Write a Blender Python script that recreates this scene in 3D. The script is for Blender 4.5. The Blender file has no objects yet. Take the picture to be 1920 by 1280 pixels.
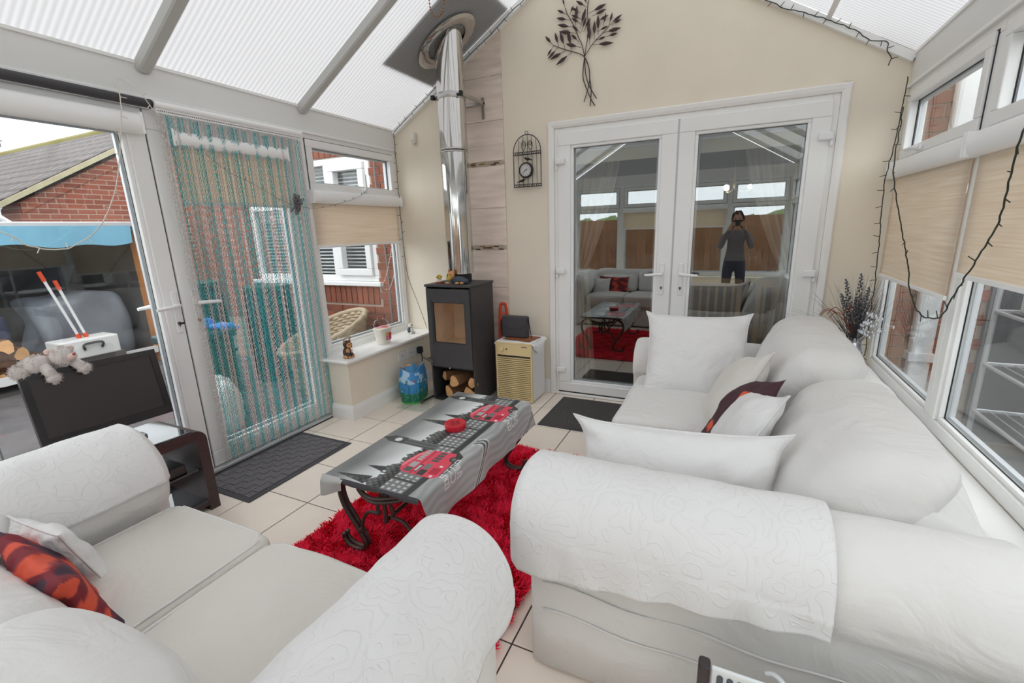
import bpy, bmesh, math, random
import numpy as np
from mathutils import Vector, Matrix, noise

random.seed(7)
SC = bpy.context.scene
COL = SC.collection
PI = math.pi

# ---------------------------------------------------------------- camera
CAM_H = 1.380
r_ = Vector((0.90547046, 0.42327774, -0.03097083))
u_ = Vector((-0.07448264, 0.23032526, 0.97025904))
f_ = Vector((-0.41782242, 0.87623412, -0.24007957))
cd = bpy.data.cameras.new('camera')
cd.sensor_width = 36.0
cd.sensor_fit = 'HORIZONTAL'
cd.lens = 851.88 / 1920 * 36.0
cd.clip_start = 0.02
cam = bpy.data.objects.new('camera', cd)
COL.objects.link(cam)
M = Matrix((r_, u_, -f_)).transposed().to_4x4()
M.translation = Vector((0, 0, CAM_H))
cam.matrix_world = M
SC.camera = cam

# ---------------------------------------------------------------- sky: bright overcast
W = bpy.data.worlds.new('world')
SC.world = W
W.use_nodes = True
nt = W.node_tree
nt.nodes.clear()
tc = nt.nodes.new('ShaderNodeTexCoord')
sp = nt.nodes.new('ShaderNodeSeparateXYZ')
rp = nt.nodes.new('ShaderNodeValToRGB')
rp.color_ramp.elements[0].position = 0.0
rp.color_ramp.elements[0].color = (0.86, 0.885, 0.92, 1)
rp.color_ramp.elements[1].position = 1.0
rp.color_ramp.elements[1].color = (0.99, 0.99, 1.0, 1)
bg = nt.nodes.new('ShaderNodeBackground')
bg.inputs['Strength'].default_value = 1.5
wo = nt.nodes.new('ShaderNodeOutputWorld')
nt.links.new(tc.outputs['Generated'], sp.inputs[0])
nt.links.new(sp.outputs['Z'], rp.inputs[0])
nt.links.new(rp.outputs[0], bg.inputs[0])
nt.links.new(bg.outputs[0], wo.inputs[0])

SC.view_settings.view_transform = 'Standard'
SC.view_settings.look = 'None'
SC.view_settings.gamma = 1.0
SC.view_settings.use_curve_mapping = False
SC.view_settings.exposure = 1.27
SC.cycles.use_denoising = True
SC.cycles.max_bounces = 9
SC.cycles.diffuse_bounces = 5
SC.cycles.glossy_bounces = 4
SC.cycles.transparent_max_bounces = 32
SC.cycles.sample_clamp_indirect = 6.0

# ---------------------------------------------------------------- room constants (metres)
XL, XR = -2.76, 0.85
D, YF = 3.50, -1.75
ZE = 2.235                  # eaves
SL = 0.596                  # roof pitch
XM = (XL + XR) / 2
ZR = ZE + SL * (XM - XL)    # ridge
SILL = 0.47

# ================================================================ helpers
def c(r, g, b):
    f = lambda v: (v / 255 / 12.92) if v / 255 <= 0.04045 else ((v / 255 + 0.055) / 1.055) ** 2.4
    return (f(r), f(g), f(b))

MATS = {}
def new_mat(name):
    m = bpy.data.materials.new(name)
    m.use_nodes = True
    t = m.node_tree
    t.nodes.clear()
    o = t.nodes.new('ShaderNodeOutputMaterial')
    MATS[name] = m
    return m, t, o

def mat(name, col, rough=0.5, metal=0.0, var=0.0, vs=6.0, bump=0.0, bs=60.0, spec=0.5, stretch=None, rand=0.0, attr=False, sheen=0.0, fold=0.0):
    """principled material with optional noise colour variation, bump and per-object variation"""
    m, t, o = new_mat(name)
    b = t.nodes.new('ShaderNodeBsdfPrincipled')
    b.inputs['Roughness'].default_value = rough
    b.inputs['Metallic'].default_value = metal
    b.inputs['Specular IOR Level'].default_value = spec
    if sheen:
        b.inputs['Sheen Weight'].default_value = sheen
    b.inputs['Base Color'].default_value = (*col, 1)
    t.links.new(b.outputs[0], o.inputs[0])
    src = None
    tcn = t.nodes.new('ShaderNodeTexCoord')
    mp = t.nodes.new('ShaderNodeMapping')
    t.links.new(tcn.outputs['Object'], mp.inputs[0])
    if stretch:
        mp.inputs['Scale'].default_value = stretch
    if attr:
        a = t.nodes.new('ShaderNodeAttribute')
        a.attribute_name = 'Col'
        src = a.outputs['Color']
    if var:
        n = t.nodes.new('ShaderNodeTexNoise')
        n.inputs['Scale'].default_value = vs
        n.inputs['Detail'].default_value = 5
        t.links.new(mp.outputs[0], n.inputs[0])
        mr = t.nodes.new('ShaderNodeMapRange')
        mr.inputs['From Min'].default_value = 0.3
        mr.inputs['From Max'].default_value = 0.7
        mr.inputs['To Min'].default_value = 1 - var
        mr.inputs['To Max'].default_value = 1 + var
        t.links.new(n.outputs[0], mr.inputs[0])
        mx = t.nodes.new('ShaderNodeMix')
        mx.data_type = 'RGBA'
        mx.blend_type = 'MULTIPLY'
        mx.inputs['Factor'].default_value = 1
        mx.inputs['A'].default_value = (*col, 1)
        if src:
            t.links.new(src, mx.inputs['A'])
        cmb = t.nodes.new('ShaderNodeCombineColor')
        for i in range(3):
            t.links.new(mr.outputs[0], cmb.inputs[i])
        t.links.new(cmb.outputs[0], mx.inputs['B'])
        src = mx.outputs['Result']
    if rand:
        oi = t.nodes.new('ShaderNodeObjectInfo')
        mr = t.nodes.new('ShaderNodeMapRange')
        mr.inputs['To Min'].default_value = 1 - rand
        mr.inputs['To Max'].default_value = 1 + rand
        t.links.new(oi.outputs['Random'], mr.inputs[0])
        hs = t.nodes.new('ShaderNodeHueSaturation')
        hs.inputs['Color'].default_value = (*col, 1)
        if src:
            t.links.new(src, hs.inputs['Color'])
        t.links.new(mr.outputs[0], hs.inputs['Value'])
        src = hs.outputs[0]
    if src:
        t.links.new(src, b.inputs['Base Color'])
    if bump:
        n = t.nodes.new('ShaderNodeTexNoise')
        n.inputs['Scale'].default_value = bs
        n.inputs['Detail'].default_value = 4
        t.links.new(mp.outputs[0], n.inputs[0])
        bp = t.nodes.new('ShaderNodeBump')
        bp.inputs['Strength'].default_value = bump
        bp.inputs['Distance'].default_value = 0.01
        t.links.new(n.outputs[0], bp.inputs['Height'])
        t.links.new(bp.outputs[0], b.inputs['Normal'])
        if fold:
            n3 = t.nodes.new('ShaderNodeTexNoise')
            n3.inputs['Scale'].default_value = 5.5
            n3.inputs['Detail'].default_value = 3
            n3.inputs['Distortion'].default_value = 1.4
            t.links.new(mp.outputs[0], n3.inputs[0])
            b3 = t.nodes.new('ShaderNodeBump')
            b3.inputs['Strength'].default_value = fold
            b3.inputs['Distance'].default_value = 0.05
            t.links.new(n3.outputs[0], b3.inputs['Height'])
            t.links.new(b3.outputs[0], bp.inputs['Normal'])
    return m

def glass(name, base, k, tint=(0.95, 0.97, 0.97), dirt=0.0):
    """thin window glass: see-through with a fresnel reflection"""
    m, t, o = new_mat(name)
    tr = t.nodes.new('ShaderNodeBsdfTransparent')
    tr.inputs[0].default_value = (*tint, 1)
    gl = t.nodes.new('ShaderNodeBsdfGlossy')
    gl.inputs['Roughness'].default_value = 0.0
    gl.inputs['Color'].default_value = (0.95, 0.97, 0.97, 1)
    lw = t.nodes.new('ShaderNodeLayerWeight')
    lw.inputs[0].default_value = 0.5
    pw = t.nodes.new('ShaderNodeMath')
    pw.operation = 'POWER'
    pw.inputs[1].default_value = 5.0
    t.links.new(lw.outputs['Facing'], pw.inputs[0])
    ma = t.nodes.new('ShaderNodeMath')
    ma.operation = 'MULTIPLY_ADD'
    ma.use_clamp = True
    ma.inputs[1].default_value = k
    ma.inputs[2].default_value = base
    t.links.new(pw.outputs[0], ma.inputs[0])
    mx = t.nodes.new('ShaderNodeMixShader')
    t.links.new(ma.outputs[0], mx.inputs[0])
    t.links.new(tr.outputs[0], mx.inputs[1])
    t.links.new(gl.outputs[0], mx.inputs[2])
    t.links.new(mx.outputs[0], o.inputs[0])
    return m

def translucent(name, col, tcol, mix=0.6, wave=0.0, wscale=40.0, rough=0.5, axis='Y', streak=False):
    """sheet that lets daylight through: translucent + diffuse"""
    m, t, o = new_mat(name)
    d = t.nodes.new('ShaderNodeBsdfDiffuse')
    d.inputs[0].default_value = (*col, 1)
    tl = t.nodes.new('ShaderNodeBsdfTranslucent')
    tl.inputs[0].default_value = (*tcol, 1)
    mx = t.nodes.new('ShaderNodeMixShader')
    mx.inputs[0].default_value = mix
    t.links.new(d.outputs[0], mx.inputs[1])
    t.links.new(tl.outputs[0], mx.inputs[2])
    if wave or streak:
        tcn = t.nodes.new('ShaderNodeTexCoord')
        if streak:
            mp = t.nodes.new('ShaderNodeMapping')
            mp.inputs['Scale'].default_value = (2.5, 2.5, 150)
            w = t.nodes.new('ShaderNodeTexNoise')
            w.inputs['Scale'].default_value = 1.0
            w.inputs['Detail'].default_value = 6
            t.links.new(tcn.outputs['Object'], mp.inputs[0])
            t.links.new(mp.outputs[0], w.inputs[0])
        else:
            w = t.nodes.new('ShaderNodeTexWave')
            w.bands_direction = axis
            w.inputs['Scale'].default_value = wscale
            w.inputs['Distortion'].default_value = 0.0
            t.links.new(tcn.outputs['Object'], w.inputs[0])
        mr = t.nodes.new('ShaderNodeMapRange')
        mr.inputs['From Min'].default_value = 0.25 if streak else 0.0
        mr.inputs['From Max'].default_value = 0.75 if streak else 1.0
        mr.inputs['To Min'].default_value = 1 - wave
        mr.inputs['To Max'].default_value = 1.0
        t.links.new(w.outputs[1] if not streak else w.outputs[0], mr.inputs[0])
        for node, base in ((tl, tcol), (d, col)):
            q = t.nodes.new('ShaderNodeMix')
            q.data_type = 'RGBA'
            q.inputs['A'].default_value = (base[0] * (0.80 if streak else 0.6), base[1] * (0.72 if streak else 0.6), base[2] * (0.61 if streak else 0.6), 1)
            q.inputs['B'].default_value = (*base, 1)
            t.links.new(mr.outputs[0], q.inputs['Factor'])
            t.links.new(q.outputs['Result'], node.inputs[0])
    t.links.new(mx.outputs[0], o.inputs[0])
    return m

def emit(name, col, s):
    m, t, o = new_mat(name)
    e = t.nodes.new('ShaderNodeEmission')
    e.inputs[0].default_value = (*col, 1)
    e.inputs[1].default_value = s
    t.links.new(e.outputs[0], o.inputs[0])
    return m

WLOC = {}
def wl(o):
    return WLOC.get(o.name, Vector((0, 0, 0))) if o else Vector((0, 0, 0))

def tag(o, label=None, cat=None, group=None, kind=None):
    if label: o['label'] = label
    if cat: o['category'] = cat
    if group: o['group'] = group
    if kind: o['kind'] = kind
    return o

def thing(name, label, cat, loc=(0, 0, 0), group=None, rz=0.0):
    o = bpy.data.objects.new(name, None)
    COL.objects.link(o)
    o.location = loc
    o.rotation_euler = (0, 0, rz)
    o.empty_display_size = 0.05
    WLOC[o.name] = Vector(loc)
    return tag(o, label, cat, group)

def struct(name, loc=(0, 0, 0)):
    o = bpy.data.objects.new(name, None)
    COL.objects.link(o)
    o.location = loc
    WLOC[o.name] = Vector(loc)
    o['kind'] = 'structure'
    return o

class G:
    def __init__(s):
        s.v, s.f, s.mi = [], [], []
        s.cur = 0
    def add(s, vs, fs):
        b = len(s.v)
        s.v += [tuple(p) for p in vs]
        s.f += [tuple(b + i for i in q) for q in fs]
        s.mi += [s.cur] * len(fs)
        return s
    def box(s, a, b):
        x0, x1 = sorted((a[0], b[0])); y0, y1 = sorted((a[1], b[1])); z0, z1 = sorted((a[2], b[2]))
        vs = [(x0,y0,z0),(x1,y0,z0),(x1,y1,z0),(x0,y1,z0),(x0,y0,z1),(x1,y0,z1),(x1,y1,z1),(x0,y1,z1)]
        return s.add(vs, [(3,2,1,0),(4,5,6,7),(0,1,5,4),(1,2,6,5),(2,3,7,6),(3,0,4,7)])
    def obox(s, cen, ux, uy, uz):
        cen, ux, uy, uz = map(Vector, (cen, ux, uy, uz))
        vs = []
        for z in (-1, 1):
            for (x, y) in ((-1,-1),(1,-1),(1,1),(-1,1)):
                vs.append(cen + ux*x + uy*y + uz*z)
        return s.add(vs, [(3,2,1,0),(4,5,6,7),(0,1,5,4),(1,2,6,5),(2,3,7,6),(3,0,4,7)])
    def tube(s, pts, r, n=8, closed=False, flat=1.0, up=None):
        pts = [Vector(p) for p in pts]
        m = len(pts)
        rr = r if isinstance(r, (list, tuple)) else [r] * m
        tang = []
        for i in range(m):
            a = pts[(i-1) % m] if closed or i > 0 else pts[i]
            b = pts[(i+1) % m] if closed or i < m-1 else pts[i]
            d = b - a
            tang.append(d.normalized() if d.length > 1e-9 else Vector((0,0,1)))
        ref = Vector(up) if up else (Vector((0,0,1)) if abs(tang[0].z) < 0.9 else Vector((1,0,0)))
        nx = (ref - tang[0]*ref.dot(tang[0])).normalized()
        vs, fs = [], []
        for i in range(m):
            if up:
                q = Vector(up); nn = q - tang[i]*q.dot(tang[i])
            else:
                nn = nx - tang[i]*nx.dot(tang[i])
            nx = nn.normalized() if nn.length > 1e-6 else nx
            by = tang[i].cross(nx)
            for k in range(n):
                a = 2*PI*k/n
                vs.append(pts[i] + (nx*math.cos(a) + by*math.sin(a)*flat)*rr[i])
        L = m if closed else m-1
        for i in range(L):
            for k in range(n):
                a, b = i*n+k, i*n+(k+1) % n
                j = (i+1) % m
                fs.append((a, b, j*n+(k+1) % n, j*n+k))
        if not closed:
            fs.append(tuple(range(n-1, -1, -1)))
            fs.append(tuple((m-1)*n+k for k in range(n)))
        return s.add(vs, fs)
    def cyl(s, p0, p1, r0, r1=None, n=16):
        return s.tube([p0, p1], [r0, r0 if r1 is None else r1], n)
    def lathe(s, prof, cen=(0,0,0), n=24, axis=2, sx=1.0, sy=1.0):
        vs, fs = [], []
        for (r, z) in prof:
            for k in range(n):
                a = 2*PI*k/n
                p = [r*math.cos(a)*sx, r*math.sin(a)*sy, z]
                if axis == 0: p = [p[2], p[0], p[1]]
                if axis == 1: p = [p[0], p[2], p[1]]
                vs.append((p[0]+cen[0], p[1]+cen[1], p[2]+cen[2]))
        m = len(prof)
        for i in range(m-1):
            for k in range(n):
                fs.append((i*n+k, i*n+(k+1) % n, (i+1)*n+(k+1) % n, (i+1)*n+k))
        if prof[0][0] > 1e-6: fs.append(tuple(range(n-1,-1,-1)))
        if prof[-1][0] > 1e-6: fs.append(tuple((m-1)*n+k for k in range(n)))
        return s.add(vs, fs)
    def ball(s, cen, r, nu=16, nv=10, fn=None):
        if not isinstance(r, (tuple, list)): r = (r, r, r)
        vs, fs = [], []
        for j in range(nv+1):
            t = PI*j/nv
            for i in range(nu):
                a = 2*PI*i/nu
                d = Vector((math.sin(t)*math.cos(a), math.sin(t)*math.sin(a), math.cos(t)))
                k = fn(d) if fn else 1.0
                vs.append((cen[0]+d.x*r[0]*k, cen[1]+d.y*r[1]*k, cen[2]+d.z*r[2]*k))
        for j in range(nv):
            for i in range(nu):
                fs.append((j*nu+i, (j+1)*nu+i, (j+1)*nu+(i+1) % nu, j*nu+(i+1) % nu))
        return s.add(vs, fs)
    def prism(s, poly, org, U, V, Wv):
        org, U, V, Wv = map(Vector, (org, U, V, Wv))
        n = len(poly)
        vs = [org+U*a+V*b for a, b in poly] + [org+U*a+V*b+Wv for a, b in poly]
        fs = [tuple(range(n-1,-1,-1)), tuple(range(n, 2*n))]
        for i in range(n):
            j = (i+1) % n
            fs.append((i, j, n+j, n+i))
        return s.add(vs, fs)
    def sheet(s, fn, nu, nv, cu=False):
        vs = [fn(i/(nu-(0 if cu else 1)), j/(nv-1)) for j in range(nv) for i in range(nu)]
        fs = []
        for j in range(nv-1):
            for i in range(nu if cu else nu-1):
                k = (i+1) % nu
                fs.append((j*nu+i, j*nu+k, (j+1)*nu+k, (j+1)*nu+i))
        return s.add(vs, fs)
    def loft(s, secs, cap=True):
        n = len(secs[0])
        vs = [p for q in secs for p in q]
        fs = []
        for i in range(len(secs)-1):
            for k in range(n):
                j = (k+1) % n
                fs.append((i*n+k, i*n+j, (i+1)*n+j, (i+1)*n+k))
        if cap:
            fs.append(tuple(range(n-1,-1,-1)))
            fs.append(tuple((len(secs)-1)*n+k for k in range(n)))
        return s.add(vs, fs)
    def rbox(s, cen, h, r, n=10, fn=None, m=4):
        """rounded box; fn(Vector world) -> Vector deforms it"""
        def pos(hh):
            e = [-hh+r-r*math.tan(PI/4*(m-k)/m) for k in range(m)]
            mid = [-(hh-r)+2*(hh-r)*k/n for k in range(n+1)]
            return e + mid + [-q for q in reversed(e)]
        P = [pos(h[i]) for i in range(3)]
        idx, vs, fs = {}, [], []
        def vid(p):
            k = (round(p[0],6), round(p[1],6), round(p[2],6))
            if k not in idx:
                q = [max(-(h[i]-r), min(h[i]-r, p[i])) for i in range(3)]
                d = Vector((p[0]-q[0], p[1]-q[1], p[2]-q[2]))
                if d.length > 1e-9: d = d.normalized()*r
                w = Vector((q[0]+d.x+cen[0], q[1]+d.y+cen[1], q[2]+d.z+cen[2]))
                if fn: w = fn(w)
                idx[k] = len(vs); vs.append(w)
            return idx[k]
        for ax in range(3):
            a, b = [(1,2),(2,0),(0,1)][ax]
            for sg in (-1, 1):
                for i in range(len(P[a])-1):
                    for j in range(len(P[b])-1):
                        q = []
                        for (ii, jj) in ((i,j),(i+1,j),(i+1,j+1),(i,j+1)):
                            p = [0,0,0]; p[ax] = sg*h[ax]; p[a] = P[a][ii]; p[b] = P[b][jj]
                            q.append(vid(p))
                        fs.append(tuple(q) if sg > 0 else tuple(reversed(q)))
        return s.add(vs, fs)
    def move(s, fn):
        s.v = [tuple(fn(Vector(p))) for p in s.v]
        return s
    def mesh(s, name, mats, smooth=None):
        me = bpy.data.meshes.new(name)
        me.from_pydata(s.v, [], s.f)
        if not isinstance(mats, (list, tuple)): mats = [mats]
        for m in mats:
            me.materials.append(MATS[m] if isinstance(m, str) else m)
        if len(mats) > 1:
            me.polygons.foreach_set('material_index', s.mi)
        if smooth is not None:
            me.polygons.foreach_set('use_smooth', [True]*len(me.polygons))
            if smooth < 179:
                me.set_sharp_from_angle(angle=math.radians(smooth))
        me.update()
        return me
    def build(s, name, mats, parent=None, smooth=None, bevel=0.0, local=False, fix=False, seg=2, label=None):
        me = s.mesh(name, mats, smooth)
        if fix:
            bm = bmesh.new(); bm.from_mesh(me)
            bmesh.ops.recalc_face_normals(bm, faces=bm.faces)
            bm.to_mesh(me); bm.free()
        o = bpy.data.objects.new(name, me)
        COL.objects.link(o)
        if parent is not None:
            o.parent = parent
            if not local: o.location = -wl(parent)
        if bevel:
            md = o.modifiers.new('bevel', 'BEVEL')
            md.width = bevel; md.segments = seg; md.limit_method = 'ANGLE'
            md.angle_limit = math.radians(40)
        if label: o['label'] = label
        return o

def inst(name, me, parent, loc=(0,0,0), rot=(0,0,0), local=False):
    o = bpy.data.objects.new(name, me)
    COL.objects.link(o)
    if parent is not None:
        o.parent = parent
        o.location = Vector(loc) - (Vector() if local else wl(parent))
    else:
        o.location = loc
    o.rotation_euler = rot
    return o

def smoothpath(pts, k=6, closed=False):
    """catmull-rom through the points"""
    P = [Vector(p) for p in pts]
    out = []
    n = len(P)
    rng = n if closed else n-1
    for i in range(rng):
        p0 = P[(i-1) % n] if closed or i > 0 else P[0]
        p1, p2 = P[i], P[(i+1) % n]
        p3 = P[(i+2) % n] if closed or i+2 < n else P[-1]
        for j in range(k):
            t = j/k
            out.append(0.5*((2*p1)+(p2-p0)*t+(2*p0-5*p1+4*p2-p3)*t*t+(3*p1-p0-3*p2+p3)*t**3))
    if not closed: out.append(P[-1])
    return out

def nz(p, s, a, off=0.0):
    return noise.noise(Vector((p[0]*s+off, p[1]*s+off*1.7, p[2]*s-off)))*a

# ================================================================ materials
mat('upvc', c(244, 244, 242), 0.35, var=0.02, vs=3)
mat('upvc_bright', c(248, 248, 247), 0.3)
mat('gasket', c(38, 38, 42), 0.6)
mat('spacer', c(206, 208, 212), 0.4, metal=0.2)
mat('cream', c(239, 229, 211), 0.85, var=0.03, vs=2.5, bump=0.05, bs=120)
mat('skirting', c(244, 242, 239), 0.45)
mat('sillboard', c(242, 241, 239), 0.25)
mat('tile', c(243, 230, 217), 0.28, var=0.04, vs=3.5, rand=0.025)
mat('grout', c(62, 58, 54), 0.9)
mat('walltile', c(228, 212, 199), 0.25, var=0.14, vs=2.2, stretch=(1.4, 1.4, 11), rand=0.03)
mat('mosaic', c(196, 180, 160), 0.2, rand=0.1)
mat('mosaic_dark', c(88, 66, 42), 0.2, rand=0.3)
mat('mosaic_gold', c(170, 135, 80), 0.2, rand=0.2)
mat('wallgrout', c(206, 196, 184), 0.9)
mat('rafter', c(196, 196, 193), 0.4)
mat('rafter_grey', c(150, 152, 152), 0.35)
mat('beam', c(232, 232, 229), 0.4)
mat('fabric_white', c(222, 220, 217), 0.9, var=0.015, vs=2, bump=0.12, bs=380, sheen=0.1, fold=0.30)
mat('fabric_cream', c(216, 212, 205), 0.9, var=0.02, vs=3, bump=0.12, bs=300, fold=0.25)
mat('fabric_cushion', c(226, 225, 224), 0.9, bump=0.1, bs=420, fold=0.40)
mat('fabric_attr', (1, 1, 1), 0.85, attr=True, bump=0.08, bs=300)
mat('plum', c(74, 44, 50), 0.8, attr=True)
mat('rug_base', c(120, 10, 26), 0.95)
mat('cloth_print', (1, 1, 1), 0.42, attr=True, var=0.02, vs=6)
mat('iron', c(92, 80, 76), 0.45, metal=0.55, var=0.15, vs=20)
mat('red_gloss', c(200, 28, 48), 0.4)
mat('red_dark', c(110, 12, 26), 0.5)
mat('mat_grey', c(78, 76, 80), 0.95, var=0.12, vs=60)
mat('mat_light', c(128, 124, 127), 0.95)
mat('mat_edge', c(70, 68, 72), 0.8)
mat('mat_brown', c(86, 82, 80), 0.95, var=0.1, vs=50)
mat('stove_black', c(62, 60, 62), 0.55, var=0.06, vs=8)
mat('stove_dark', c(30, 28, 29), 0.6)
mat('firebrick', c(240, 208, 172), 0.9, var=0.12, vs=6)
mat('steel', c(205, 203, 200), 0.09, metal=1.0)
mat('steel_mat', c(190, 188, 185), 0.3, metal=1.0)
mat('log_bark', c(120, 84, 56), 0.9, var=0.25, vs=14)
mat('log_face', c(208, 160, 108), 0.85, var=0.12, vs=18)
mat('heater_cream', c(222, 200, 150), 0.5)
mat('heater_white', c(232, 232, 232), 0.35)
mat('heater_slot_shade', c(66, 52, 34), 0.8)  # dark brown paints in the shade between the cream louvres
mat('cloth_white', c(240, 240, 240), 0.9)
mat('leather', c(150, 92, 62), 0.6)
mat('bag_black', c(66, 64, 68), 0.6)
mat('black', c(28, 27, 28), 0.5)
mat('black_metal', c(48, 44, 46), 0.5, metal=0.3)
mat('brown_metal', c(74, 60, 60), 0.5, metal=0.4)
mat('wire_green', c(44, 50, 40), 0.6)
mat('wire_white', c(226, 220, 208), 0.6)
mat('clock_face', c(206, 204, 202), 0.4)
mat('tv_black', c(36, 32, 33), 0.22)
mat('tv_screen', c(50, 42, 42), 0.35)
mat('wenge', c(62, 46, 46), 0.4, var=0.2, vs=10, stretch=(30, 2, 30))
mat('glass_black', c(24, 25, 28), 0.04, spec=1.0)
mat('device', c(40, 36, 38), 0.35)
mat('remote', c(88, 86, 88), 0.4)
mat('led', c(230, 230, 230), 0.4)
mat('plush', c(206, 198, 194), 0.95, var=0.08, vs=30)
mat('plush_nose', c(226, 200, 190), 0.95)
mat('dog_black', c(70, 58, 52), 0.6, var=0.2, vs=30)
mat('dog_tan', c(206, 150, 100), 0.6, var=0.1, vs=40)
mat('dog_blue', c(66, 74, 86), 0.7)
mat('bucket', c(234, 230, 218), 0.35)
mat('bucket_label', (1, 1, 1), 0.4, attr=True)
mat('handle_red', c(170, 80, 66), 0.5)
mat('panda_white', c(232, 226, 216), 0.6)
mat('bag_print', (1, 1, 1), 0.45, attr=True)
mat('bag_blue', c(60, 130, 180), 0.5)
mat('bag_inner', c(210, 214, 220), 0.5)
mat('yellow', c(205, 180, 70), 0.6)
mat('base_red', c(150, 60, 50), 0.6)
mat('orange_red', c(205, 70, 38), 0.4)
mat('orange', c(222, 130, 50), 0.6)
mat('vase', c(214, 214, 218), 0.14, metal=0.9, var=0.3, vs=35)
mat('grass_dark', c(70, 62, 64), 0.8)
mat('spike_grey', c(92, 94, 100), 0.7, var=0.4, vs=80)
mat('rust', c(150, 74, 46), 0.7)
mat('sprig', c(222, 226, 230), 0.5)
mat('chain_silver', c(214, 202, 198), 0.3, metal=0.35)
mat('chain_teal', c(72, 176, 180), 0.3, metal=0.3)
mat('hinge', c(240, 240, 240), 0.25)
mat('brass', c(150, 140, 110), 0.35, metal=0.8)
mat('switch', c(232, 230, 226), 0.4)
mat('curtain', c(218, 208, 186), 0.9)
mat('lounge_wall', c(120, 108, 96), 0.9)
mat('lounge_floor', c(110, 96, 84), 0.5)
mat('wood_light', c(205, 160, 105), 0.5, var=0.1, vs=8)
mat('brick', c(132, 76, 58), 0.9, var=0.16, vs=14, rand=0.16)
mat('mortar', c(170, 152, 138), 0.95)
mat('wicker', c(172, 154, 130), 0.8, rand=0.1)
mat('paving', c(96, 92, 93), 0.9, var=0.2, vs=5)
mat('fence', c(128, 88, 62), 0.9, var=0.2, vs=6, rand=0.12)
mat('grass', c(110, 128, 84), 0.95, var=0.25, vs=4)
mat('post_wood', c(186, 122, 66), 0.8, var=0.16, vs=6, stretch=(8, 8, 1))
mat('tarp_blue', c(118, 180, 208), 0.6, var=0.06, vs=9)
mat('tarp_grey', c(120, 126, 134), 0.4, var=0.12, vs=5)
mat('tarp_navy', c(50, 54, 90), 0.6)
mat('store_dark', c(84, 80, 78), 0.9, var=0.15, vs=4)
mat('felt', c(70, 68, 66), 0.9)
mat('metal_grey', c(200, 202, 204), 0.4, metal=0.4)
mat('crate', c(214, 214, 212), 0.5)
mat('shed_dark', c(96, 96, 98), 0.8, var=0.12, vs=3)
mat('cover_grey', c(150, 152, 152), 0.8, var=0.08, vs=3)
mat('bin_green', c(24, 66, 56), 0.5)
mat('bin_dark', c(18, 50, 52), 0.5)
mat('glove_blue', c(70, 130, 215), 0.6)
mat('stone_white', c(206, 208, 204), 0.7, var=0.1, vs=20)
mat('gutter', c(222, 222, 222), 0.4)
mat('verge', c(160, 152, 124), 0.9, var=0.1, vs=6)
mat('moss', c(118, 110, 56), 0.95)
mat('skin', c(205, 160, 138), 0.6)
mat('hair', c(48, 36, 30), 0.8)
mat('grey_cloth', c(120, 116, 120), 0.9)
mat('jeans', c(60, 66, 84), 0.9)
mat('heat_black', c(52, 42, 46), 0.35)
mat('heat_white', c(222, 226, 226), 0.35)
mat('heat_slot', c(72, 80, 92), 0.4)
glass('glass_side', 0.035, 0.9)
glass('glass_door', 0.05, 0.9)
glass('glass_back', 0.19, 0.8, tint=(0.86, 0.88, 0.88))
glass('glass_stove', 0.02, 0.6)
glass('glass_clear', 0.04, 0.9)
translucent('poly', (0.80, 0.81, 0.82), (0.40, 0.402, 0.405), 0.60, wave=0.42, wscale=11.0)
translucent('blind', c(248, 239, 226), c(250, 241, 228), 0.45, wave=0.75, streak=True)
translucent('curtain_sheer', c(246, 238, 222), c(240, 230, 210), 0.3)
emit('lamp_glow', (1.0, 0.93, 0.8), 14)
def rug_pile_mat():
    m, t, o = new_mat('rug_pile')
    b = t.nodes.new('ShaderNodeBsdfPrincipled')
    b.inputs['Roughness'].default_value = 0.8
    a = t.nodes.new('ShaderNodeAttribute'); a.attribute_name = 'Col'
    t.links.new(a.outputs['Color'], b.inputs['Base Color'])
    t.links.new(b.outputs[0], o.inputs[0])
rug_pile_mat()
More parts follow.
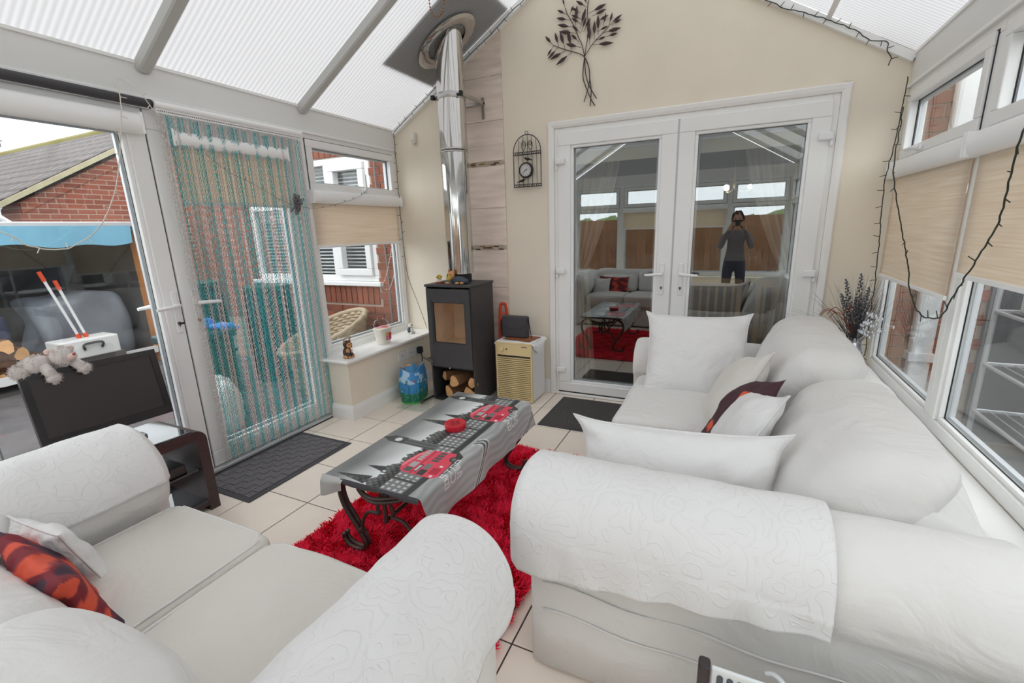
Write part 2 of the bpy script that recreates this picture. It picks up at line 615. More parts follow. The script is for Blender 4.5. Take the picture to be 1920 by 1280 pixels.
def lace_mat():
    """white cotton with a raised scrolling embroidery"""
    m, t, o = new_mat('lace')
    b = t.nodes.new('ShaderNodeBsdfPrincipled')
    b.inputs['Base Color'].default_value = (*c(226, 225, 224), 1)
    b.inputs['Roughness'].default_value = 0.9
    tcn = t.nodes.new('ShaderNodeTexCoord')
    n = t.nodes.new('ShaderNodeTexNoise'); n.inputs['Scale'].default_value = 7; n.inputs['Detail'].default_value = 2
    t.links.new(tcn.outputs['Object'], n.inputs[0])
    va = t.nodes.new('ShaderNodeVectorMath'); va.operation = 'MULTIPLY_ADD'
    va.inputs[1].default_value = (0.22, 0.22, 0.22)
    t.links.new(n.outputs['Color'], va.inputs[0]); t.links.new(tcn.outputs['Object'], va.inputs[2])
    v = t.nodes.new('ShaderNodeTexVoronoi'); v.inputs['Scale'].default_value = 11
    t.links.new(va.outputs[0], v.inputs[0])
    mu = t.nodes.new('ShaderNodeMath'); mu.operation = 'MULTIPLY'; mu.inputs[1].default_value = 26
    t.links.new(v.outputs['Distance'], mu.inputs[0])
    si = t.nodes.new('ShaderNodeMath'); si.operation = 'SINE'
    t.links.new(mu.outputs[0], si.inputs[0])
    pw = t.nodes.new('ShaderNodeMapRange')
    pw.inputs['From Min'].default_value = 0.72; pw.inputs['From Max'].default_value = 0.95
    t.links.new(si.outputs[0], pw.inputs[0])
    n2 = t.nodes.new('ShaderNodeTexNoise'); n2.inputs['Scale'].default_value = 30; n2.inputs['Detail'].default_value = 3
    t.links.new(tcn.outputs['Object'], n2.inputs[0])
    ad = t.nodes.new('ShaderNodeMath'); ad.operation = 'MULTIPLY_ADD'; ad.inputs[1].default_value = 0.55
    t.links.new(n2.outputs[0], ad.inputs[0]); t.links.new(pw.outputs[0], ad.inputs[2])
    bp = t.nodes.new('ShaderNodeBump'); bp.inputs['Strength'].default_value = 0.34; bp.inputs['Distance'].default_value = 0.008
    t.links.new(ad.outputs[0], bp.inputs['Height'])
    t.links.new(bp.outputs[0], b.inputs['Normal'])
    t.links.new(b.outputs[0], o.inputs[0])
lace_mat()
def brick_mat(name, sx, sz, col1, col2, mort):
    """far brickwork: pieces too small to tell apart"""
    m, t, o = new_mat(name)
    b = t.nodes.new('ShaderNodeBsdfPrincipled'); b.inputs['Roughness'].default_value = 0.9
    tcn = t.nodes.new('ShaderNodeTexCoord'); sp = t.nodes.new('ShaderNodeSeparateXYZ')
    cb = t.nodes.new('ShaderNodeCombineXYZ')
    t.links.new(tcn.outputs['Object'], sp.inputs[0])
    t.links.new(sp.outputs[sx], cb.inputs[0]); t.links.new(sp.outputs[sz], cb.inputs[1])
    br = t.nodes.new('ShaderNodeTexBrick')
    br.inputs['Color1'].default_value = (*col1, 1); br.inputs['Color2'].default_value = (*col2, 1)
    br.inputs['Mortar'].default_value = (*mort, 1)
    br.inputs['Scale'].default_value = 1.0
    br.inputs['Brick Width'].default_value = 0.225; br.inputs['Row Height'].default_value = 0.075
    br.inputs['Mortar Size'].default_value = 0.007
    t.links.new(cb.outputs[0], br.inputs[0])
    t.links.new(br.outputs[0], b.inputs['Base Color'])
    t.links.new(b.outputs[0], o.inputs[0])
brick_mat('brick_far', 1, 2, c(140, 76, 56), c(118, 62, 46), c(150, 126, 110))
brick_mat('brick_side', 1, 2, c(160, 104, 82), c(140, 86, 68), c(180, 158, 140))
def rooftile_mat():
    m, t, o = new_mat('roof_tile')
    b = t.nodes.new('ShaderNodeBsdfPrincipled'); b.inputs['Roughness'].default_value = 0.9
    tcn = t.nodes.new('ShaderNodeTexCoord'); sp = t.nodes.new('ShaderNodeSeparateXYZ'); cb = t.nodes.new('ShaderNodeCombineXYZ')
    t.links.new(tcn.outputs['Object'], sp.inputs[0])
    t.links.new(sp.outputs[0], cb.inputs[0]); t.links.new(sp.outputs[1], cb.inputs[1])
    br = t.nodes.new('ShaderNodeTexBrick'); br.offset = 0.0
    br.inputs['Color1'].default_value = (*c(98, 88, 86), 1); br.inputs['Color2'].default_value = (*c(84, 76, 74), 1)
    br.inputs['Mortar'].default_value = (*c(60, 52, 50), 1)
    br.inputs['Brick Width'].default_value = 0.3; br.inputs['Row Height'].default_value = 0.26
    br.inputs['Mortar Size'].default_value = 0.045; br.inputs['Scale'].default_value = 1
    t.links.new(cb.outputs[0], br.inputs[0]); t.links.new(br.outputs[0], b.inputs['Base Color'])
    t.links.new(b.outputs[0], o.inputs[0])
rooftile_mat()
# ================================================================ STRUCTURE
def PL(u, v, w): return (XL+w, u, v)
def PR(u, v, w): return (XR-w, u, v)
def PF(u, v, w): return (u, YF+w, v)
def PB(u, v, w): return (u, D-w, v)
def ub(g, P, u0, u1, v0, v1, w0, w1):
    return g.box(P(u0, v0, w0), P(u1, v1, w1))
def fr(g, P, u0, u1, v0, v1, t, w0, w1, tb=None, tt=None):
    tb = t if tb is None else tb
    tt = t if tt is None else tt
    ub(g, P, u0, u1, v0, v0+tb, w0, w1); ub(g, P, u0, u1, v1-tt, v1, w0, w1)
    ub(g, P, u0, u0+t, v0+tb, v1-tt, w0, w1); ub(g, P, u1-t, u1, v0+tb, v1-tt, w0, w1)
    return g
def zroof(x): return ZE + SL*(x-XL) if x < XM else ZE + SL*(XR-x)

# ---- floor with separate tiles
floor = struct('floor')
G().box((XL-0.1, YF-0.1, -0.06), (XR+0.1, D+0.15, -0.004)).build('screed', 'grout', floor)
TX0, TY0, TS, TSY = -2.61487, 2.46962, 0.34, 0.335405
def tile_mesh(w, h):
    g = G(); e = 0.0025
    g.add([(0,0,-0.012),(w,0,-0.012),(w,h,-0.012),(0,h,-0.012),(0,0,-0.0015),(w,0,-0.0015),(w,h,-0.0015),(0,h,-0.0015),
           (e,e,0),(w-e,e,0),(w-e,h-e,0),(e,h-e,0)],
          [(0,1,5,4),(1,2,6,5),(2,3,7,6),(3,0,4,7),(4,5,9,8),(5,6,10,9),(6,7,11,10),(7,4,8,11),(8,9,10,11)])
    return g.mesh('tile', 'tile')
full = tile_mesh(TS-0.006, TSY-0.006)
for i in range(-1, 11):
    for j in range(-14, 4):
        x0, x1 = TX0+i*TS+0.003, TX0+(i+1)*TS-0.003
        y0, y1 = TY0+j*TSY+0.003, TY0+(j+1)*TSY-0.003
        cx0, cx1 = max(x0, XL+0.055), min(x1, XR)
        cy0, cy1 = max(y0, YF), min(y1, D+0.02)
        if cx1-cx0 < 0.02 or cy1-cy0 < 0.02: continue
        me = full if (cx0, cx1, cy0, cy1) == (x0, x1, y0, y1) else tile_mesh(cx1-cx0, cy1-cy0)
        inst('tile', me, floor, (cx0, cy0, 0))

# ---- back wall with its tiled flue strip
DX0, DX1, DZ = -1.262, 0.531, 2.10
wall = struct('wall_back')
g = G()
TH = 0.14
for poly in ([(XL-0.09, -0.05), (DX0, -0.05), (DX0, zroof(DX0)+0.02), (XL-0.09, ZE-0.03)],
             [(DX0, DZ), (DX1, DZ), (DX1, zroof(DX1)+0.02), (XM, ZR+0.02), (DX0, zroof(DX0)+0.02)],
             [(DX1, -0.05), (XR+0.09, -0.05), (XR+0.09, ZE-0.03), (DX1, zroof(DX1)+0.02)]):
    g.prism(poly, (0, D, 0), (1,0,0), (0,0,1), (0,TH,0))
g.build('plaster', 'cream', wall, fix=True)
SX0, SX1 = -2.25, -1.682
def strip_top(x): return zroof(x)-0.01
g = G(); g.prism([(SX0, 0.0), (SX1, 0.0), (SX1, strip_top(SX1)), (SX0, strip_top(SX0))], (0, D, 0), (1,0,0), (0,0,1), (0,-0.006,0))
g.build('tile_backing', 'wallgrout', wall, fix=True)
rows = [(0.0, 0.255), (0.258, 0.575), (0.578, 0.896), (0.899, 1.211), (1.252, 1.552), (1.555, 1.881), (1.919, 2.215), (2.218, 2.533), (2.536, 2.86)]
for (a, b) in rows:
    pol = [(SX0, a), (SX1, a), (SX1, min(b, strip_top(SX1))), (SX0, min(b, strip_top(SX0)))]
    if pol[3][1] <= a+0.01:
        xs = SX0 + (a - strip_top(SX0))/SL
        pol = [(xs, a), (SX1, a), (SX1, min(b, strip_top(SX1)))]
        if b < strip_top(SX1): pol.append((SX0+(b-strip_top(SX0))/SL, b))
    elif pol[3][1] < b and pol[2][1] >= b:
        pol.insert(3, (SX0+(b-strip_top(SX0))/SL, b))
    G().prism(pol, (0, D-0.005, 0), (1,0,0), (0,0,1), (0,-0.009,0)).build('wall_tile', 'walltile', wall, fix=True)
mos = {k: G().box((0, -0.009, 0), (0.042, 0, 0.0088)).mesh('mosaic_piece', k) for k in ('mosaic', 'mosaic_dark', 'mosaic_gold')}
random.seed(3)
for zb in (1.2145, 1.8845):
    for r in range(3):
        x = SX0+0.003 - 0.015*(r % 2)
        while x < SX1-0.02:
            if x > SX0-0.001 and x+0.042 < SX1+0.004:
                k = random.choice(['mosaic', 'mosaic', 'mosaic_gold', 'mosaic_dark', 'mosaic'])
                inst('mosaic_piece', mos[k], wall, (x, D-0.005, zb+r*0.0113))
            x += 0.0445

# ---- dwarf walls
wlft = struct('wall_left')
g = G().box((XL-0.1, 2.395, -0.05), (-2.50, D, 0.452)).box((XL-0.1, YF, -0.05), (XL+0.10, 0.50, 0.452))
g.build('plaster', 'cream', wlft, bevel=0.004)
wrt = struct('wall_right')
G().box((0.66, YF, -0.05), (XR+0.1, D, 0.452)).build('plaster', 'cream', wrt)
wfr = struct('wall_front')
G().box((XL, YF-0.1, -0.05), (XR, YF+0.1, 0.452)).build('plaster', 'cream', wfr)
bb = struct('baseboard_left')
def skirt(g, pts, h=0.115, t=0.016):
    """skirting with a chamfered top along a polyline of the wall face; room lies on the left of the direction"""
    for a, b in zip(pts[:-1], pts[1:]):
        a, b = Vector((*a, 0)), Vector((*b, 0))
        d = (b-a).normalized(); n = Vector((-d.y, d.x, 0))
        g.prism([(0,0),(t,0),(t,h*0.72),(t*0.45,h),(0,h)], a, n, (0,0,1), b-a)
g = G(); skirt(g, [(-2.50, 3.484), (-2.50, 2.3955)]); skirt(g, [(-2.484, 2.395), (-2.70, 2.395)])
g.move(lambda p: p).build('skirting_board', 'skirting', bb, fix=True)
bb = struct('baseboard_back')
g = G(); skirt(g, [(-1.31, D), (-1.68, D)]); skirt(g, [(SX0, D), (-2.483, D)]); skirt(g, [(0.66, D), (0.58, D)])
g.build('skirting_board', 'skirting', bb, fix=True)

# ---- eaves beams
for nm, P in (('trim_1', PL), ('trim_2', PR)):
    t = struct(nm)
    g = G(); ub(g, P, YF, D-0.001, 2.085, ZE+0.012, -0.09, 0.004)
    g.build('eaves_beam', 'beam', t, bevel=0.003)
    g = G(); ub(g, P, YF, D-0.001, ZE+0.004, ZE+0.022, -0.09, 0.012)
    ub(g, P, YF, D-0.001, 2.075, 2.092, -0.05, 0.016)
    g.build('beam_lip', 'upvc', t, bevel=0.003)
t = struct('trim_3')
G().box((XL, YF-0.09, 2.085), (XR, YF+0.004, ZE+0.02)).build('eaves_beam', 'beam', t)

# ---- windows
def window(n, P, u0, u1, z0=SILL, z1=2.085, zt=1.675, gm='glass_side', handle=0.7, sillw=None, fan=True):
    w = struct('window_%d' % n)
    g = G(); fr(g, P, u0, u1, z0, z1, 0.055, -0.07, 0.0)
    if fan: ub(g, P, u0+0.055, u1-0.055, zt-0.03, zt+0.03, -0.07, 0.0)
    g.build('window_frame', 'upvc', w, bevel=0.004)
    zl = zt-0.03 if fan else z1-0.055
    g = G(); fr(g, P, u0+0.055, u1-0.055, z0+0.055, zl, 0.018, -0.045, -0.012)
    g.build('glazing_bead', 'upvc', w, bevel=0.004)
    g = G(); fr(g, P, u0+0.071, u1-0.071, z0+0.071, zl-0.016, 0.0035, -0.0338, -0.029)
    g.build('gasket', 'gasket', w)
    g = G(); fr(g, P, u0+0.074, u1-0.074, z0+0.074, zl-0.019, 0.012, -0.060, -0.041)
    g.build('spacer_bar', 'spacer', w)
    g = G(); ub(g, P, u0+0.06, u1-0.06, z0+0.06, zl-0.005, -0.040, -0.034)
    g.build('pane', gm, w)
    if fan:
        g = G(); fr(g, P, u0+0.045, u1-0.045, zt+0.02, z1-0.045, 0.05, -0.05, 0.014)
        s = g.build('fanlight_sash', 'upvc', w, bevel=0.005)
        g = G(); fr(g, P, u0+0.040, u1-0.040, zt+0.015, z1-0.040, 0.006, -0.02, 0.003)
        g.build('seal', 'gasket', s)
        g = G(); fr(g, P, u0+0.093, u1-0.093, zt+0.068, z1-0.093, 0.0035, -0.0278, -0.023)
        g.build('gasket', 'gasket', s)
        g = G(); fr(g, P, u0+0.096, u1-0.096, zt+0.071, z1-0.096, 0.012, -0.055, -0.030)
        g.build('spacer_bar', 'spacer', s)
        g = G(); ub(g, P, u0+0.085, u1-0.085, zt+0.06, z1-0.085, -0.034, -0.028)
        g.build('pane', gm, s)
        if handle is not None:
            uc = u0+(u1-u0)*handle
            g = G(); ub(g, P, uc-0.03, uc+0.03, zt+0.028, zt+0.052, 0.014, 0.030)
            g.build('handle_base', 'hinge', s, bevel=0.006)
            return w, s, uc
    return w, None, None

w1, s1, uc = window(1, PL, 2.455, 3.485, handle=0.56)
g = G(); g.tube([PL(uc, 1.72, 0.03), PL(uc+0.002, 1.745, 0.04), PL(uc-0.004, 1.80, 0.045), PL(uc-0.006, 1.84, 0.05)], [0.012, 0.010, 0.009, 0.007], 8)
g.build('lever', 'hinge', s1, smooth=60)
g = G().box((XL-0.0, 2.355, 0.452), (-2.455, D-0.002, 0.476))
g.build('sill_board', 'sillboard', w1, bevel=0.010, seg=3)
G().box((XL, 2.37, 0.476), (XL+0.02, D-0.002, 0.486)).build('sill_trim', 'upvc', w1)
RB = [3.50, 2.467, 1.43, 0.40, -0.65, YF]
for k in range(5):
    wk, sk, uc = window(2+k, PR, RB[k+1], RB[k]-(0.004 if k == 0 else 0), handle=0.62 if k == 0 else 0.5)
    if k < 2:
        g = G(); g.tube([PR(uc, 1.718, 0.03), PR(uc+0.03, 1.72, 0.042), PR(uc+0.12, 1.722, 0.045)], [0.011, 0.010, 0.008], 8)
        g.build('lever', 'hinge', sk, smooth=60)
    if k == 0:
        G().box((0.62, YF, 0.452), (XR, D-0.002, 0.474)).build('sill_board', 'sillboard', wk, bevel=0.008)
FB = [XL, XL+0.9, XM, XR-0.9, XR]
for k in range(4):
    window(7+k, PF, FB[k], FB[k+1], handle=None)
for k, (a, b) in enumerate(((YF, -0.62), (-0.62, 0.50))):
    window(11+k, PL, a, b, handle=None)

# ---- left french doors
d1 = struct('door_1')
g = G(); ub(g, PL, 0.50, 0.555, 0, 2.085, -0.07, 0.0); ub(g, PL, 2.40, 2.455, 0, 2.085, -0.07, 0.0); ub(g, PL, 0.555, 2.40, 2.035, 2.085, -0.07, 0.0)
g.build('door_frame', 'upvc', d1, bevel=0.004)
g = G(); ub(g, PL, 0.50, 2.42, 0.0, 0.022, -0.09, 0.055)
g.build('threshold', 'metal_grey', d1, bevel=0.004)
G().box((XL+0.055, 0.5, 0.0), (XL+0.062, 2.40, 0.006)).build('threshold_seal', 'gasket', d1)
def leaf(P, root, u0, u1, z0, z1, st, tb, tt, gm, proud=0.016, hinge_at=None, hz=(0.20, 1.02, 1.84)):
    g = G(); fr(g, P, u0, u1, z0, z1, st-0.02, -0.055, proud, tb-0.02, tt-0.02)
    lf = g.build('door_leaf', 'upvc', root, bevel=0.006)
    g = G(); fr(g, P, u0+st-0.021, u1-st+0.021, z0+tb-0.021, z1-tt+0.021, 0.021, -0.045, proud-0.010)
    g.build('glazing_bead', 'upvc_bright', lf, bevel=0.005)
    g = G(); fr(g, P, u0+st-0.002, u1-st+0.002, z0+tb-0.002, z1-tt+0.002, 0.0035, -0.0238, -0.019)
    g.build('gasket', 'gasket', lf)
    g = G(); fr(g, P, u0+st, u1-st, z0+tb, z1-tt, 0.014, -0.050, -0.031)
    g.build('spacer_bar', 'spacer', lf)
    g = G(); ub(g, P, u0+st-0.012, u1-st+0.012, z0+tb-0.012, z1-tt+0.012, -0.030, -0.024)
    g.build('pane', gm, lf)
    if hinge_at is not None:
        sgn = 1 if hinge_at < (u0+u1)/2 else -1
        for z in hz:
            g = G(); a, b = sorted((hinge_at, hinge_at+sgn*0.075))
            ub(g, P, a, b, z, z+0.045, proud, proud+0.028)
            a, b = sorted((hinge_at-sgn*0.004, hinge_at+sgn*0.016))
            ub(g, P, a, b, z-0.035, z-0.001, proud-0.005, proud+0.018)
            g.build('hinge', 'hinge', lf, bevel=0.009, seg=3)
    return lf
lfA = leaf(PL, d1, 0.56, 1.485, 0.025, 2.03, 0.105, 0.115, 0.115, 'glass_door')
lfB = leaf(PL, d1, 1.493, 2.395, 0.025, 2.03, 0.105, 0.115, 0.115, 'glass_door')
g = G(); ub(g, PL, 1.478, 1.500, 0.03, 2.028, -0.05, 0.003)
g.build('meeting_seal', 'gasket', d1)
def lever(lf, P, u, z, sg, w=0.016, key=True):
    g = G(); ub(g, P, u-0.016, u+0.016, z-0.155, z+0.075, w, w+0.012)
    g.build('handle_plate', 'hinge', lf, bevel=0.010, seg=3)
    g = G(); g.tube([P(u, z, w+0.01), P(u, z, w+0.045), P(u+sg*0.02, z-0.001, w+0.055), P(u+sg*0.115, z-0.008, w+0.052)], [0.012, 0.012, 0.011, 0.009], 10)
    g.build('lever_handle', 'hinge', lf, smooth=50)
    if key:
        g = G(); g.tube([P(u, z-0.10, w+0.011), P(u, z-0.10, w+0.015)], 0.010, 12)
        g.build('lock_cylinder', 'brass', lf)
        G().box(P(u-0.0015, z-0.118, w+0.012), P(u+0.0015, z-0.098, w+0.0165)).build('keyhole', 'black', lf)
lever(lfA, PL, 1.452, 1.03, -1)
g = G(); g.tube([PL(1.452, 1.03, -0.058), PL(1.452, 1.03, -0.10), PL(1.43, 1.028, -0.11), PL(1.335, 1.02, -0.108)], [0.012, 0.012, 0.011, 0.009], 10)
g.build('outer_lever', 'hinge', lfA, smooth=50)
lever(lfB, PL, 1.56, 1.03, 1)
g = G(); g.tube([PL(1.452, 0.93, 0.02), PL(1.452, 0.93, 0.045)], 0.004, 6); ub(g, PL, 1.44, 1.464, 0.925, 0.935, 0.045, 0.05)
g.build('key', 'black', lfA)

# ---- back french doors
t4 = struct('trim_4')
g = G()
ax0, ax1, az = -1.309, 0.578, 2.148
def arch(g, pts, prof):
    pass
for (a, b) in (((ax0, 0.0), (ax0, az)), ((ax1, 0.0), (ax1, az))):
    x = a[0]; s = 1 if x < -0.3 else -1
    g.prism([(0,0),(s*0.047,0),(s*0.047,0.010),(s*0.030,0.016),(s*0.008,0.018),(0,0.012)], (x, D, 0), (1,0,0), (0,-1,0), (0,0,az))
g.prism([(0,0),(-0.047,0),(-0.047,0.010),(-0.030,0.016),(-0.008,0.018),(0,0.012)], (ax0, D, az), (0,0,1), (0,-1,0), (ax1-ax0,0,0))
g.build('architrave', 'skirting', t4, fix=True)
d2 = struct('door_2')
g = G(); ub(g, PB, DX0, DX0+0.04, 0, DZ, -0.07, -0.002); ub(g, PB, DX1-0.04, DX1, 0, DZ, -0.07, -0.002); ub(g, PB, DX0+0.04, DX1-0.04, DZ-0.045, DZ, -0.07, -0.002)
g.build('door_frame', 'upvc', d2, bevel=0.003)
G().box((DX0, D-0.025, 0), (DX1, D+0.07, 0.020)).build('threshold', 'upvc', d2, bevel=0.004)
G().box((DX0+0.03, D-0.012, 0.0205), (DX1-0.03, D+0.0, 0.030)).build('threshold_seal', 'gasket', d2)
lfC = leaf(PB, d2, DX0+0.032, -0.372, 0.030, DZ-0.035, 0.122, 0.098, 0.112, 'glass_back', hinge_at=-1.243)
lfD = leaf(PB, d2, -0.362, DX1-0.032, 0.030, DZ-0.035, 0.122, 0.098, 0.112, 'glass_back', hinge_at=0.512)
g = G(); ub(g, PB, -0.376, -0.358, 0.03, DZ-0.037, -0.05, 0.004)
g.build('meeting_seal', 'spacer', d2)
lever(lfC, PB, -0.432, 1.03, -1)
lever(lfD, PB, -0.302, 1.03, 1)

# ---- roof
ceil = struct('ceiling')
RAF = [YF, -1.37, -0.40, 0.57, 1.54, 2.51, 3.475]
def slope_pt(side, s, y, off=0.0):
    """s = horizontal distance from the eaves; off = distance below the sheet"""
    n = 1/math.sqrt(1+SL*SL)
    if side < 0: return (XL+s+off*SL*n, y, ZE+SL*s-off*n)
    return (XR-s-off*SL*n, y, ZE+SL*s-off*n)
HS = XM-XL
for side in (-1, 1):
    for a, b in zip(RAF[:-1], RAF[1:]):
        nu = max(4, int((b-a)/0.007))
        g = G().sheet(lambda u, v: slope_pt(side, -0.06+v*(HS+0.06), a+(b-a)*u, -0.012-0.003*abs(math.sin((a+(b-a)*u)*PI/0.0286))), nu, 3)
        g.build('roof_panel', 'poly', ceil, smooth=60)
    for y in RAF[1:-1]:
        g = G()
        sec = []
        for s in (0.0, HS):
            q = [(-0.034, -0.012), (-0.030, 0.030), (-0.022, 0.038), (0.022, 0.038), (0.030, 0.030), (0.034, -0.012)]
            sec.append([slope_pt(side, s, y+a, b) for a, b in q])
        g.loft(sec); g.build('rafter', 'rafter', ceil, fix=True)
    g = G()
    for (yy, o0, o1) in ((D-0.034, -0.01, 0.034),):
        sec = [[slope_pt(side, s, yy+a, b) for a, b in ((0, o0), (0, o1), (0.034, o1), (0.034, o0))] for s in (0.0, HS)]
        g.loft(sec)
    g.build('verge_trim', 'upvc', ceil, fix=True)
g = G(); g.box((XM-0.06, YF, ZR-0.06), (XM+0.06, D, ZR+0.03)); g.build('ridge_beam', 'rafter', ceil, bevel=0.02)
sec = [[slope_pt(1, HS*0.24+a, y, b) for a, b in ((-0.012, -0.012), (-0.012, 0.004), (0.012, 0.004), (0.012, -0.012))] for y in (2.56, D-0.04)]
G().loft(sec).build('sheet_joint', 'upvc_bright', ceil, fix=True)
g = G(); sec = [[slope_pt(-1, s, y, b) for y, b in ((2.85, -0.022), (3.47, -0.022), (3.47, -0.030), (2.85, -0.030))] for s in (0.47, 1.17)]
g.loft(sec); g.build('flashing_plate', 'steel_mat', ceil, fix=True)
g = G(); g.prism([(XL, ZE), (XR, ZE), (XM, ZR)], (0, YF, 0), (1,0,0), (0,0,1), (0,-0.02,0))
g.build('gable_panel', 'poly', ceil, fix=True)
# ================================================================ OUTSIDE AND THE LOUNGE BEHIND THE DOORS
gr = struct('ground')
G().box((-24, -14, -0.25), (XL-0.09, 24, -0.10)).box((XR+0.09, -14, -0.25), (14, 24, -0.10)).build('paving', 'paving', gr)
G().box((XL-0.09, -14, -0.25), (XR+0.09, YF-0.1, -0.10)).build('lawn', 'grass', gr)

# ---- rear house wall with its window, left of the sunroom
hw = struct('wall_house')
HX0, HX1, HY = -6.1, XL-0.09, 3.62
wx0, wx1, wz0, wz1 = -5.02, -3.20, 0.90, 2.12
g = G().box((HX0, HY+0.012, -0.2), (wx0, HY+0.25, 3.4)).box((wx1, HY+0.012, -0.2), (HX1, HY+0.25, 3.4))
g.box((wx0, HY+0.012, -0.2), (wx1, HY+0.25, wz0)).box((wx0, HY+0.012, wz1), (wx1, HY+0.25, 3.4))
g.build('mortar_bed', 'mortar', hw)
def brick_mesh(w, h): return G().box((0, 0, 0), (w, 0.10, h)).mesh('brick', 'brick')
BW, BH = 0.215, 0.065
bm_full, bm_sold = brick_mesh(BW, BH), brick_mesh(BH, BW)
nb = 0
def lay(x0, x1, z, mw=None):
    global nb
    a, b = x0, x1
    if b-a < 0.03: return
    if abs((b-a)-BW) < 1e-4: inst('brick', bm_full, hw, (a, HY, z))
    else: inst('brick', brick_mesh(b-a, BH), hw, (a, HY, z))
    nb += 1
row = 0
z = -0.1
BF = G()
while z < 2.45:
    off = 0.1125*(row % 2)
    lo = HX0
    x = HX0-off
    while x < HX1:
        a, b = max(x, lo, HX0), min(x+BW, HX1)
        seen = z > 0.35
        if b > a and seen:
            if z+BH > wz0-0.24 and z < wz1+0.24:
                if a < wx0 and b > wx0: b = wx0
                elif a < wx1 and b > wx1: a = wx1
                elif a >= wx0 and b <= wx1: a = b
            if b-a > 0.03 and (a > -4.75 or (b < -4.9 and z > 1.0)): lay(a, b, z)
            elif b-a > 0.03: BF.box((a, HY, z), (b, HY+0.1, z+BH))
        x += 0.225
    z += 0.075; row += 1
o = BF.build('brick_field', 'brick', hw); o['kind'] = 'stuff'
x = wx0
while x < wx1-0.06:
    for zz in (wz0-0.235, wz1+0.012):
        inst('brick', bm_sold, hw, (x, HY, zz))
    x += 0.0755
hwin = struct('window_13')
def PH(u, v, w): return (u, HY-w, v)
g = G(); fr(g, PH, wx0, wx1, wz0, wz1, 0.06, -0.08, -0.01); ub(g, PH, -4.30, -4.22, wz0+0.06, wz1-0.06, -0.08, -0.01); ub(g, PH, -3.80, -3.72, wz0+0.06, wz1-0.06, -0.08, -0.01)
ub(g, PH, wx0+0.06, -4.30, 1.66, 1.73, -0.08, -0.01)
g.build('window_frame', 'gutter', hwin, bevel=0.006)
g = G(); fr(g, PH, -3.72, -3.26, wz0+0.06, wz1-0.06, 0.07, -0.06, 0.02)
g.build('opening_sash', 'gutter', hwin, bevel=0.008)
g = G(); ub(g, PH, wx0, wx1, wz0+0.02, wz1-0.02, -0.055, -0.05); g.build('pane', 'glass_clear', hwin)
g = G(); ub(g, PH, wx0-0.05, wx1+0.05, wz0-0.045, wz0, -0.06, 0.045); g.build('sill', 'gutter', hwin, bevel=0.008)
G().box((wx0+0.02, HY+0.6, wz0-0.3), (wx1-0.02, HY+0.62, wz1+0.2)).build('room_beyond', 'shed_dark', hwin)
slat = G().box((0, 0, 0), (wx1-wx0-0.14, 0.02, 0.004)).mesh('blind_slat', 'metal_grey')
for k in range(30):
    if 0.97+k*0.037 < wz1-0.07: inst('blind_slat', slat, hwin, (wx0+0.07, HY+0.11, 0.97+k*0.037), (0.6, 0, 0))
tag(G().tube(smoothpath([(-3.10, HY-0.03, 2.3), (-3.09, HY-0.03, 1.6), (-3.05, HY-0.03, 1.0), (-3.07, HY-0.03, 0.1)], 8), 0.008, 8).build('cable', 'grey_cloth', smooth=180), 'grey cable running down the brick wall outside the left window', 'cable')

# ---- neighbouring bungalow
bun = thing('bungalow', 'red brick bungalow gable with grey tiled roof beyond the garden', 'house', (-9, 3, 0))
gx, ey, ez, ry = -9.0, 3.06, 2.0, 5.45
rz_ = ez+0.593*(ry-ey)
g = G(); g.prism([(ey, -0.1), (ry*2-ey, -0.1), (ry*2-ey, ez-0.06), (ry, rz_-0.08), (ey, ez-0.06)], (gx, 0, 0), (0,1,0), (0,0,1), (-8,0,0))
g.build('wall', 'brick_far', bun, fix=True)
for sg in (-1, 1):
    e0 = ey-0.22 if sg < 0 else ry*2-ey+0.22
    zz = ez-0.13
    g = G(); g.prism([(e0, zz), (ry, rz_), (ry, rz_+0.09), (e0, zz+0.09)], (gx+0.13, 0, 0), (0,1,0), (0,0,1), (-11,0,0))
    g.build('roof', 'roof_tile', bun, fix=True)
    g = G(); g.prism([(e0, zz), (ry, rz_), (ry, rz_+0.07), (e0, zz+0.07)], (gx+0.17, 0, 0), (0,1,0), (0,0,1), (-0.05,0,0))
    g.build('bargeboard', 'verge', bun, fix=True)
    g = G(); g.prism([(ey+0.02 if sg < 0 else ry*2-ey-0.02, ez-0.2), (ry, rz_-0.22), (ry, rz_-0.08), (ey+0.02 if sg < 0 else ry*2-ey-0.02, ez-0.06)], (gx+0.03, 0, 0), (0,1,0), (0,0,1), (-0.05,0,0))
    g.build('brick_verge', 'brick_far', bun, fix=True)
g = G(); g.cyl((gx+0.15, ry, rz_+0.07), (gx-11, ry, rz_+0.07), 0.08, n=10); g.build('ridge', 'moss', bun)
g = G(); g.tube([(gx+0.1, ey-0.25, ez-0.10), (gx-8, ey-0.25, ez-0.10)], 0.07, 8); g.build('gutter', 'gutter', bun)
g = G(); g.tube([(gx+0.05, ey-0.24, ez-0.12), (gx+0.05, ey-0.24, ez-0.25), (gx+0.05, ey-0.05, ez-0.42), (gx+0.05, ey-0.05, 0)], 0.045, 8); g.build('downpipe', 'gutter', bun)
an = thing('aerial', 'small television aerial on the far bungalow roof', 'aerial', (-16.2, 5.3, rz_))
g = G(); g.cyl((-16.2, 5.3, rz_), (-16.2, 5.3, rz_+0.45), 0.02, n=6); g.build('mast', 'black_metal', an)
g = G(); g.cyl((-16.2, 5.05, rz_+0.42), (-16.2, 5.55, rz_+0.42), 0.015, n=6)
for k in range(5): g.cyl((-16.2, 5.1+k*0.1, rz_+0.27), (-16.2, 5.1+k*0.1, rz_+0.57), 0.012, n=6)
g.build('boom', 'black_metal', an)

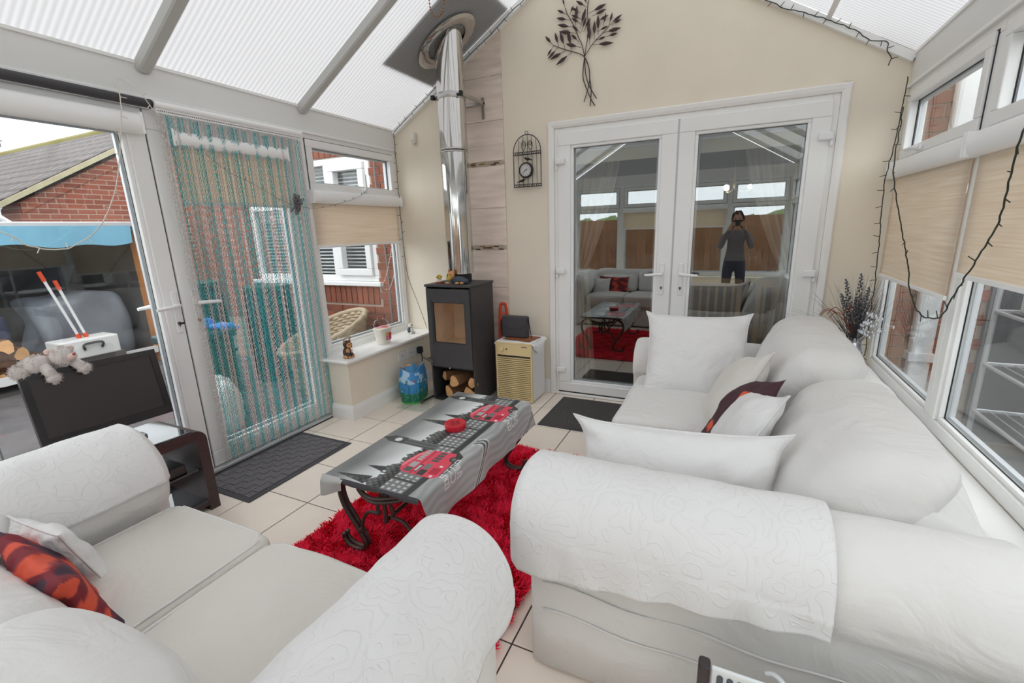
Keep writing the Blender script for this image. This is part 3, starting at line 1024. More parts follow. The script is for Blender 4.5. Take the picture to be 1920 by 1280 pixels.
# ---- log store under a felt roof
ls = thing('log_store', 'dark timber log store with a felt roof, seen past the television', 'log store', (-6.8, 1.6, -0.1))
g = G().box((-8.3, -0.5, -0.1), (-8.2, 3.15, 1.5)).box((-8.3, -0.55, -0.1), (-6.5, -0.45, 1.5))
g.build('back_boards', 'store_dark', ls)
g = G(); g.prism([(-6.35, 1.50), (-8.4, 1.60), (-8.4, 1.66), (-6.35, 1.60)], (0, -0.6, 0), (1,0,0), (0,0,1), (0, 3.70, 0)); g.build('roof', 'felt', ls, fix=True)
g = G().box((-6.40, -0.6, 1.545), (-6.33, 3.08, 1.60)); g.build('roof_edge', 'metal_grey', ls, bevel=0.01)
post = G().box((-6.5, 3.10, -0.1), (-6.38, 3.30, 1.54)).build('post', 'post_wood', ls)
G().box((-8.25, 3.16, -0.1), (-6.5, 3.20, 1.5)).build('side_board', 'store_dark', ls)
G().box((-6.45, -0.5, 0.02), (-6.40, 3.1, 0.10)).build('front_rail', 'gutter', ls)
fl = G().sheet(lambda u, v: (-6.27-0.02*math.sin(u*23)-0.02*v, -0.5+u*3.52, 1.555-v*(0.18+0.03*math.sin(u*9)+0.015*math.sin(u*41))), 60, 6)
tag(fl.build('tarpaulin', 'tarp_blue', smooth=180), 'pale blue tarpaulin strip hanging under the log store roof edge', 'tarpaulin')
gt = G().sheet(lambda u, v: (-7.5-0.5*v-0.06*math.sin(u*14+v*3)-0.04*math.sin(u*31), 0.2+u*2.75, 1.05-0.30*v+0.06*math.sin(u*8)), 50, 8)
tag(gt.build('plastic_sheet', 'tarp_grey', smooth=180), 'crumpled grey plastic sheet draped inside the log store', 'plastic sheet')
tag(G().rbox((-7.05, 2.62, 0.38), (0.32, 0.42, 0.42), 0.12, 8, lambda p: p+Vector((nz(p,3,0.08), nz(p,3,0.08,5), nz(p,3,0.06,9)))).build('covered_bundle', 'tarp_grey', smooth=180), 'grey covered bundle at the right end of the log store', 'bundle')
tag(G().box((-7.5, 1.4, -0.1), (-7.2, 2.1, 0.62)).build('storage_box', 'tarp_navy', bevel=0.03), 'navy blue storage box behind the stacked logs', 'storage box')
def log_mesh(r, L, seed, tri=True):
    random.seed(seed)
    g = G(); n = 10
    pr = []
    for k in range(n):
        a = 2*PI*k/n
        rr = r*(1+random.uniform(-0.12, 0.12))
        if tri: rr *= 0.72+0.33*abs(math.cos(1.5*a+seed))
        pr.append((rr*math.cos(a), rr*math.sin(a)))
    g.cur = 0
    vs = [(x, y, z) for x in (-L/2, L/2) for (y, z) in pr]
    g.add(vs, [(k, (k+1) % n, n+(k+1) % n, n+k) for k in range(n)])
    g.cur = 1
    g.add([(-L/2-0.001, y, z) for y, z in pr]+[(L/2+0.001, y, z) for y, z in pr], [tuple(range(n-1,-1,-1)), tuple(range(n, 2*n))])
    return g.mesh('log', ['log_bark', 'log_face'], smooth=None)
LM = [log_mesh(0.072, 0.32, k) for k in range(5)]
random.seed(11)
spots = []
LPOS = []
for r_i in range(4):
    for k in range(5-r_i if r_i > 1 else 5):
        LPOS.append((r_i, k))
        spots.append((-6.75+random.uniform(-0.06, 0.06), 1.68+0.13*k+0.065*(r_i % 2), 0.04+0.108*r_i))
for k, s in enumerate(spots):
    o = inst('log', random.choice(LM), None, s, (random.uniform(0, 6), random.uniform(-.1, .1), random.choice((random.uniform(-.3, .3), 1.4+random.uniform(-.3, .3)))))
    rw, cl_ = LPOS[k]
    tag(o, '%s split log from the left in the %s row of the outdoor pile' % (('first', 'second', 'third', 'fourth', 'fifth')[cl_], ('bottom', 'second', 'third', 'top')[rw]), 'log', 'logs stacked in the outdoor store')
cr = thing('crate', 'white toolbox crate with a black carry handle beside the stacked logs', 'crate', (-6.35, 2.35, 0.2))
G().box((-6.45, 2.10, 0.18), (-6.15, 2.62, 0.38)).build('body', 'crate', cr, bevel=0.015)
g = G(); g.tube(smoothpath([(-6.14, 2.30, 0.27), (-6.12, 2.30, 0.33), (-6.12, 2.45, 0.33), (-6.14, 2.45, 0.27)], 5), 0.012, 6); g.build('handle', 'black', cr, smooth=60)
G().box((-6.44, 2.05, -0.1), (-6.16, 2.66, 0.18)).build('stand', 'store_dark', cr)
for k, (y0, y1, zt) in enumerate(((2.34, 2.18, 1.02), (2.40, 2.28, 0.92))):
    pk = thing('pole', ('taller' if k == 0 else 'shorter')+' white pole with an orange end rising from the white crate', 'pole', (-6.3, y0, 0.38))
    G().cyl((-6.3, y0, 0.38), (-6.3, y1, zt), 0.014, n=8).build('shaft', 'gutter', pk, smooth=60)
    dv = (Vector((-6.3, y1, zt))-Vector((-6.3, y0, 0.38))).normalized()
    e = Vector((-6.3, y1, zt)); G().cyl(e-dv*0.01, e+dv*0.09, 0.019, n=8).build('tip', 'orange_red', pk, smooth=60)
    e = Vector((-6.3, y0, 0.38)); G().cyl(e, e+dv*0.05, 0.022, n=8).build('socket', 'orange_red', pk, smooth=60)

# ---- wicker chair and garden things by the house wall
wc = thing('wicker_chair', 'round woven wicker chair standing outside below the house window', 'chair', (-3.55, 3.15, -0.1))
def wick(th, t):
    R = 0.34+0.10*t
    back = 0.5+0.5*math.cos(th-0.9)
    z = 0.18+t*(0.12+0.34*back)
    return (-3.52+R*math.cos(th), 3.12+R*math.sin(th)*0.85, z)
for r_i in range(15):
    t = r_i/14
    pts = [Vector(wick(2*PI*k/48, t))+Vector((0, 0, 0.008*math.sin(k*PI))) for k in range(48)]
    pts = [p*1.0 + Vector((0.010*(1 if (k+r_i) % 2 else -1)*math.cos(2*PI*k/48), 0.010*(1 if (k+r_i) % 2 else -1)*math.sin(2*PI*k/48), 0)) for k, p in enumerate(pts)]
    G().tube(pts, 0.017 if r_i < 14 else 0.026, 6, closed=True).build('woven_band', 'wicker', wc, smooth=180)
g = G()
for k in range(24): g.tube([wick(2*PI*k/24, t/5) for t in range(6)], 0.010, 5)
g.build('stakes', 'wicker', wc, smooth=180)
g = G(); g.lathe([(0.34, 0.20), (0.30, 0.05), (0.26, -0.1)], (-3.52, 3.12, 0), 24); g.lathe([(0.0, 0.21), (0.33, 0.20)], (-3.52, 3.12, 0), 24); g.build('base', 'wicker', wc, smooth=40)

bn = thing('garden_caddy', 'dark green garden caddy outside the chain curtain with blue gloves on top', 'garden caddy', (-3.7, 2.05, -0.1))
g = G(); g.rbox((-3.72, 2.07, 0.27), (0.17, 0.20, 0.36), 0.04, 4); g.build('body', 'bin_green', bn, smooth=180)
g = G(); g.rbox((-3.72, 2.07, 0.65), (0.19, 0.22, 0.03), 0.02, 4); g.build('lid', 'bin_dark', bn, smooth=180)
g = G(); g.tube(smoothpath([(-3.55, 1.92, 0.5), (-3.50, 1.92, 0.52), (-3.50, 2.22, 0.52), (-3.55, 2.22, 0.5)], 5), 0.012, 6); g.build('handle', 'bin_dark', bn, smooth=180)
gl = G().ball((-3.70, 2.10, 0.72), (0.07, 0.12, 0.05), 14, 8, lambda d: 1+0.25*math.sin(5*d.x+3*d.y))
for k in range(4): gl.tube([(-3.66, 2.14+0.03*k, 0.71), (-3.60, 2.19+0.035*k, 0.70), (-3.57, 2.21+0.04*k, 0.66)], [0.02, 0.018, 0.012], 6)
tag(gl.build('gloves', 'glove_blue', smooth=180), 'blue gloves lying on the green garden caddy outside', 'gloves')
tag(G().ball((-3.36, 1.98, 0.14), (0.11, 0.12, 0.24), 14, 10, lambda d: 1+0.12*math.sin(6*d.x+4*d.z)).build('stone_ornament', 'stone_white', smooth=180), 'pale stone ornament in front of the green garden caddy', 'ornament')
for k, (x, y, r, h) in enumerate(((-4.5, 2.55, 0.26, 0.95), (-4.35, 3.2, 0.24, 0.85))):
    b = thing('water_barrel', ('nearer' if k == 0 else 'farther')+' dark green water barrel against the house, seen through the chain curtain', 'barrel', (x, y, -0.1))
    g = G(); g.lathe([(r*0.86, -0.1), (r, h*0.35), (r, h*0.6), (r*0.88, h)], (x, y, 0), 20)
    g.build('body', 'bin_dark', b, smooth=40)
    G().lathe([(r*0.92, h), (r*0.92, h+0.04), (0.0, h+0.06)], (x, y, 0), 20).build('lid', 'bin_green', b, smooth=40)

# ---- right-hand side outside: the house wall carries on
hr = struct('wall_house_right')
G().box((XR+0.10, HY+0.012, -0.2), (1.42, HY+0.02, 3.0)).build('mortar_bed', 'mortar', hr)
z, row = 0.35, 0
while z < 2.35:
    x = XR+0.10-0.1125*(row % 2)
    while x < 1.40:
        p, q = max(x, XR+0.10), min(x+BW, 1.42)
        if q-p > 0.03: inst('brick', bm_full if abs(q-p-BW) < 1e-4 else brick_mesh(q-p, BH), hr, (p, HY, z))
        x += 0.225
    z += 0.075; row += 1
G().box((1.42, HY-0.02, -0.1), (3.4, HY+0.02, 2.4)).build('dark_boarding', 'shed_dark', hr)
G().box((3.3, -3, -0.1), (3.4, HY-0.03, 2.2)).build('side_boarding', 'shed_dark', hr)
dp = thing('drainpipe', 'wide white drainpipe on the brick wall outside the right window', 'drainpipe', (1.13, 3.56, -0.1))
G().box((1.075, 3.53, -0.1), (1.185, 3.612, 3.0)).build('pipe', 'gutter', dp, bevel=0.02)
for z in (0.5, 1.5, 2.4): G().box((1.065, 3.522, z), (1.195, 3.616, z+0.05)).build('clip', 'gutter', dp)
rk = thing('shelf_rack', 'grey metal shelf rack outside the second right window', 'rack', (1.6, 2.2, -0.1))
for (x, y) in ((1.35, 2.15), (1.35, 3.35), (1.70, 2.15), (1.70, 3.35)):
    G().cyl((x, y, -0.1), (x, y, 1.35), 0.014, n=8).build('upright', 'metal_grey', rk, smooth=60)
for z in (0.28, 0.56, 0.86, 1.2):
    g = G(); g.tube([(1.35, 2.15, z), (1.35, 3.35, z), (1.70, 3.35, z), (1.70, 2.15, z)], 0.011, 6, closed=True)
    for k in range(5): g.cyl((1.42+0.06*k, 2.15, z), (1.42+0.06*k, 3.35, z), 0.004, n=5)
    g.build('shelf', 'metal_grey', rk)
tag(G().box((1.40, 3.05, 0.875), (1.62, 3.25, 1.0)).build('shelf_box', 'stone_white', bevel=0.01), 'small white box on the outdoor metal shelf rack', 'box')
cv = thing('covered_barbecue', 'grey fabric covered barbecue outside the second right window', 'barbecue', (1.5, 1.6, -0.1))
g = G(); g.rbox((1.62, 1.62, 0.35), (0.38, 0.36, 0.48), 0.2, 8, lambda p: p+Vector((nz(p,3,0.07), nz(p,3,0.07,3), nz(p,3,0.05,8)))); g.build('cover', 'cover_grey', cv, smooth=180)
g = G(); g.tube([(1.22, 1.75, 0.62), (1.18, 1.70, 0.60), (1.18, 1.52, 0.55)], 0.035, 8); g.build('handle', 'gutter', cv, smooth=60)

# ---- garden fence behind the camera side
fe = thing('garden_fence', 'brown vertical board garden fence reflected in the door glass', 'fence', (-1, -7.5, -0.1))
bd = G().box((0, 0, 0), (0.145, 0.02, 1.65)).mesh('board', 'fence')
for k in range(90): inst('board', bd, fe, (-8+k*0.15, -7.5+0.012*(k % 2), -0.1))
hd = G()
random.seed(5)
for k in range(14):
    hd.ball((-8+k*1.05, -9.0+random.uniform(-.3,.3), 0.9), (0.9, 0.6, random.uniform(0.6, 0.85)), 12, 8, lambda d: 1+0.2*math.sin(9*d.x)*math.sin(8*d.y+5*d.z))
hd.build('hedge', 'grass', smooth=180)
tag(bpy.data.objects['hedge'], 'green hedge beyond the garden fence', 'hedge', kind='stuff')

# ---- lounge behind the back doors
lw = struct('wall_lounge')
LX0, LX1, LY0, LY1, LZ = -2.6, 1.9, D+TH, 7.6, 2.4
g = G().box((LX0-0.1, LY0, -0.05), (LX0, LY1, LZ)).box((LX1, LY0, -0.05), (LX1+0.1, LY1, LZ)).box((LX0, LY1, -0.05), (LX1, LY1+0.1, LZ))
g.build('plaster', 'lounge_wall', lw)
lc = struct('ceiling_lounge'); G().box((LX0, LY0, LZ), (LX1, LY1, LZ+0.1)).build('plasterboard', 'lounge_wall', lc)
lf = struct('floor_lounge'); G().box((LX0, D+0.07, -0.06), (LX1, LY1, -0.002)).build('boards', 'lounge_floor', lf)
def lounge_curtain(x_out, x_in, tie_x, label):
    t = thing('curtain', label, 'curtain', (x_out, 3.78, 0.02))
    def fn(u, v):
        z = 2.12-2.10*v
        tt = min(1, v/0.52)
        if v < 0.52: k = tt**1.6; xi = x_in+(tie_x-x_in)*k
        else: xi = tie_x+(x_in-tie_x)*0.35*((v-0.52)/0.48)
        x = x_out+(xi-x_out)*u
        return (x, 3.80+0.035*math.sin(u*34+v*2), z)
    G().sheet(fn, 90, 30).build('drape', 'curtain_sheer', t, smooth=180)
    zt = 2.12-2.10*0.52
    g = G(); g.tube(smoothpath([(x_out, 3.84, zt+0.05), (x_out, 3.75, zt+0.03), (tie_x, 3.75, zt-0.01), (tie_x, 3.85, zt)], 5), 0.022, 6, flat=0.5); g.build('tieback', 'curtain', t, smooth=180)
lounge_curtain(-1.22, -0.80, -1.08, 'cream tied-back curtain behind the left back door')
lounge_curtain(0.50, 0.02, 0.34, 'cream tied-back curtain behind the right back door')
for k, (a, b) in enumerate(((-1.12, -0.48), (-0.25, 0.39))):
    t = thing('pleated_blind', ('left' if k == 0 else 'right')+' back door pleated blind raised to the top of the glass', 'blind', (a, D+0.05, 1.85))
    G().box((a, D+0.045, 1.925), (b, D+0.07, 1.965)).build('head_rail', 'upvc', t)
    g = G()
    for q in range(7): g.prism([(0,0),(0.02,0.006),(0,0.012)], (a, D+0.048, 1.84+q*0.012), (0,1,0), (0,0,1), (b-a,0,0))
    g.build('pleats', 'curtain', t, fix=True)
    for x in (a+0.01, b-0.01): G().cyl((x, D+0.05, 0.14), (x, D+0.05, 1.85), 0.0025, n=5).build('guide_wire', 'gutter', t)
def wood_chair(x, y, rz, label):
    t = thing('wooden_chair', label, 'chair', (x, y, 0), None, rz)
    for sx in (-0.2, 0.2):
        for sy in (-0.2, 0.2):
            G().box((sx-0.018, sy-0.018, 0), (sx+0.018, sy+0.018, 0.44 if sy > 0 else 0.92)).build('leg', 'wood_light', t, local=True)
    G().rbox((0, 0, 0.455), (0.22, 0.22, 0.02), 0.012, 2).build('seat', 'wood_light', t, local=True, smooth=180)
    G().box((-0.2, -0.215, 0.86), (0.2, -0.185, 0.93)).build('top_rail', 'wood_light', t, local=True, bevel=0.01)
    for k in range(6): G().box((-0.165+k*0.062, -0.21, 0.47), (-0.145+k*0.062, -0.19, 0.87)).build('slat', 'wood_light', t, local=True)
wood_chair(-0.10, 4.35, 0.0, 'light wood slat-back chair nearest the door meeting stiles, seen through the right back door')
wood_chair(0.42, 4.40, 0.1, 'light wood slat-back chair beside the right curtain, seen through the right back door')
lp = thing('pendant_lamp', 'small lit three-bulb ceiling lamp deep in the lounge', 'lamp', (0.0, 6.3, 2.4))
G().cyl((0.0, 6.3, 2.4), (0.0, 6.3, 1.75), 0.012, n=8).build('stem', 'brass', lp)
for k in range(3):
    a = 2*PI*k/3
    G().tube([(0, 6.3, 1.77), (0.10*math.cos(a), 6.3+0.10*math.sin(a), 1.72), (0.17*math.cos(a), 6.3+0.17*math.sin(a), 1.74)], 0.008, 6).build('arm', 'brass', lp, smooth=60)
    G().ball((0.17*math.cos(a), 6.3+0.17*math.sin(a), 1.78), (0.03, 0.03, 0.025), 10, 8).build('bulb', 'lamp_glow', lp, smooth=180)
# ================================================================ SOFT FURNITURE
def arm_profile(r, zc, wb, n=26, z0=0.02):
    """cross-section of a rolled arm: (across, z) from one foot over the roll to the other"""
    a0 = -PI/2 + math.asin(min(1, wb/r)) if wb < r else 0
    zj = zc - math.sqrt(max(0, r*r-wb*wb))
    pts = [(wb, z0), (wb, z0+(zj-z0)*0.35), (wb, z0+(zj-z0)*0.7)]
    for k in range(n+1):
        a = a0 + (PI-2*a0)*k/n
        pts.append((r*math.cos(a), zc+r*math.sin(a)))
    pts += [(-wb, z0+(zj-z0)*0.7), (-wb, z0+(zj-z0)*0.35), (-wb, z0)]
    return pts

def arm_geo(axis, cc, r, zc, wb, a0, a1, seed=0.0, wr=0.006, nose=0.05, flip=False):
    """rolled arm running along x or y between a0 and a1 (a1 = rounded front end); cc = centre across"""
    prof = arm_profile(r, zc, wb)
    secs = []
    L = a1-a0
    st = [0.0, 0.001] + [i/18 for i in range(1, 18)]
    pos = [a0+L*s*(1-nose/abs(L)) for s in st]
    sc = [1.0]*len(pos)
    e = a1-math.copysign(nose, L)
    for k in range(0, 6):
        t = k/5*PI/2
        pos.append(e+math.copysign(nose*math.sin(t), L)); sc.append(1-0.10*(1-math.cos(t)))
    for p, s in zip(pos, sc):
        q = []
        for (a, z) in prof:
            aa = a*s; zz = (z-zc)*s+zc if z > zc-r*0.9 else z
            w = Vector((p, cc+aa, zz)) if axis == 'x' else Vector((cc+aa, p, zz))
            d = nz(w, 5, wr, seed)+nz(w, 13, wr*0.4, seed+4)
            n = Vector((0, aa, zz-zc)) if axis == 'x' else Vector((aa, 0, zz-zc))
            if n.length > 1e-6: w = w+n.normalized()*d
            q.append(w)
        secs.append(q)
    return G().loft(secs)

def pillow(Wd, Ht, T, seed=1.0, corner=0.12, pinch=0.05, nu=44, nv=36, wr=0.014, sag=0.0):
    """stuffed cushion in its own xy plane, z = thickness; pointed corners, drawn-in sides"""
    def out(u, v):
        x = u*(1-pinch*(1-v*v)**1.0*abs(u)**3) * (1+corner*abs(u)**9*abs(v)**9)
        y = v*(1-pinch*(1-u*u)**1.0*abs(v)**3) * (1+corner*abs(u)**9*abs(v)**9)
        return x*Wd/2, y*Ht/2
    def h(u, v):
        return T/2*max(0, (1-abs(u)**2.6))**0.55*max(0, (1-abs(v)**2.6))**0.55
    vs, fs = [], []
    def lin(k, n):
        t = -1+2*k/(n-1)
        return math.sin(t*PI/2)*0.55+t*0.45
    for side in (1, -1):
        for j in range(nv):
            for i in range(nu):
                u, v = lin(i, nu), lin(j, nv)
                x, y = out(u, v)
                z = side*h(u, v)
                edge = (1-abs(u)**4)*(1-abs(v)**4)
                p = Vector((x, y, side))
                z += (nz(p, 7, wr, seed)+nz(p, 18, wr*0.45, seed+3))*min(1, edge*2.5)
                rad = nz(Vector((math.atan2(y, x)*2.2, side, seed)), 2.2, wr*1.2)
                z += rad*max(0, 1-edge)*min(1, edge*6)
                z += sag*(1-abs(u)**2)*(v)
                vs.append(Vector((x, y, z)))
    b = nu*nv
    for s in (0, 1):
        for j in range(nv-1):
            for i in range(nu-1):
                q = (s*b+j*nu+i, s*b+j*nu+i+1, s*b+(j+1)*nu+i+1, s*b+(j+1)*nu+i)
                fs.append(q if s == 0 else tuple(reversed(q)))
    ring = [(i, 0) for i in range(nu)]+[(nu-1, j) for j in range(1, nv)]+[(i, nv-1) for i in range(nu-2, -1, -1)]+[(0, j) for j in range(nv-2, 0, -1)]
    rim = [Vector(vs[j*nu+i]) for i, j in ring]
    g = G(); g.add(vs, fs)
    return g, rim

def cushion(name, label, cat, M4, Wd, Ht, T, mt='fabric_cushion', seed=1.0, piping=0.0045, pm=None, colfn=None, group=None, **kw):
    g, rim = pillow(Wd, Ht, T, seed, **kw)
    t = thing(name, label, cat, tuple(M4.translation), group)
    me_v = [Vector(p) for p in g.v]
    g.move(lambda p: M4 @ p)
    o = g.build('cushion_cover', mt, t, smooth=180)
    if colfn:
        ca = o.data.color_attributes.new('Col', 'FLOAT_COLOR', 'POINT')
        fl = []
        for p in me_v: fl += [*colfn(p.x/(Wd/2), p.y/(Ht/2)), 1.0]
        ca.data.foreach_set('color', fl)
    bm = bmesh.new(); bm.from_mesh(o.data)
    bmesh.ops.remove_doubles(bm, verts=bm.verts, dist=0.0008)
    bm.to_mesh(o.data); bm.free()
    if piping:
        G().tube([M4 @ p for p in rim], piping, 6, closed=True).build('piping', pm or mt if not colfn else 'fabric_cushion', t, smooth=180)
    return t

def frame_m(org, X, Y):
    X = Vector(X).normalized(); Y = Vector(Y); Y = (Y-X*Y.dot(X)).normalized(); Z = X.cross(Y)
    m = Matrix((X, Y, Z)).transposed().to_4x4(); m.translation = Vector(org)
    return m

# ---------------------------------------------------------------- long sofa under the right windows
so = thing('sofa', 'long white slipcovered rolled-arm sofa under the right windows', 'sofa', (0.1, 2.1, 0))
arm_geo('x', 1.205, 0.152, 0.520, 0.115, 0.62, -0.485, 1.0, 0.008, nose=0.06).build('near_arm', 'fabric_white', so, smooth=180, fix=True)
arm_geo('x', 2.985, 0.150, 0.515, 0.110, 0.62, -0.505, 6.0, 0.008, nose=0.06).build('far_arm', 'fabric_white', so, smooth=180, fix=True)
def wr(a, s, off): return lambda p: p+Vector((nz(p, s, a, off), nz(p, s, a, off+7), nz(p, s, a, off+3)))
G().rbox((0.03, 2.09, 0.17), (0.47, 0.83, 0.15), 0.03, 14, wr(0.008, 6, 2)).build('base', 'fabric_white', so, smooth=180)
for k, (a, b) in enumerate(((1.33, 2.085), (2.10, 2.86))):
    def fn(p, a=a, b=b):
        t = (p.y-(a+b)/2)/((b-a)/2); s = (p.x-(-0.11))/0.36
        if p.z > 0.36: p = p+Vector((0, 0, 0.02*(1-t*t)*(1-s*s)))
        return p+Vector((nz(p, 5, 0.006, k), 0, nz(p, 5, 0.006, k+5)))
    G().rbox((-0.11, (a+b)/2, 0.375), (0.365, (b-a)/2, 0.085), 0.05, 12, fn).build('seat_cushion', 'fabric_white', so, smooth=180)
# back frame, sloping down towards the windows
secs = []
bp = [(0.30, 0.05), (0.30, 0.62), (0.34, 0.70), (0.44, 0.735), (0.55, 0.72), (0.635, 0.655), (0.655, 0.56), (0.658, 0.30), (0.658, 0.05)]
bp = [(q.x, q.z) for q in smoothpath([(x, 0, z) for x, z in bp], 3)]
for i in range(40):
    y = 1.31+(3.10-1.31)*i/39
    e = min(1, min(i/14.0, (39-i)/3.0)); e = math.sin(e*PI/2)
    q = []
    for (x, z) in bp:
        zz = 0.05+(z-0.05)*(0.90+0.10*e)
        p = Vector((0.48+(x-0.48)*(0.92+0.08*e), y, zz))
        p += Vector((nz(p, 5, 0.012, 3), 0, nz(p, 4, 0.016, 9) if zz > 0.5 else 0))
        q.append(p)
    secs.append(q)
G().loft(secs).build('back_frame', 'fabric_white', so, smooth=180, fix=True)
def back_cush(y0, y1, seed, top, lean):
    def fn(p):
        t = (p.y-(y0+y1)/2)/((y1-y0)/2)
        zz = (p.z-0.46)/(top-0.46)
        p = p+Vector((lean*zz, 0, 0))
        bul = (1-abs(t)**2.4)*(1-abs(2*zz-1)**2)
        p += Vector((-0.035*bul if p.x < 0.40+lean*zz else 0.03*bul, 0, 0.02*(1-t*t)*max(0, zz)))
        return p+Vector((nz(p, 4, 0.016, seed)+nz(p, 11, 0.005, seed), nz(p, 5, 0.01, seed+3), nz(p, 4, 0.014, seed+6)))
    return G().rbox((0.275, (y0+y1)/2, (0.46+top)/2), (0.135, (y1-y0)/2, (top-0.46)/2), 0.085, 16, fn, m=5)
back_cush(2.07, 2.98, 2.0, 0.86, 0.14).build('back_cushion', 'fabric_white', so, smooth=180)
bc = back_cush(1.30, 2.05, 8.0, 0.79, 0.19).build('back_cushion', 'fabric_white', so, smooth=180)
# loose cloth thrown over the back towards the sill
thp = smoothpath([(0.37, 0, 0.742), (0.45, 0, 0.758), (0.55, 0, 0.742), (0.640, 0, 0.680), (0.676, 0, 0.585), (0.700, 0, 0.508), (0.750, 0, 0.484)], 5)
def thr(u, v):
    q = thp[min(len(thp)-1, int(v*(len(thp)-1)+0.5))]
    y = 1.33+u*1.75
    e = max(0, min(1, u/0.24, (1-u)/0.05))
    z = 0.482+(q.z-0.482)*(math.sin(e*PI/2) if u < 0.5 else 0.65+0.35*math.sin(e*PI/2))
    k = max(0, 1-abs(v-0.35)/0.5)
    x = q.x-(0.035*(1-math.cos(u*7))*max(0, v-0.8)/0.2)
    return Vector((x, y, z+k*0.02*abs(noise.noise(Vector((u*7, v*2, 2))))+0.008))
th = G().sheet(thr, 60, len(thp))
tag(th.build('sofa_throw', 'fabric_white', smooth=180), 'white cloth thrown over the sofa back down to the window sill', 'throw')

for z_, y_ in ((0.335, 1.0855), (0.235, 1.0855)):
    G().tube([(-0.44+0.05*k, y_+0.002*math.sin(k), z_+0.006*math.sin(k*0.9)-0.03*k/21) for k in range(22)], 0.0035, 6).build('seam', 'fabric_white', so, smooth=180)
# embroidered cover over the near arm
def cover_arm(axis, cc, r, zc, a0, a1, ang0, drop0, drop1, seed, off=0.012, innerdrop=0.03):
    L = a1-a0
    def fn(u, v):
        # v: from inner side over the roll to the hanging outer hem ; u: along the arm, last part folds over the front
        R = r+off
        nfold = 0.80
        if u < nfold: p = a0+L*(u/nfold); k = 1.0
        else:
            t = (u-nfold)/(1-nfold)
            p = a1+math.copysign(0.055*math.sin(min(1, t*1.4)*PI/2), L); k = 1-0.62*max(0, t-0.15)
        tot = ang0*R
        arc = ang0*R
        lt = PI*0.5*R
        drop = drop0+(drop1-drop0)*min(1, u/nfold)
        full = arc+lt+drop+innerdrop
        s = v*full-innerdrop
        if s < 0: a = -1; aa = R*math.cos(PI/2-ang0)*1; x_, z_ = aa, zc+R*math.sin(PI/2-ang0)+s
        elif s < arc+lt:
            a = PI/2-ang0 + s/R
            x_, z_ = R*math.cos(a), zc+R*math.sin(a)
        else:
            x_, z_ = -R-0.004+0.006*math.sin(u*40)*((s-arc-lt)/max(drop, 1e-3)), zc-(s-arc-lt)
        if u >= nfold:
            x_ *= k; z_ = zc+(z_-zc)*k if z_ > zc-0.02 else zc+(z_-zc)*(0.5+0.5*k)
        w = Vector((p, cc+x_, z_)) if axis == 'x' else Vector((cc-x_, p, z_))
        d = nz(w, 6, 0.008, seed)+nz(w, 17, 0.003, seed)
        n = Vector((0, x_, z_-zc)) if axis == 'x' else Vector((-x_, 0, z_-zc))
        return w+n.normalized()*max(-0.004, d) if n.length > 1e-5 else w
    return G().sheet(fn, 90, 60)
cv1 = cover_arm('x', 1.205, 0.152, 0.520, 0.27, -0.485, 0.75, 0.060, 0.13, 3.0)
o = cv1.build('arm_cover', 'lace', smooth=180)
md = o.modifiers.new('thick', 'SOLIDIFY'); md.thickness = 0.004; md.offset = 1
tag(o, 'white embroidered cover draped over the near arm of the long sofa', 'arm cover')

# scatter cushions on the long sofa
cushion('cushion', 'large square white cushion leaning on the far sofa arm', 'cushion',
        frame_m((-0.13, 2.70, 0.640), (0.99, 0.05, 0.012), (0.02, 0.45, 0.85)), 0.535, 0.49, 0.17, seed=2.0, corner=0.08, pinch=0.05)
cushion('cushion', 'large white cushion with a frayed seam propped behind the near sofa arm', 'cushion',
        frame_m((-0.118, 1.505, 0.535), (1.0, -0.02, 0.06), (0.0, 0.10, 1.0)), 0.645, 0.34, 0.22, seed=5.0, corner=0.10, pinch=0.06, wr=0.016)
cushion('cushion', 'cream cushion leaning beside the large square white cushion', 'cushion',
        frame_m((0.06, 2.25, 0.60), (-0.25, 0.93, -0.32), (0.42, 0.32, 0.80)), 0.42, 0.40, 0.14, mt='fabric_cream', seed=8.0, corner=0.06, piping=0.004)
def plumcol(u, v):
    base = c(72, 42, 50)
    for (a, b, ra, rb) in ((-0.35, 0.45, 0.18, 0.13), (-0.85, -0.35, 0.14, 0.12), (0.4, -0.4, 0.2, 0.14)):
        if ((u-a)/ra)**2+((v-b)/rb)**2 < 1: return c(226, 92, 52)
    return base
cushion('cushion', 'dark plum cushion with orange spots between cream and white cushions', 'cushion',
        frame_m((0.075, 1.99, 0.585), (-0.30, 0.90, -0.30), (0.50, 0.22, 0.82)), 0.40, 0.38, 0.10, mt='fabric_attr', seed=3.0, corner=0.05, piping=0.0, colfn=plumcol)
cushion('cushion', 'small white cushion in front of the plum cushion on the long sofa', 'cushion',
        frame_m((0.085, 1.83, 0.590), (-0.22, 0.92, -0.26), (0.50, 0.16, 0.84)), 0.38, 0.36, 0.13, seed=9.0, corner=0.08, piping=0.004)

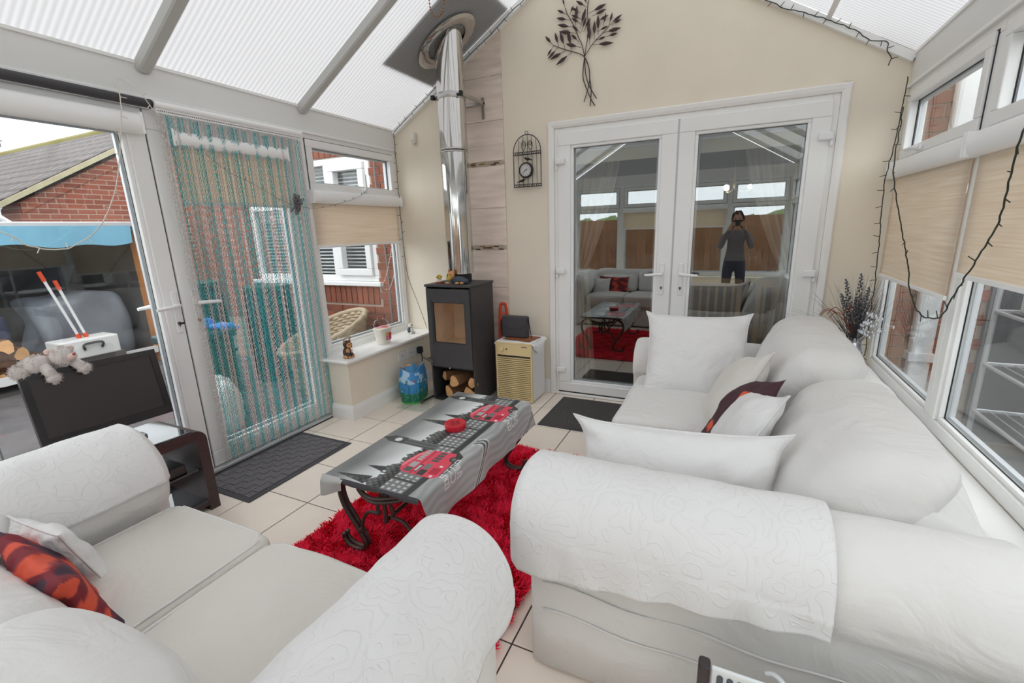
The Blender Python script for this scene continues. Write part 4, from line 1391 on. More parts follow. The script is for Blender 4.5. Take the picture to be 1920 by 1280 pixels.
# ---------------------------------------------------------------- loveseat in the foreground
lo = thing('loveseat', 'white slipcovered two-seat sofa with rolled arms in the left foreground', 'sofa', (-1.26, 0.4, 0))
arm_geo('y', -1.955, 0.178, 0.540, 0.14, -0.10, 0.81, 11.0, 0.007, nose=0.10).build('left_arm', 'fabric_white', lo, smooth=180, fix=True)
arm_geo('y', -0.605, 0.156, 0.480, 0.120, -0.10, 0.87, 14.0, 0.008, nose=0.07).build('right_arm', 'fabric_white', lo, smooth=180, fix=True)
G().rbox((-1.27, 0.36, 0.16), (0.56, 0.42, 0.14), 0.03, 12, wr(0.006, 6, 5)).build('base', 'fabric_cream', lo, smooth=180)
for k, (a, b) in enumerate(((-1.785, -1.272), (-1.266, -0.735))):
    hx, cx = (b-a)/2, (a+b)/2
    def fn(p, cx=cx, hx=hx, k=k):
        t = (p.x-cx)/hx; s = (p.y-0.47)/0.34
        if p.z > 0.36: p = p+Vector((0, 0, 0.022*(1-t*t)*(1-s*s)))
        if p.y > 0.70: p = p+Vector((0, 0.022*(1-t*t), 0))
        return p+Vector((0, nz(p, 5, 0.005, k), nz(p, 5, 0.008, k+5)))
    G().rbox((cx, 0.47, 0.365), (hx, 0.345, 0.072), 0.034, 14, fn).build('seat_cushion', 'fabric_cream', lo, smooth=180)
    loop = []
    hxx, r0 = hx-0.018, 0.06
    for (sx, sy, a0) in ((1, 1, 0), (-1, 1, PI/2), (-1, -1, PI), (1, -1, 1.5*PI)):
        for q in range(7):
            an = a0+q/6*PI/2
            x = cx+sx*(hxx-r0)+r0*math.cos(an); y = 0.47+sy*(0.328-r0)+r0*math.sin(an)
            t = (x-cx)/hx
            y += 0.022*(1-t*t) if y > 0.70 else 0
            loop.append((x, y, 0.4335+nz(Vector((x, y, 0.43)), 5, 0.008, k+5)))
    lp2 = smoothpath(loop, 4, closed=True)
    G().tube(lp2, 0.0045, 6, closed=True).build('piping', 'fabric_white', lo, smooth=180)
G().rbox((-1.28, 0.02, 0.40), (0.60, 0.14, 0.34), 0.09, 12, wr(0.02, 4, 4)).build('back_frame', 'fabric_white', lo, smooth=180)
def lback(x0, x1, seed, top):
    def fn(p):
        t = (p.x-(x0+x1)/2)/((x1-x0)/2); zz = (p.z-0.44)/(top-0.44)
        p = p+Vector((0, 0.03*(1-t*t)*(1-abs(2*zz-1)**2)-0.10*zz, 0.02*(1-t*t)*max(0, zz)))
        return p+Vector((nz(p, 5, 0.018, seed), nz(p, 4, 0.02, seed+3)+nz(p, 11, 0.006, seed), nz(p, 4, 0.018, seed+6)))
    return G().rbox(((x0+x1)/2, 0.285, (0.44+top)/2), ((x1-x0)/2, 0.09, (top-0.44)/2), 0.07, 16, fn, m=5)
lback(-1.72, -1.17, 1.0, 0.66).build('back_cushion', 'fabric_white', lo, smooth=180)
lback(-1.165, -0.74, 6.0, 0.735).build('back_cushion', 'fabric_white', lo, smooth=180)
for k, (cc, r, zc, a0, a1, nm) in enumerate(((-1.955, 0.178, 0.540, 0.02, 0.77, 'left'), (-0.605, 0.156, 0.480, 0.05, 0.87, 'right'))):
    g = cover_arm('y', cc, r, zc, a0, a1, 0.9, 0.0, 0.0, 5.0+k*4) if nm == 'left' else cover_arm('y', cc, r, zc, a0, a1, 0.95, 0.02, 0.06, 9.0)
    o = g.build('arm_cover', 'lace', smooth=180)
    md = o.modifiers.new('thick', 'SOLIDIFY'); md.thickness = 0.004; md.offset = 1
    tag(o, 'white embroidered cover over the loveseat arm '+('beside the television stand' if nm == 'left' else 'nearest the red rug'), 'arm cover')
def redcol(u, v):
    q = noise.noise(Vector((u*2.4, v*2.4, 3)))
    if q > 0.12: return c(214, 82, 56)
    if q < -0.25: return c(60, 34, 52)
    return c(122, 30, 42)
cushion('cushion', 'dark red and orange patterned cushion tucked into the loveseat back', 'cushion',
        frame_m((-1.50, 0.385, 0.525), (0.95, -0.04, -0.03), (0.03, -0.30, 0.90)), 0.42, 0.27, 0.09, mt='fabric_attr', seed=4.0, corner=0.06, piping=0.0, colfn=redcol)
cushion('cushion', 'white cushion at the left end of the loveseat beside the patterned cushion', 'cushion',
        frame_m((-1.66, 0.455, 0.520), (0.9, 0.06, 0.0), (0.0, -0.30, 0.90)), 0.24, 0.24, 0.09, seed=7.0, corner=0.06, piping=0.004)

# ---------------------------------------------------------------- rug
rg = thing('rug', 'bright red shaggy rug under the coffee table', 'rug', (-1.15, 1.7, 0))
RX0, RX1, RY0, RY1 = -1.685, -0.615, 1.01, 2.435
G().box((RX0+0.01, RY0+0.01, 0.001), (RX1-0.01, RY1-0.01, 0.010)).build('backing', 'rug_base', rg)
rng = np.random.default_rng(4)
N = 62000
bx = rng.uniform(RX0, RX1, N); by = rng.uniform(RY0, RY1, N)
cl = np.sin(bx*31+np.sin(by*23)*2)+np.cos(by*27+np.sin(bx*19)*2)
ang = cl*1.6+rng.normal(0, 0.7, N)
Ln = rng.uniform(0.022, 0.040, N); tilt = rng.uniform(0.35, 1.15, N)
hx = np.cos(ang)*np.sin(tilt)*Ln; hy = np.sin(ang)*np.sin(tilt)*Ln; hz = np.cos(tilt)*Ln*0.9
wdt = rng.uniform(0.0022, 0.0042, N); pa = ang+PI/2+rng.normal(0, 0.6, N)
wx, wy = np.cos(pa)*wdt, np.sin(pa)*wdt
V = np.empty((N, 5, 3))
z0 = np.full(N, 0.008)
V[:, 0] = np.stack([bx-wx, by-wy, z0], 1); V[:, 1] = np.stack([bx+wx, by+wy, z0], 1)
mx_, my_, mz_ = bx+hx*0.45, by+hy*0.45, z0+hz*0.65
V[:, 2] = np.stack([mx_+wx, my_+wy, mz_], 1); V[:, 3] = np.stack([mx_-wx, my_-wy, mz_], 1)
V[:, 4] = np.stack([bx+hx, by+hy, z0+hz], 1)
b = np.arange(N)*5
quad = np.stack([b, b+1, b+2, b+3], 1); tri = np.stack([b+3, b+2, b+4], 1)
me = bpy.data.meshes.new('pile')
me.vertices.add(N*5); me.vertices.foreach_set('co', V.reshape(-1))
me.loops.add(N*7); me.polygons.add(N*2)
me.loops.foreach_set('vertex_index', np.concatenate([quad.reshape(-1), tri.reshape(-1)]))
me.polygons.foreach_set('loop_start', np.concatenate([np.arange(N)*4, N*4+np.arange(N)*3]))
me.update(); me.validate()
me.materials.append(MATS['rug_pile'])
ca = me.color_attributes.new('Col', 'FLOAT_COLOR', 'POINT')
sh = rng.uniform(0.75, 1.2, N)
colr = np.ones((N, 5, 4))
for k in range(3): colr[:, :, k] = c(255, 30, 76)[k]*sh[:, None]
ca.data.foreach_set('color', colr.reshape(-1))
o = bpy.data.objects.new('pile', me); COL.objects.link(o); o.parent = rg; o.location = -wl(rg); o['kind'] = 'stuff'

# ---------------------------------------------------------------- coffee table
ct = thing('coffee_table', 'rectangular coffee table with scrolled wrought iron legs on the red rug', 'table', (-1.215, 1.72, 0))
CX0, CX1, CY0, CY1, CZ = -1.452, -0.985, 1.20, 2.235, 0.416
G().box((CX0+0.006, CY0+0.006, CZ-0.022), (CX1-0.006, CY1-0.006, CZ-0.003)).build('table_top', 'iron', ct, bevel=0.008)
CXM = (CX0+CX1)/2
for yy, sy in ((CY0+0.075, 1), (CY1-0.075, -1)):
    g = G()
    for dz in (0.0, 0.016):
        g.tube(smoothpath([(CX0+0.10, yy, 0.372-dz*0.6), (CX0+0.13, yy-sy*0.03, 0.362-dz), (CXM, yy-sy*0.065, 0.352-dz), (CX1-0.13, yy-sy*0.03, 0.362-dz), (CX1-0.10, yy, 0.372-dz*0.6)], 6), 0.008, 8)
    g.build('end_bow', 'iron', ct, smooth=180)
    for sx in (-1, 1):
        xo = CX0 if sx < 0 else CX1
        path = [(CXM+sx*0.13, 0.380), (xo-sx*0.10, 0.385), (xo-sx*0.035, 0.365), (xo+sx*0.002, 0.315), (xo-sx*0.012, 0.235), (xo-sx*0.068, 0.15), (xo-sx*0.105, 0.09), (xo-sx*0.107, 0.055), (xo-sx*0.075, 0.030), (xo-sx*0.025, 0.032), (xo+sx*0.010, 0.060), (xo+sx*0.010, 0.088)]
        g = G()
        for dy in (-0.011, 0.011):
            g.tube(smoothpath([(x, yy+dy, z) for x, z in path], 6), 0.0095, 8, flat=1.0)
        g.build('leg', 'iron', ct, smooth=180)
        g = G().ball((xo-sx*0.088, yy-sy*0.002, 0.125), (0.012, 0.02, 0.018), 10, 8); g.build('collar', 'iron', ct, smooth=180)
        g = G()
        g.tube(smoothpath([(xo-sx*0.095, yy, 0.10), (xo-sx*0.10, yy, 0.17), (xo-sx*0.14, yy, 0.225), (xo-sx*0.20, yy, 0.235), (CXM+sx*0.04, yy, 0.26), (CXM+sx*0.012, yy, 0.34)], 6), 0.008, 8)
        g.build('scroll_brace', 'iron', ct, smooth=180)
    g = G().cyl((CXM, yy, 0.20), (CXM, yy, 0.36), 0.010, n=8); g.build('centre_post', 'iron', ct, smooth=60)
g = G(); g.cyl((CXM, CY0+0.075, 0.21), (CXM, CY1-0.075, 0.21), 0.009, n=8); g.build('stretcher', 'iron', ct, smooth=60)
g = G()
g.tube(smoothpath([(CX0+0.06, CY0+0.03, 0.39), (CX0+0.11, CY0+0.04, 0.368), (CXM-0.05, CY0+0.03, 0.366), (CX1-0.12, CY0+0.05, 0.372), (CX1-0.06, CY0+0.03, 0.385)], 6), 0.004, 6)
g.build('gilt_wire', 'brass', ct, smooth=180)

# printed tablecloth: the print is painted into vertex colours, laid out flat before draping
NX, NY = 270, 430
LOV, ROV = 0.012, 0.165
FW = LOV+(CX1-CX0)+ROV
FL = CY1-CY0+0.012
fx = np.linspace(CX0-LOV, CX1+ROV, NX)[None, :].repeat(NY, 0)      # flat x: left edge -> hem
fy = np.linspace(CY0-0.002, CY1+0.01, NY)[:, None].repeat(NX, 1)
IMG = np.empty((NY, NX, 3))
per = 0.585
t = np.clip((fx-CX0)/0.30, 0, 1)
lum = 0.20+0.62*np.clip((t-0.18)/0.55, 0, 1)**1.1
lum += 0.05*np.sin(fy*21+np.sin(fx*17)*2)*np.exp(-((t-0.35)/0.25)**2)
IMG[:] = lum[..., None]*np.array([0.96, 1.0, 1.0])
def fill(mask, col): IMG[mask] = col
def pin(pts):
    m = np.zeros(fx.shape, bool)
    n = len(pts)
    for i in range(n):
        (x0, y0), (x1, y1) = pts[i], pts[(i+1) % n]
        if y0 == y1: continue
        cnd = ((y0 <= fy) & (fy < y1)) | ((y1 <= fy) & (fy < y0))
        m ^= cnd & (fx < (x1-x0)*(fy-y0)/(y1-y0)+x0)
    return m
def ell(x, y, rx, ry): return ((fx-x)/rx)**2+((fy-y)/ry)**2 < 1
def rect(x0, x1, y0, y1): return (fx >= x0) & (fx < x1) & (fy >= y0) & (fy < y1)
DK = np.array(c(58, 62, 62)); MD = np.array(c(120, 124, 124)); LT = np.array(c(196, 200, 200)); RD = np.array(c(226, 74, 96)); RD2 = np.array(c(186, 40, 64)); WH = np.array(c(236, 236, 236))
ROAD = -1.055
# road on the hem side
rd = fx > ROAD+0.028
IMG[rd] = (0.42+0.05*np.sin(fx*160+np.sin(fy*30)*1.5)+0.04*np.sin(fy*9))[rd][:, None]*np.array([0.97, 1, 1])
rng2 = np.random.default_rng(9)
for p0 in (-per, 0, per, 2*per):
    cy = 1.571+p0                 # clock tower axis
    # skyline
    sk = np.interp(fy[:, 0], [cy-0.585, cy-0.50, cy-0.47, cy-0.40, cy-0.36, cy-0.345, cy-0.33, cy-0.28, cy-0.22, cy-0.18, cy-0.12, cy-0.05, cy],
                   [-1.25, -1.24, -1.26, -1.20, -1.24, -1.40, -1.25, -1.23, -1.255, -1.21, -1.23, -1.20, -1.20])
    jag = np.repeat(rng2.uniform(-0.014, 0.014, NY//4+1), 4)[:NY]
    top = (sk+jag)[:, None]
    band = (fy > cy-0.585) & (fy < cy)
    m = band & (fx > top) & (fx < ROAD)
    shade = 0.045+0.09*(np.sin(fy*230)*np.sin(fx*190) > 0.1)+0.05*np.sin(fx*60)
    IMG[m] = np.clip(shade[m], 0.02, 1)[:, None]*np.array([0.95, 1, 1])
    # terrace wall with light windows
    wl_ = band & (fx > -1.165) & (fx < ROAD)
    IMG[wl_] = MD
    IMG[wl_ & (np.sin(fy*240) > -0.1) & (np.sin((fx+1.165)*215) > 0.1)] = LT
    IMG[wl_ & (np.sin(fy*60) > 0.94)] = DK
    # spire
    fill(pin([(-1.42, cy+0.245), (-1.25, cy+0.215), (-1.25, cy+0.275)]), DK)
    fill(pin([(-1.34, cy-0.245), (-1.24, cy-0.27), (-1.24, cy-0.225)]), DK)
for p0 in (-per, 0, per, 2*per):
    cy = 1.571+p0
    fill(pin([(-1.50, cy), (-1.43, cy-0.012), (-1.405, cy-0.030), (-1.405, cy+0.030), (-1.43, cy+0.012)]), DK)
    tw = rect(-1.405, -1.15, cy-0.027, cy+0.027)
    IMG[tw] = MD*0.75
    IMG[tw & (np.sin(fy*260) > 0.35)] = DK*1.4
    fill(rect(-1.405, -1.325, cy-0.030, cy+0.030), DK*1.3)
    fill(ell(-1.366, cy, 0.021, 0.021), MD); fill(ell(-1.366, cy, 0.017, 0.017), WH*0.92)
# dark kerb line
fill((fx > ROAD) & (fx < ROAD+0.03), DK)
for p0 in (-per, 0, per):
    y0 = 1.335+p0
    # double-decker bus, three-quarter view
    fill(pin([(-1.01, y0+0.005), (-0.985, y0+0.06), (-0.985, y0+0.20), (-1.03, y0+0.235), (-1.06, y0+0.10)]), DK)
    fill(pin([(-1.185, y0+0.015), (-1.205, y0+0.055), (-1.195, y0+0.150), (-1.170, y0+0.205), (-1.025, y0+0.212), (-1.010, y0+0.160), (-1.000, y0+0.100), (-1.000, y0+0.020), (-1.020, y0), (-1.165, y0)]), RD)
    fill(pin([(-1.190, y0+0.030), (-1.200, y0+0.055), (-1.19, y0+0.145), (-1.165, y0+0.20), (-1.160, y0+0.19), (-1.178, y0+0.14), (-1.186, y0+0.055)]), np.array(c(240, 140, 150)))
    for k in range(5): fill(rect(-1.168, -1.143, y0+0.108+k*0.020, y0+0.123+k*0.020), LT*0.8)
    for k in range(4): fill(rect(-1.098, -1.066, y0+0.118+k*0.022, y0+0.135+k*0.022), DK*2.0)
    fill(rect(-1.168, -1.136, y0+0.010, y0+0.044), DK*2.2); fill(rect(-1.168, -1.136, y0+0.050, y0+0.092), LT*0.75)
    fill(rect(-1.128, -1.106, y0+0.020, y0+0.082), DK); fill(rect(-1.122, -1.112, y0+0.028, y0+0.074), LT)
    fill(rect(-1.100, -1.066, y0+0.006, y0+0.050), DK); fill(rect(-1.098, -1.070, y0+0.054, y0+0.096), MD)
    fill(rect(-1.056, -1.014, y0+0.030, y0+0.080), RD2); fill(ell(-1.03, y0+0.015, 0.008, 0.007), WH); fill(ell(-1.03, y0+0.095, 0.008, 0.007), WH)
    fill(ell(-1.012, y0+0.165, 0.020, 0.022), DK); fill(ell(-1.012, y0+0.165, 0.010, 0.011), MD)
    fill(rect(-1.130, -1.124, y0+0.0, y0+0.205), RD2)
    # BUS STOP lettering on the road and zigzag kerb
    letters = {'B': [[(0,0),(1,0),(1,.7),(.5,.8),(.5,0)],[(.5,.8),(0,.9),(0,0)]], 'U': [[(1,0),(0.1,.1),(0,.5),(0.1,.9),(1,1)]], 'S': [[(1,.9),(.9,.1),(.55,.1),(.45,.9),(.1,.9),(0,.1)]],
               'T': [[(1,0),(1,1)],[(1,.5),(0,.5)]], 'O': [[(0,.1),(1,.1),(1,.9),(0,.9),(0,.1)]], 'P': [[(0,0),(1,0),(1,.9),(.5,.9),(.5,0)]]}
    def word(w, xb, ys, h, wd):
        for ch in w:
            for st in letters[ch]:
                for (a, b) in zip(st[:-1], st[1:]):
                    P0 = np.array([xb-a[0]*h, ys+a[1]*wd*0.8]); P1 = np.array([xb-b[0]*h, ys+b[1]*wd*0.8])
                    d = P1-P0; L2 = max(1e-9, d@d)
                    tt = np.clip(((fx-P0[0])*d[0]+(fy-P0[1])*d[1])/L2, 0, 1)
                    fill((fx-P0[0]-tt*d[0])**2+(fy-P0[1]-tt*d[1])**2 < 0.0026**2, WH*0.93)
            ys += wd
    word('BUS', -0.925, y0+0.02, 0.035, 0.045); word('STOP', -0.965, y0+0.02, 0.028, 0.040)
    kx = np.abs(fy-(y0+0.27+0.10*np.sin((fx-ROAD)*16)))
    fill((kx < 0.020) & (fx > ROAD+0.05), DK*2.2); fill((kx < 0.006) & (fx > ROAD+0.05), WH*0.7)
    fill((np.abs(kx-0.030) < 0.003) & (fx > ROAD+0.05), WH*0.9)
# drape
R = 0.020
P3 = np.empty((NY, NX, 3))
s = fx-CX1
yy = (fy-CY0)/(CY1-CY0)
px_, pz_ = fx.copy(), np.full(fx.shape, CZ+0.002)
bend = (s > 0) & (s < R*PI/2)
px_[bend] = CX1+R*np.sin(s[bend]/R); pz_[bend] = CZ+0.002-R*(1-np.cos(s[bend]/R))
hang = s >= R*PI/2
dn = s-R*PI/2
wave = np.sin(yy*19+0.6)*0.6+np.sin(yy*41+2)*0.25
px_[hang] = (CX1+R+dn*0.10+0.10*dn*wave)[hang]; pz_[hang] = (CZ+0.002-R-dn*0.985)[hang]
s2 = CX0-fx
lb = s2 > 0
px_[lb] = CX0-s2[lb]*0.7; pz_[lb] = (CZ+0.002-s2*0.7)[lb]
P3[..., 0] = px_; P3[..., 1] = fy+np.where(hang, 0.02*dn/0.1*np.cos(yy*19), 0); P3[..., 2] = pz_+0.0015*np.sin(fy*13)*np.sin(fx*17)
me = bpy.data.meshes.new('tablecloth')
me.vertices.add(NX*NY); me.vertices.foreach_set('co', P3.reshape(-1))
ii = (np.arange(NY-1)[:, None]*NX+np.arange(NX-1)[None, :]).reshape(-1)
q = np.stack([ii, ii+1, ii+NX+1, ii+NX], 1)
me.loops.add(len(q)*4); me.polygons.add(len(q))
me.loops.foreach_set('vertex_index', q.reshape(-1)); me.polygons.foreach_set('loop_start', np.arange(len(q))*4)
me.update(); me.validate()
me.polygons.foreach_set('use_smooth', [True]*len(q))
ca = me.color_attributes.new('Col', 'FLOAT_COLOR', 'POINT')
ca.data.foreach_set('color', np.concatenate([IMG.reshape(-1, 3), np.ones((NX*NY, 1))], 1).reshape(-1))
me.materials.append(MATS['cloth_print'])
tcl = thing('tablecloth', 'grey city skyline tablecloth with red double-decker buses on the coffee table', 'tablecloth', (-1.2, 1.7, 0.416))
o = bpy.data.objects.new('cloth', me); COL.objects.link(o); o.parent = tcl; o.location = -wl(tcl)
def flap(u, v):
    # near left corner of the cloth hanging over the end
    x = CX0-0.012+0.115*u
    dd = v*(0.098-0.045*u)
    return Vector((x-0.012*v, CY0-0.002-0.016*math.sin(min(1, v*3)*PI/2)-0.008*math.sin(u*5)*v, CZ+0.002-dd))
mat('cloth_back', c(186, 186, 184), 0.6)
G().sheet(flap, 16, 12).build('corner_flap', 'cloth_back', tcl, smooth=180)
G().sheet(lambda u, v: Vector((CX0+0.09+u*(CX1-CX0-0.08), CY0-0.003-0.006*math.sin(min(1, v*2)*PI/2), CZ+0.002-v*(0.018+0.006*math.sin(u*9)))), 30, 5).build('end_hem', 'mat_grey', tcl, smooth=180)
tn = thing('tin', 'round red tin with a star-patterned lid on the coffee table', 'tin', (-1.175, 1.775, 0.42))
G().lathe([(0.0, 0.4195), (0.050, 0.4195), (0.052, 0.422), (0.052, 0.440), (0.050, 0.441)], (-1.175, 1.775, 0), 36).build('body', 'red_gloss', tn, smooth=40)
ld = G().lathe([(0.054, 0.438), (0.054, 0.449), (0.051, 0.4525), (0.047, 0.452), (0.045, 0.451), (0.0, 0.451)], (-1.175, 1.775, 0), 36).build('lid', 'red_gloss', tn, smooth=40)
g = G()
for k in range(8):
    a = 2*PI*k/8
    d = Vector((math.cos(a), math.sin(a), 0)); n = Vector((-d.y, d.x, 0))
    o0 = Vector((-1.175, 1.775, 0.4513))
    L = 0.036 if k % 2 == 0 else 0.028
    g.add([o0+d*0.006, o0+d*L*0.55+n*0.005, o0+d*L, o0+d*L*0.55-n*0.005], [(0, 1, 2, 3)])
g.build('star', 'red_dark', ld)
# ================================================================ STOVE CORNER
st = thing('wood_stove', 'tall black wood-burning stove with a square glass door in the corner', 'stove', (-1.965, 3.16, 0.012))
SXa, SXb, SYa, SYb = -2.172, -1.757, 2.985, 3.345
hearth = tag(G().box((-2.34, 2.70, 0.0005), (-1.69, 3.36, 0.012)).build('hearth_plate', 'glass_clear', bevel=0.003), 'clear glass hearth plate under the black stove', 'hearth')
for x0, x1 in ((SXa, SXa+0.014), (SXb-0.014, SXb)):
    G().box((x0, SYa, 0.012), (x1, SYb, 0.955)).build('side_panel', 'stove_black', st, bevel=0.003)
G().box((SXa-0.008, SYa-0.012, 0.955), (SXb+0.008, SYb+0.004, 0.974)).build('top_plate', 'stove_black', st, bevel=0.004)
G().box((SXa+0.014, SYb-0.012, 0.012), (SXb-0.014, SYb, 0.955)).build('back_panel', 'stove_dark', st)
G().box((SXa+0.014, SYa+0.015, 0.285), (SXb-0.014, SYb-0.012, 0.30)).build('shelf', 'stove_dark', st)
G().box((SXa+0.014, SYa, 0.012), (SXb-0.014, SYb-0.012, 0.030)).build('base_plate', 'stove_dark', st)
g = G()
fx0, fx1, fz0, fz1, fya, fyb = SXa+0.022, SXb-0.022, 0.47, 0.90, SYa+0.02, SYb-0.03
g.box((fx0, fya, fz0), (fx0+0.012, fyb, fz1)).box((fx1-0.012, fya, fz0), (fx1, fyb, fz1)).box((fx0, fyb, fz0), (fx1, fyb+0.012, fz1))
g.box((fx0, fya, fz0-0.012), (fx1, fyb, fz0)); g.prism([(fya, fz1), (fyb, 0.80), (fyb, 0.812), (fya, fz1+0.012)], (fx0, 0, 0), (0,1,0), (0,0,1), (fx1-fx0, 0, 0))
g.build('fire_lining', 'firebrick', st, fix=True)
G().box((fx0, fya-0.004, 0.31), (fx1, fya+0.006, fz0-0.002)).build('ash_plate', 'stove_dark', st)
dx0, dx1, dz0, dz1 = SXa+0.010, SXb-0.010, 0.307, 0.942
wx0_, wx1_, wz0_, wz1_ = -2.108, -1.813, 0.506, 0.838
g = G().box((dx0, SYa-0.016, dz0), (wx0_, SYa-0.002, dz1)).box((wx1_, SYa-0.016, dz0), (dx1, SYa-0.002, dz1)).box((wx0_, SYa-0.016, dz0), (wx1_, SYa-0.002, wz0_)).box((wx0_, SYa-0.016, wz1_), (wx1_, SYa-0.002, dz1))
dr = g.build('door', 'stove_black', st)
G().box((wx0_, SYa-0.008, wz0_), (wx1_, SYa-0.004, wz1_)).build('pane', 'glass_stove', dr)
g = G(); fr(g, lambda u, v, w: (u, SYa-w, v), wx0_, wx1_, wz0_, wz1_, 0.006, 0.003, 0.014); g.build('pane_trim', 'stove_dark', dr)
G().box((wx0_-0.014, SYa-0.0175, wz0_-0.02), (wx0_-0.008, SYa-0.015, wz1_+0.025)).build('groove', 'stove_dark', dr)
g = G(); g.tube([(-2.165, SYa-0.015, 0.372), (-2.165, SYa-0.055, 0.372)], 0.008, 8); g.tube([(-2.215, SYa-0.055, 0.386), (-2.105, SYa-0.060, 0.350)], 0.009, 10); g.build('door_handle', 'iron', dr, smooth=60)
g = G().cyl((-1.98, SYa-0.02, 0.300), (-1.98, SYa+0.03, 0.300), 0.008, n=8); g.build('air_control', 'steel_mat', st)

# logs under the stove
def stove_log(cen, r, L, rot, seed, lab):
    me = log_mesh(r, L, seed)
    o = inst('firewood_log', me, None, cen, rot)
    return tag(o, lab, 'log', 'firewood under the stove')
stove_log((-2.00, 3.10, 0.082), 0.050, 0.20, (0.3, 0.0, 1.25), 21, 'bottom left split log in the stove compartment')
stove_log((-1.86, 3.12, 0.085), 0.052, 0.22, (1.2, 0.0, 1.75), 22, 'bottom right split log in the stove compartment')
stove_log((-1.93, 3.09, 0.185), 0.052, 0.24, (2.0, 0.0, 1.35), 23, 'round-faced log in the middle of the stove compartment')
stove_log((-1.825, 3.10, 0.180), 0.045, 0.20, (0.6, 0.0, 1.9), 24, 'upper right split log in the stove compartment')
stove_log((-2.03, 3.12, 0.195), 0.040, 0.20, (1.5, 0.1, 1.0), 25, 'upper left split log in the stove compartment')
pk = thing('poker', 'dark iron poker lying on the floor left of the stove', 'poker', (-2.19, 2.9, 0.01))
G().tube([(-2.20, 2.86, 0.022), (-2.185, 3.08, 0.022)], 0.009, 8).build('rod', 'black_metal', pk, smooth=60)
G().ball((-2.201, 2.852, 0.022), 0.014, 10, 8).build('knob', 'iron', pk, smooth=180)

# flue pipe
FX, FY, FR = -1.965, 3.20, 0.106
fl = thing('flue_pipe', 'shiny stainless steel flue pipe rising from the stove through the roof', 'flue', (FX, FY, 0.974))
G().lathe([(0.085, 0.974), (0.085, 1.045), (0.10, 1.055)], (FX, FY, 0), 32).build('stove_collar', 'stove_dark', fl, smooth=40)
G().lathe([(FR, 1.045), (FR, 1.955)], (FX, FY, 0), 48).build('lower_section', 'steel', fl, smooth=40)
G().lathe([(FR-0.001, 1.985), (FR-0.001, 2.345)], (FX, FY, 0), 48).build('middle_section', 'steel', fl, smooth=40)
G().lathe([(FR-0.002, 2.345), (FR-0.002, 3.35)], (FX, FY, 0), 48).build('upper_section', 'steel', fl, smooth=40)
for z in (1.955, 1.973):
    G().lathe([(FR, z), (FR+0.004, z+0.003), (FR+0.004, z+0.010), (FR, z+0.013)], (FX, FY, 0), 48).build('joint_ring', 'steel', fl, smooth=60)
g = G().lathe([(FR+0.002, 2.325), (FR+0.004, 2.33), (FR+0.004, 2.36), (FR+0.002, 2.365)], (FX, FY, 0), 48); g.build('clamp_band', 'steel_mat', fl, smooth=60)
br = G()
for sx in (-1, 1):
    br.box((FX+sx*(FR+0.006), FY-0.05, 2.333), (FX+sx*(FR+0.026), D-0.02, 2.358))
br.box((FX-FR-0.026, D-0.045, 2.335), (FX+FR+0.026, D-0.02, 2.356))
br.box((FX+FR-0.005, D-0.022, 2.235), (FX+FR+0.025, D-0.012, 2.39)).box((FX-FR-0.025, D-0.022, 2.235), (FX-FR+0.005, D-0.012, 2.39))
br.build('wall_bracket', 'steel_mat', fl, bevel=0.002)
for sx in (-1, 1):
    G().box((FX+sx*(FR+0.004), FY-0.075, 2.330), (FX+sx*(FR+0.029), FY-0.050, 2.362)).build('end_cap', 'black', fl, bevel=0.003)
# oval flashing collar lying in the roof slope
zc_ = zroof(FX)
ca_, sa_ = 1/math.sqrt(1+SL*SL), SL/math.sqrt(1+SL*SL)
def ovl(a, ra, rb, off):
    s, t_ = ra*math.cos(a), rb*math.sin(a)
    return (FX+s*ca_+off*sa_, FY-0.02+t_, zc_+s*sa_-off*ca_)
secs = []
for (ra, rb, off) in ((0.255, 0.185, -0.006), (0.255, 0.185, 0.006), (0.235, 0.168, 0.012), (0.175, 0.135, 0.012), (0.165, 0.125, 0.006), (0.165, 0.125, -0.03)):
    secs.append([ovl(2*PI*k/48, ra, rb, off) for k in range(48)])
G().loft(secs, cap=False).build('roof_collar', 'steel', fl, smooth=50, fix=True)

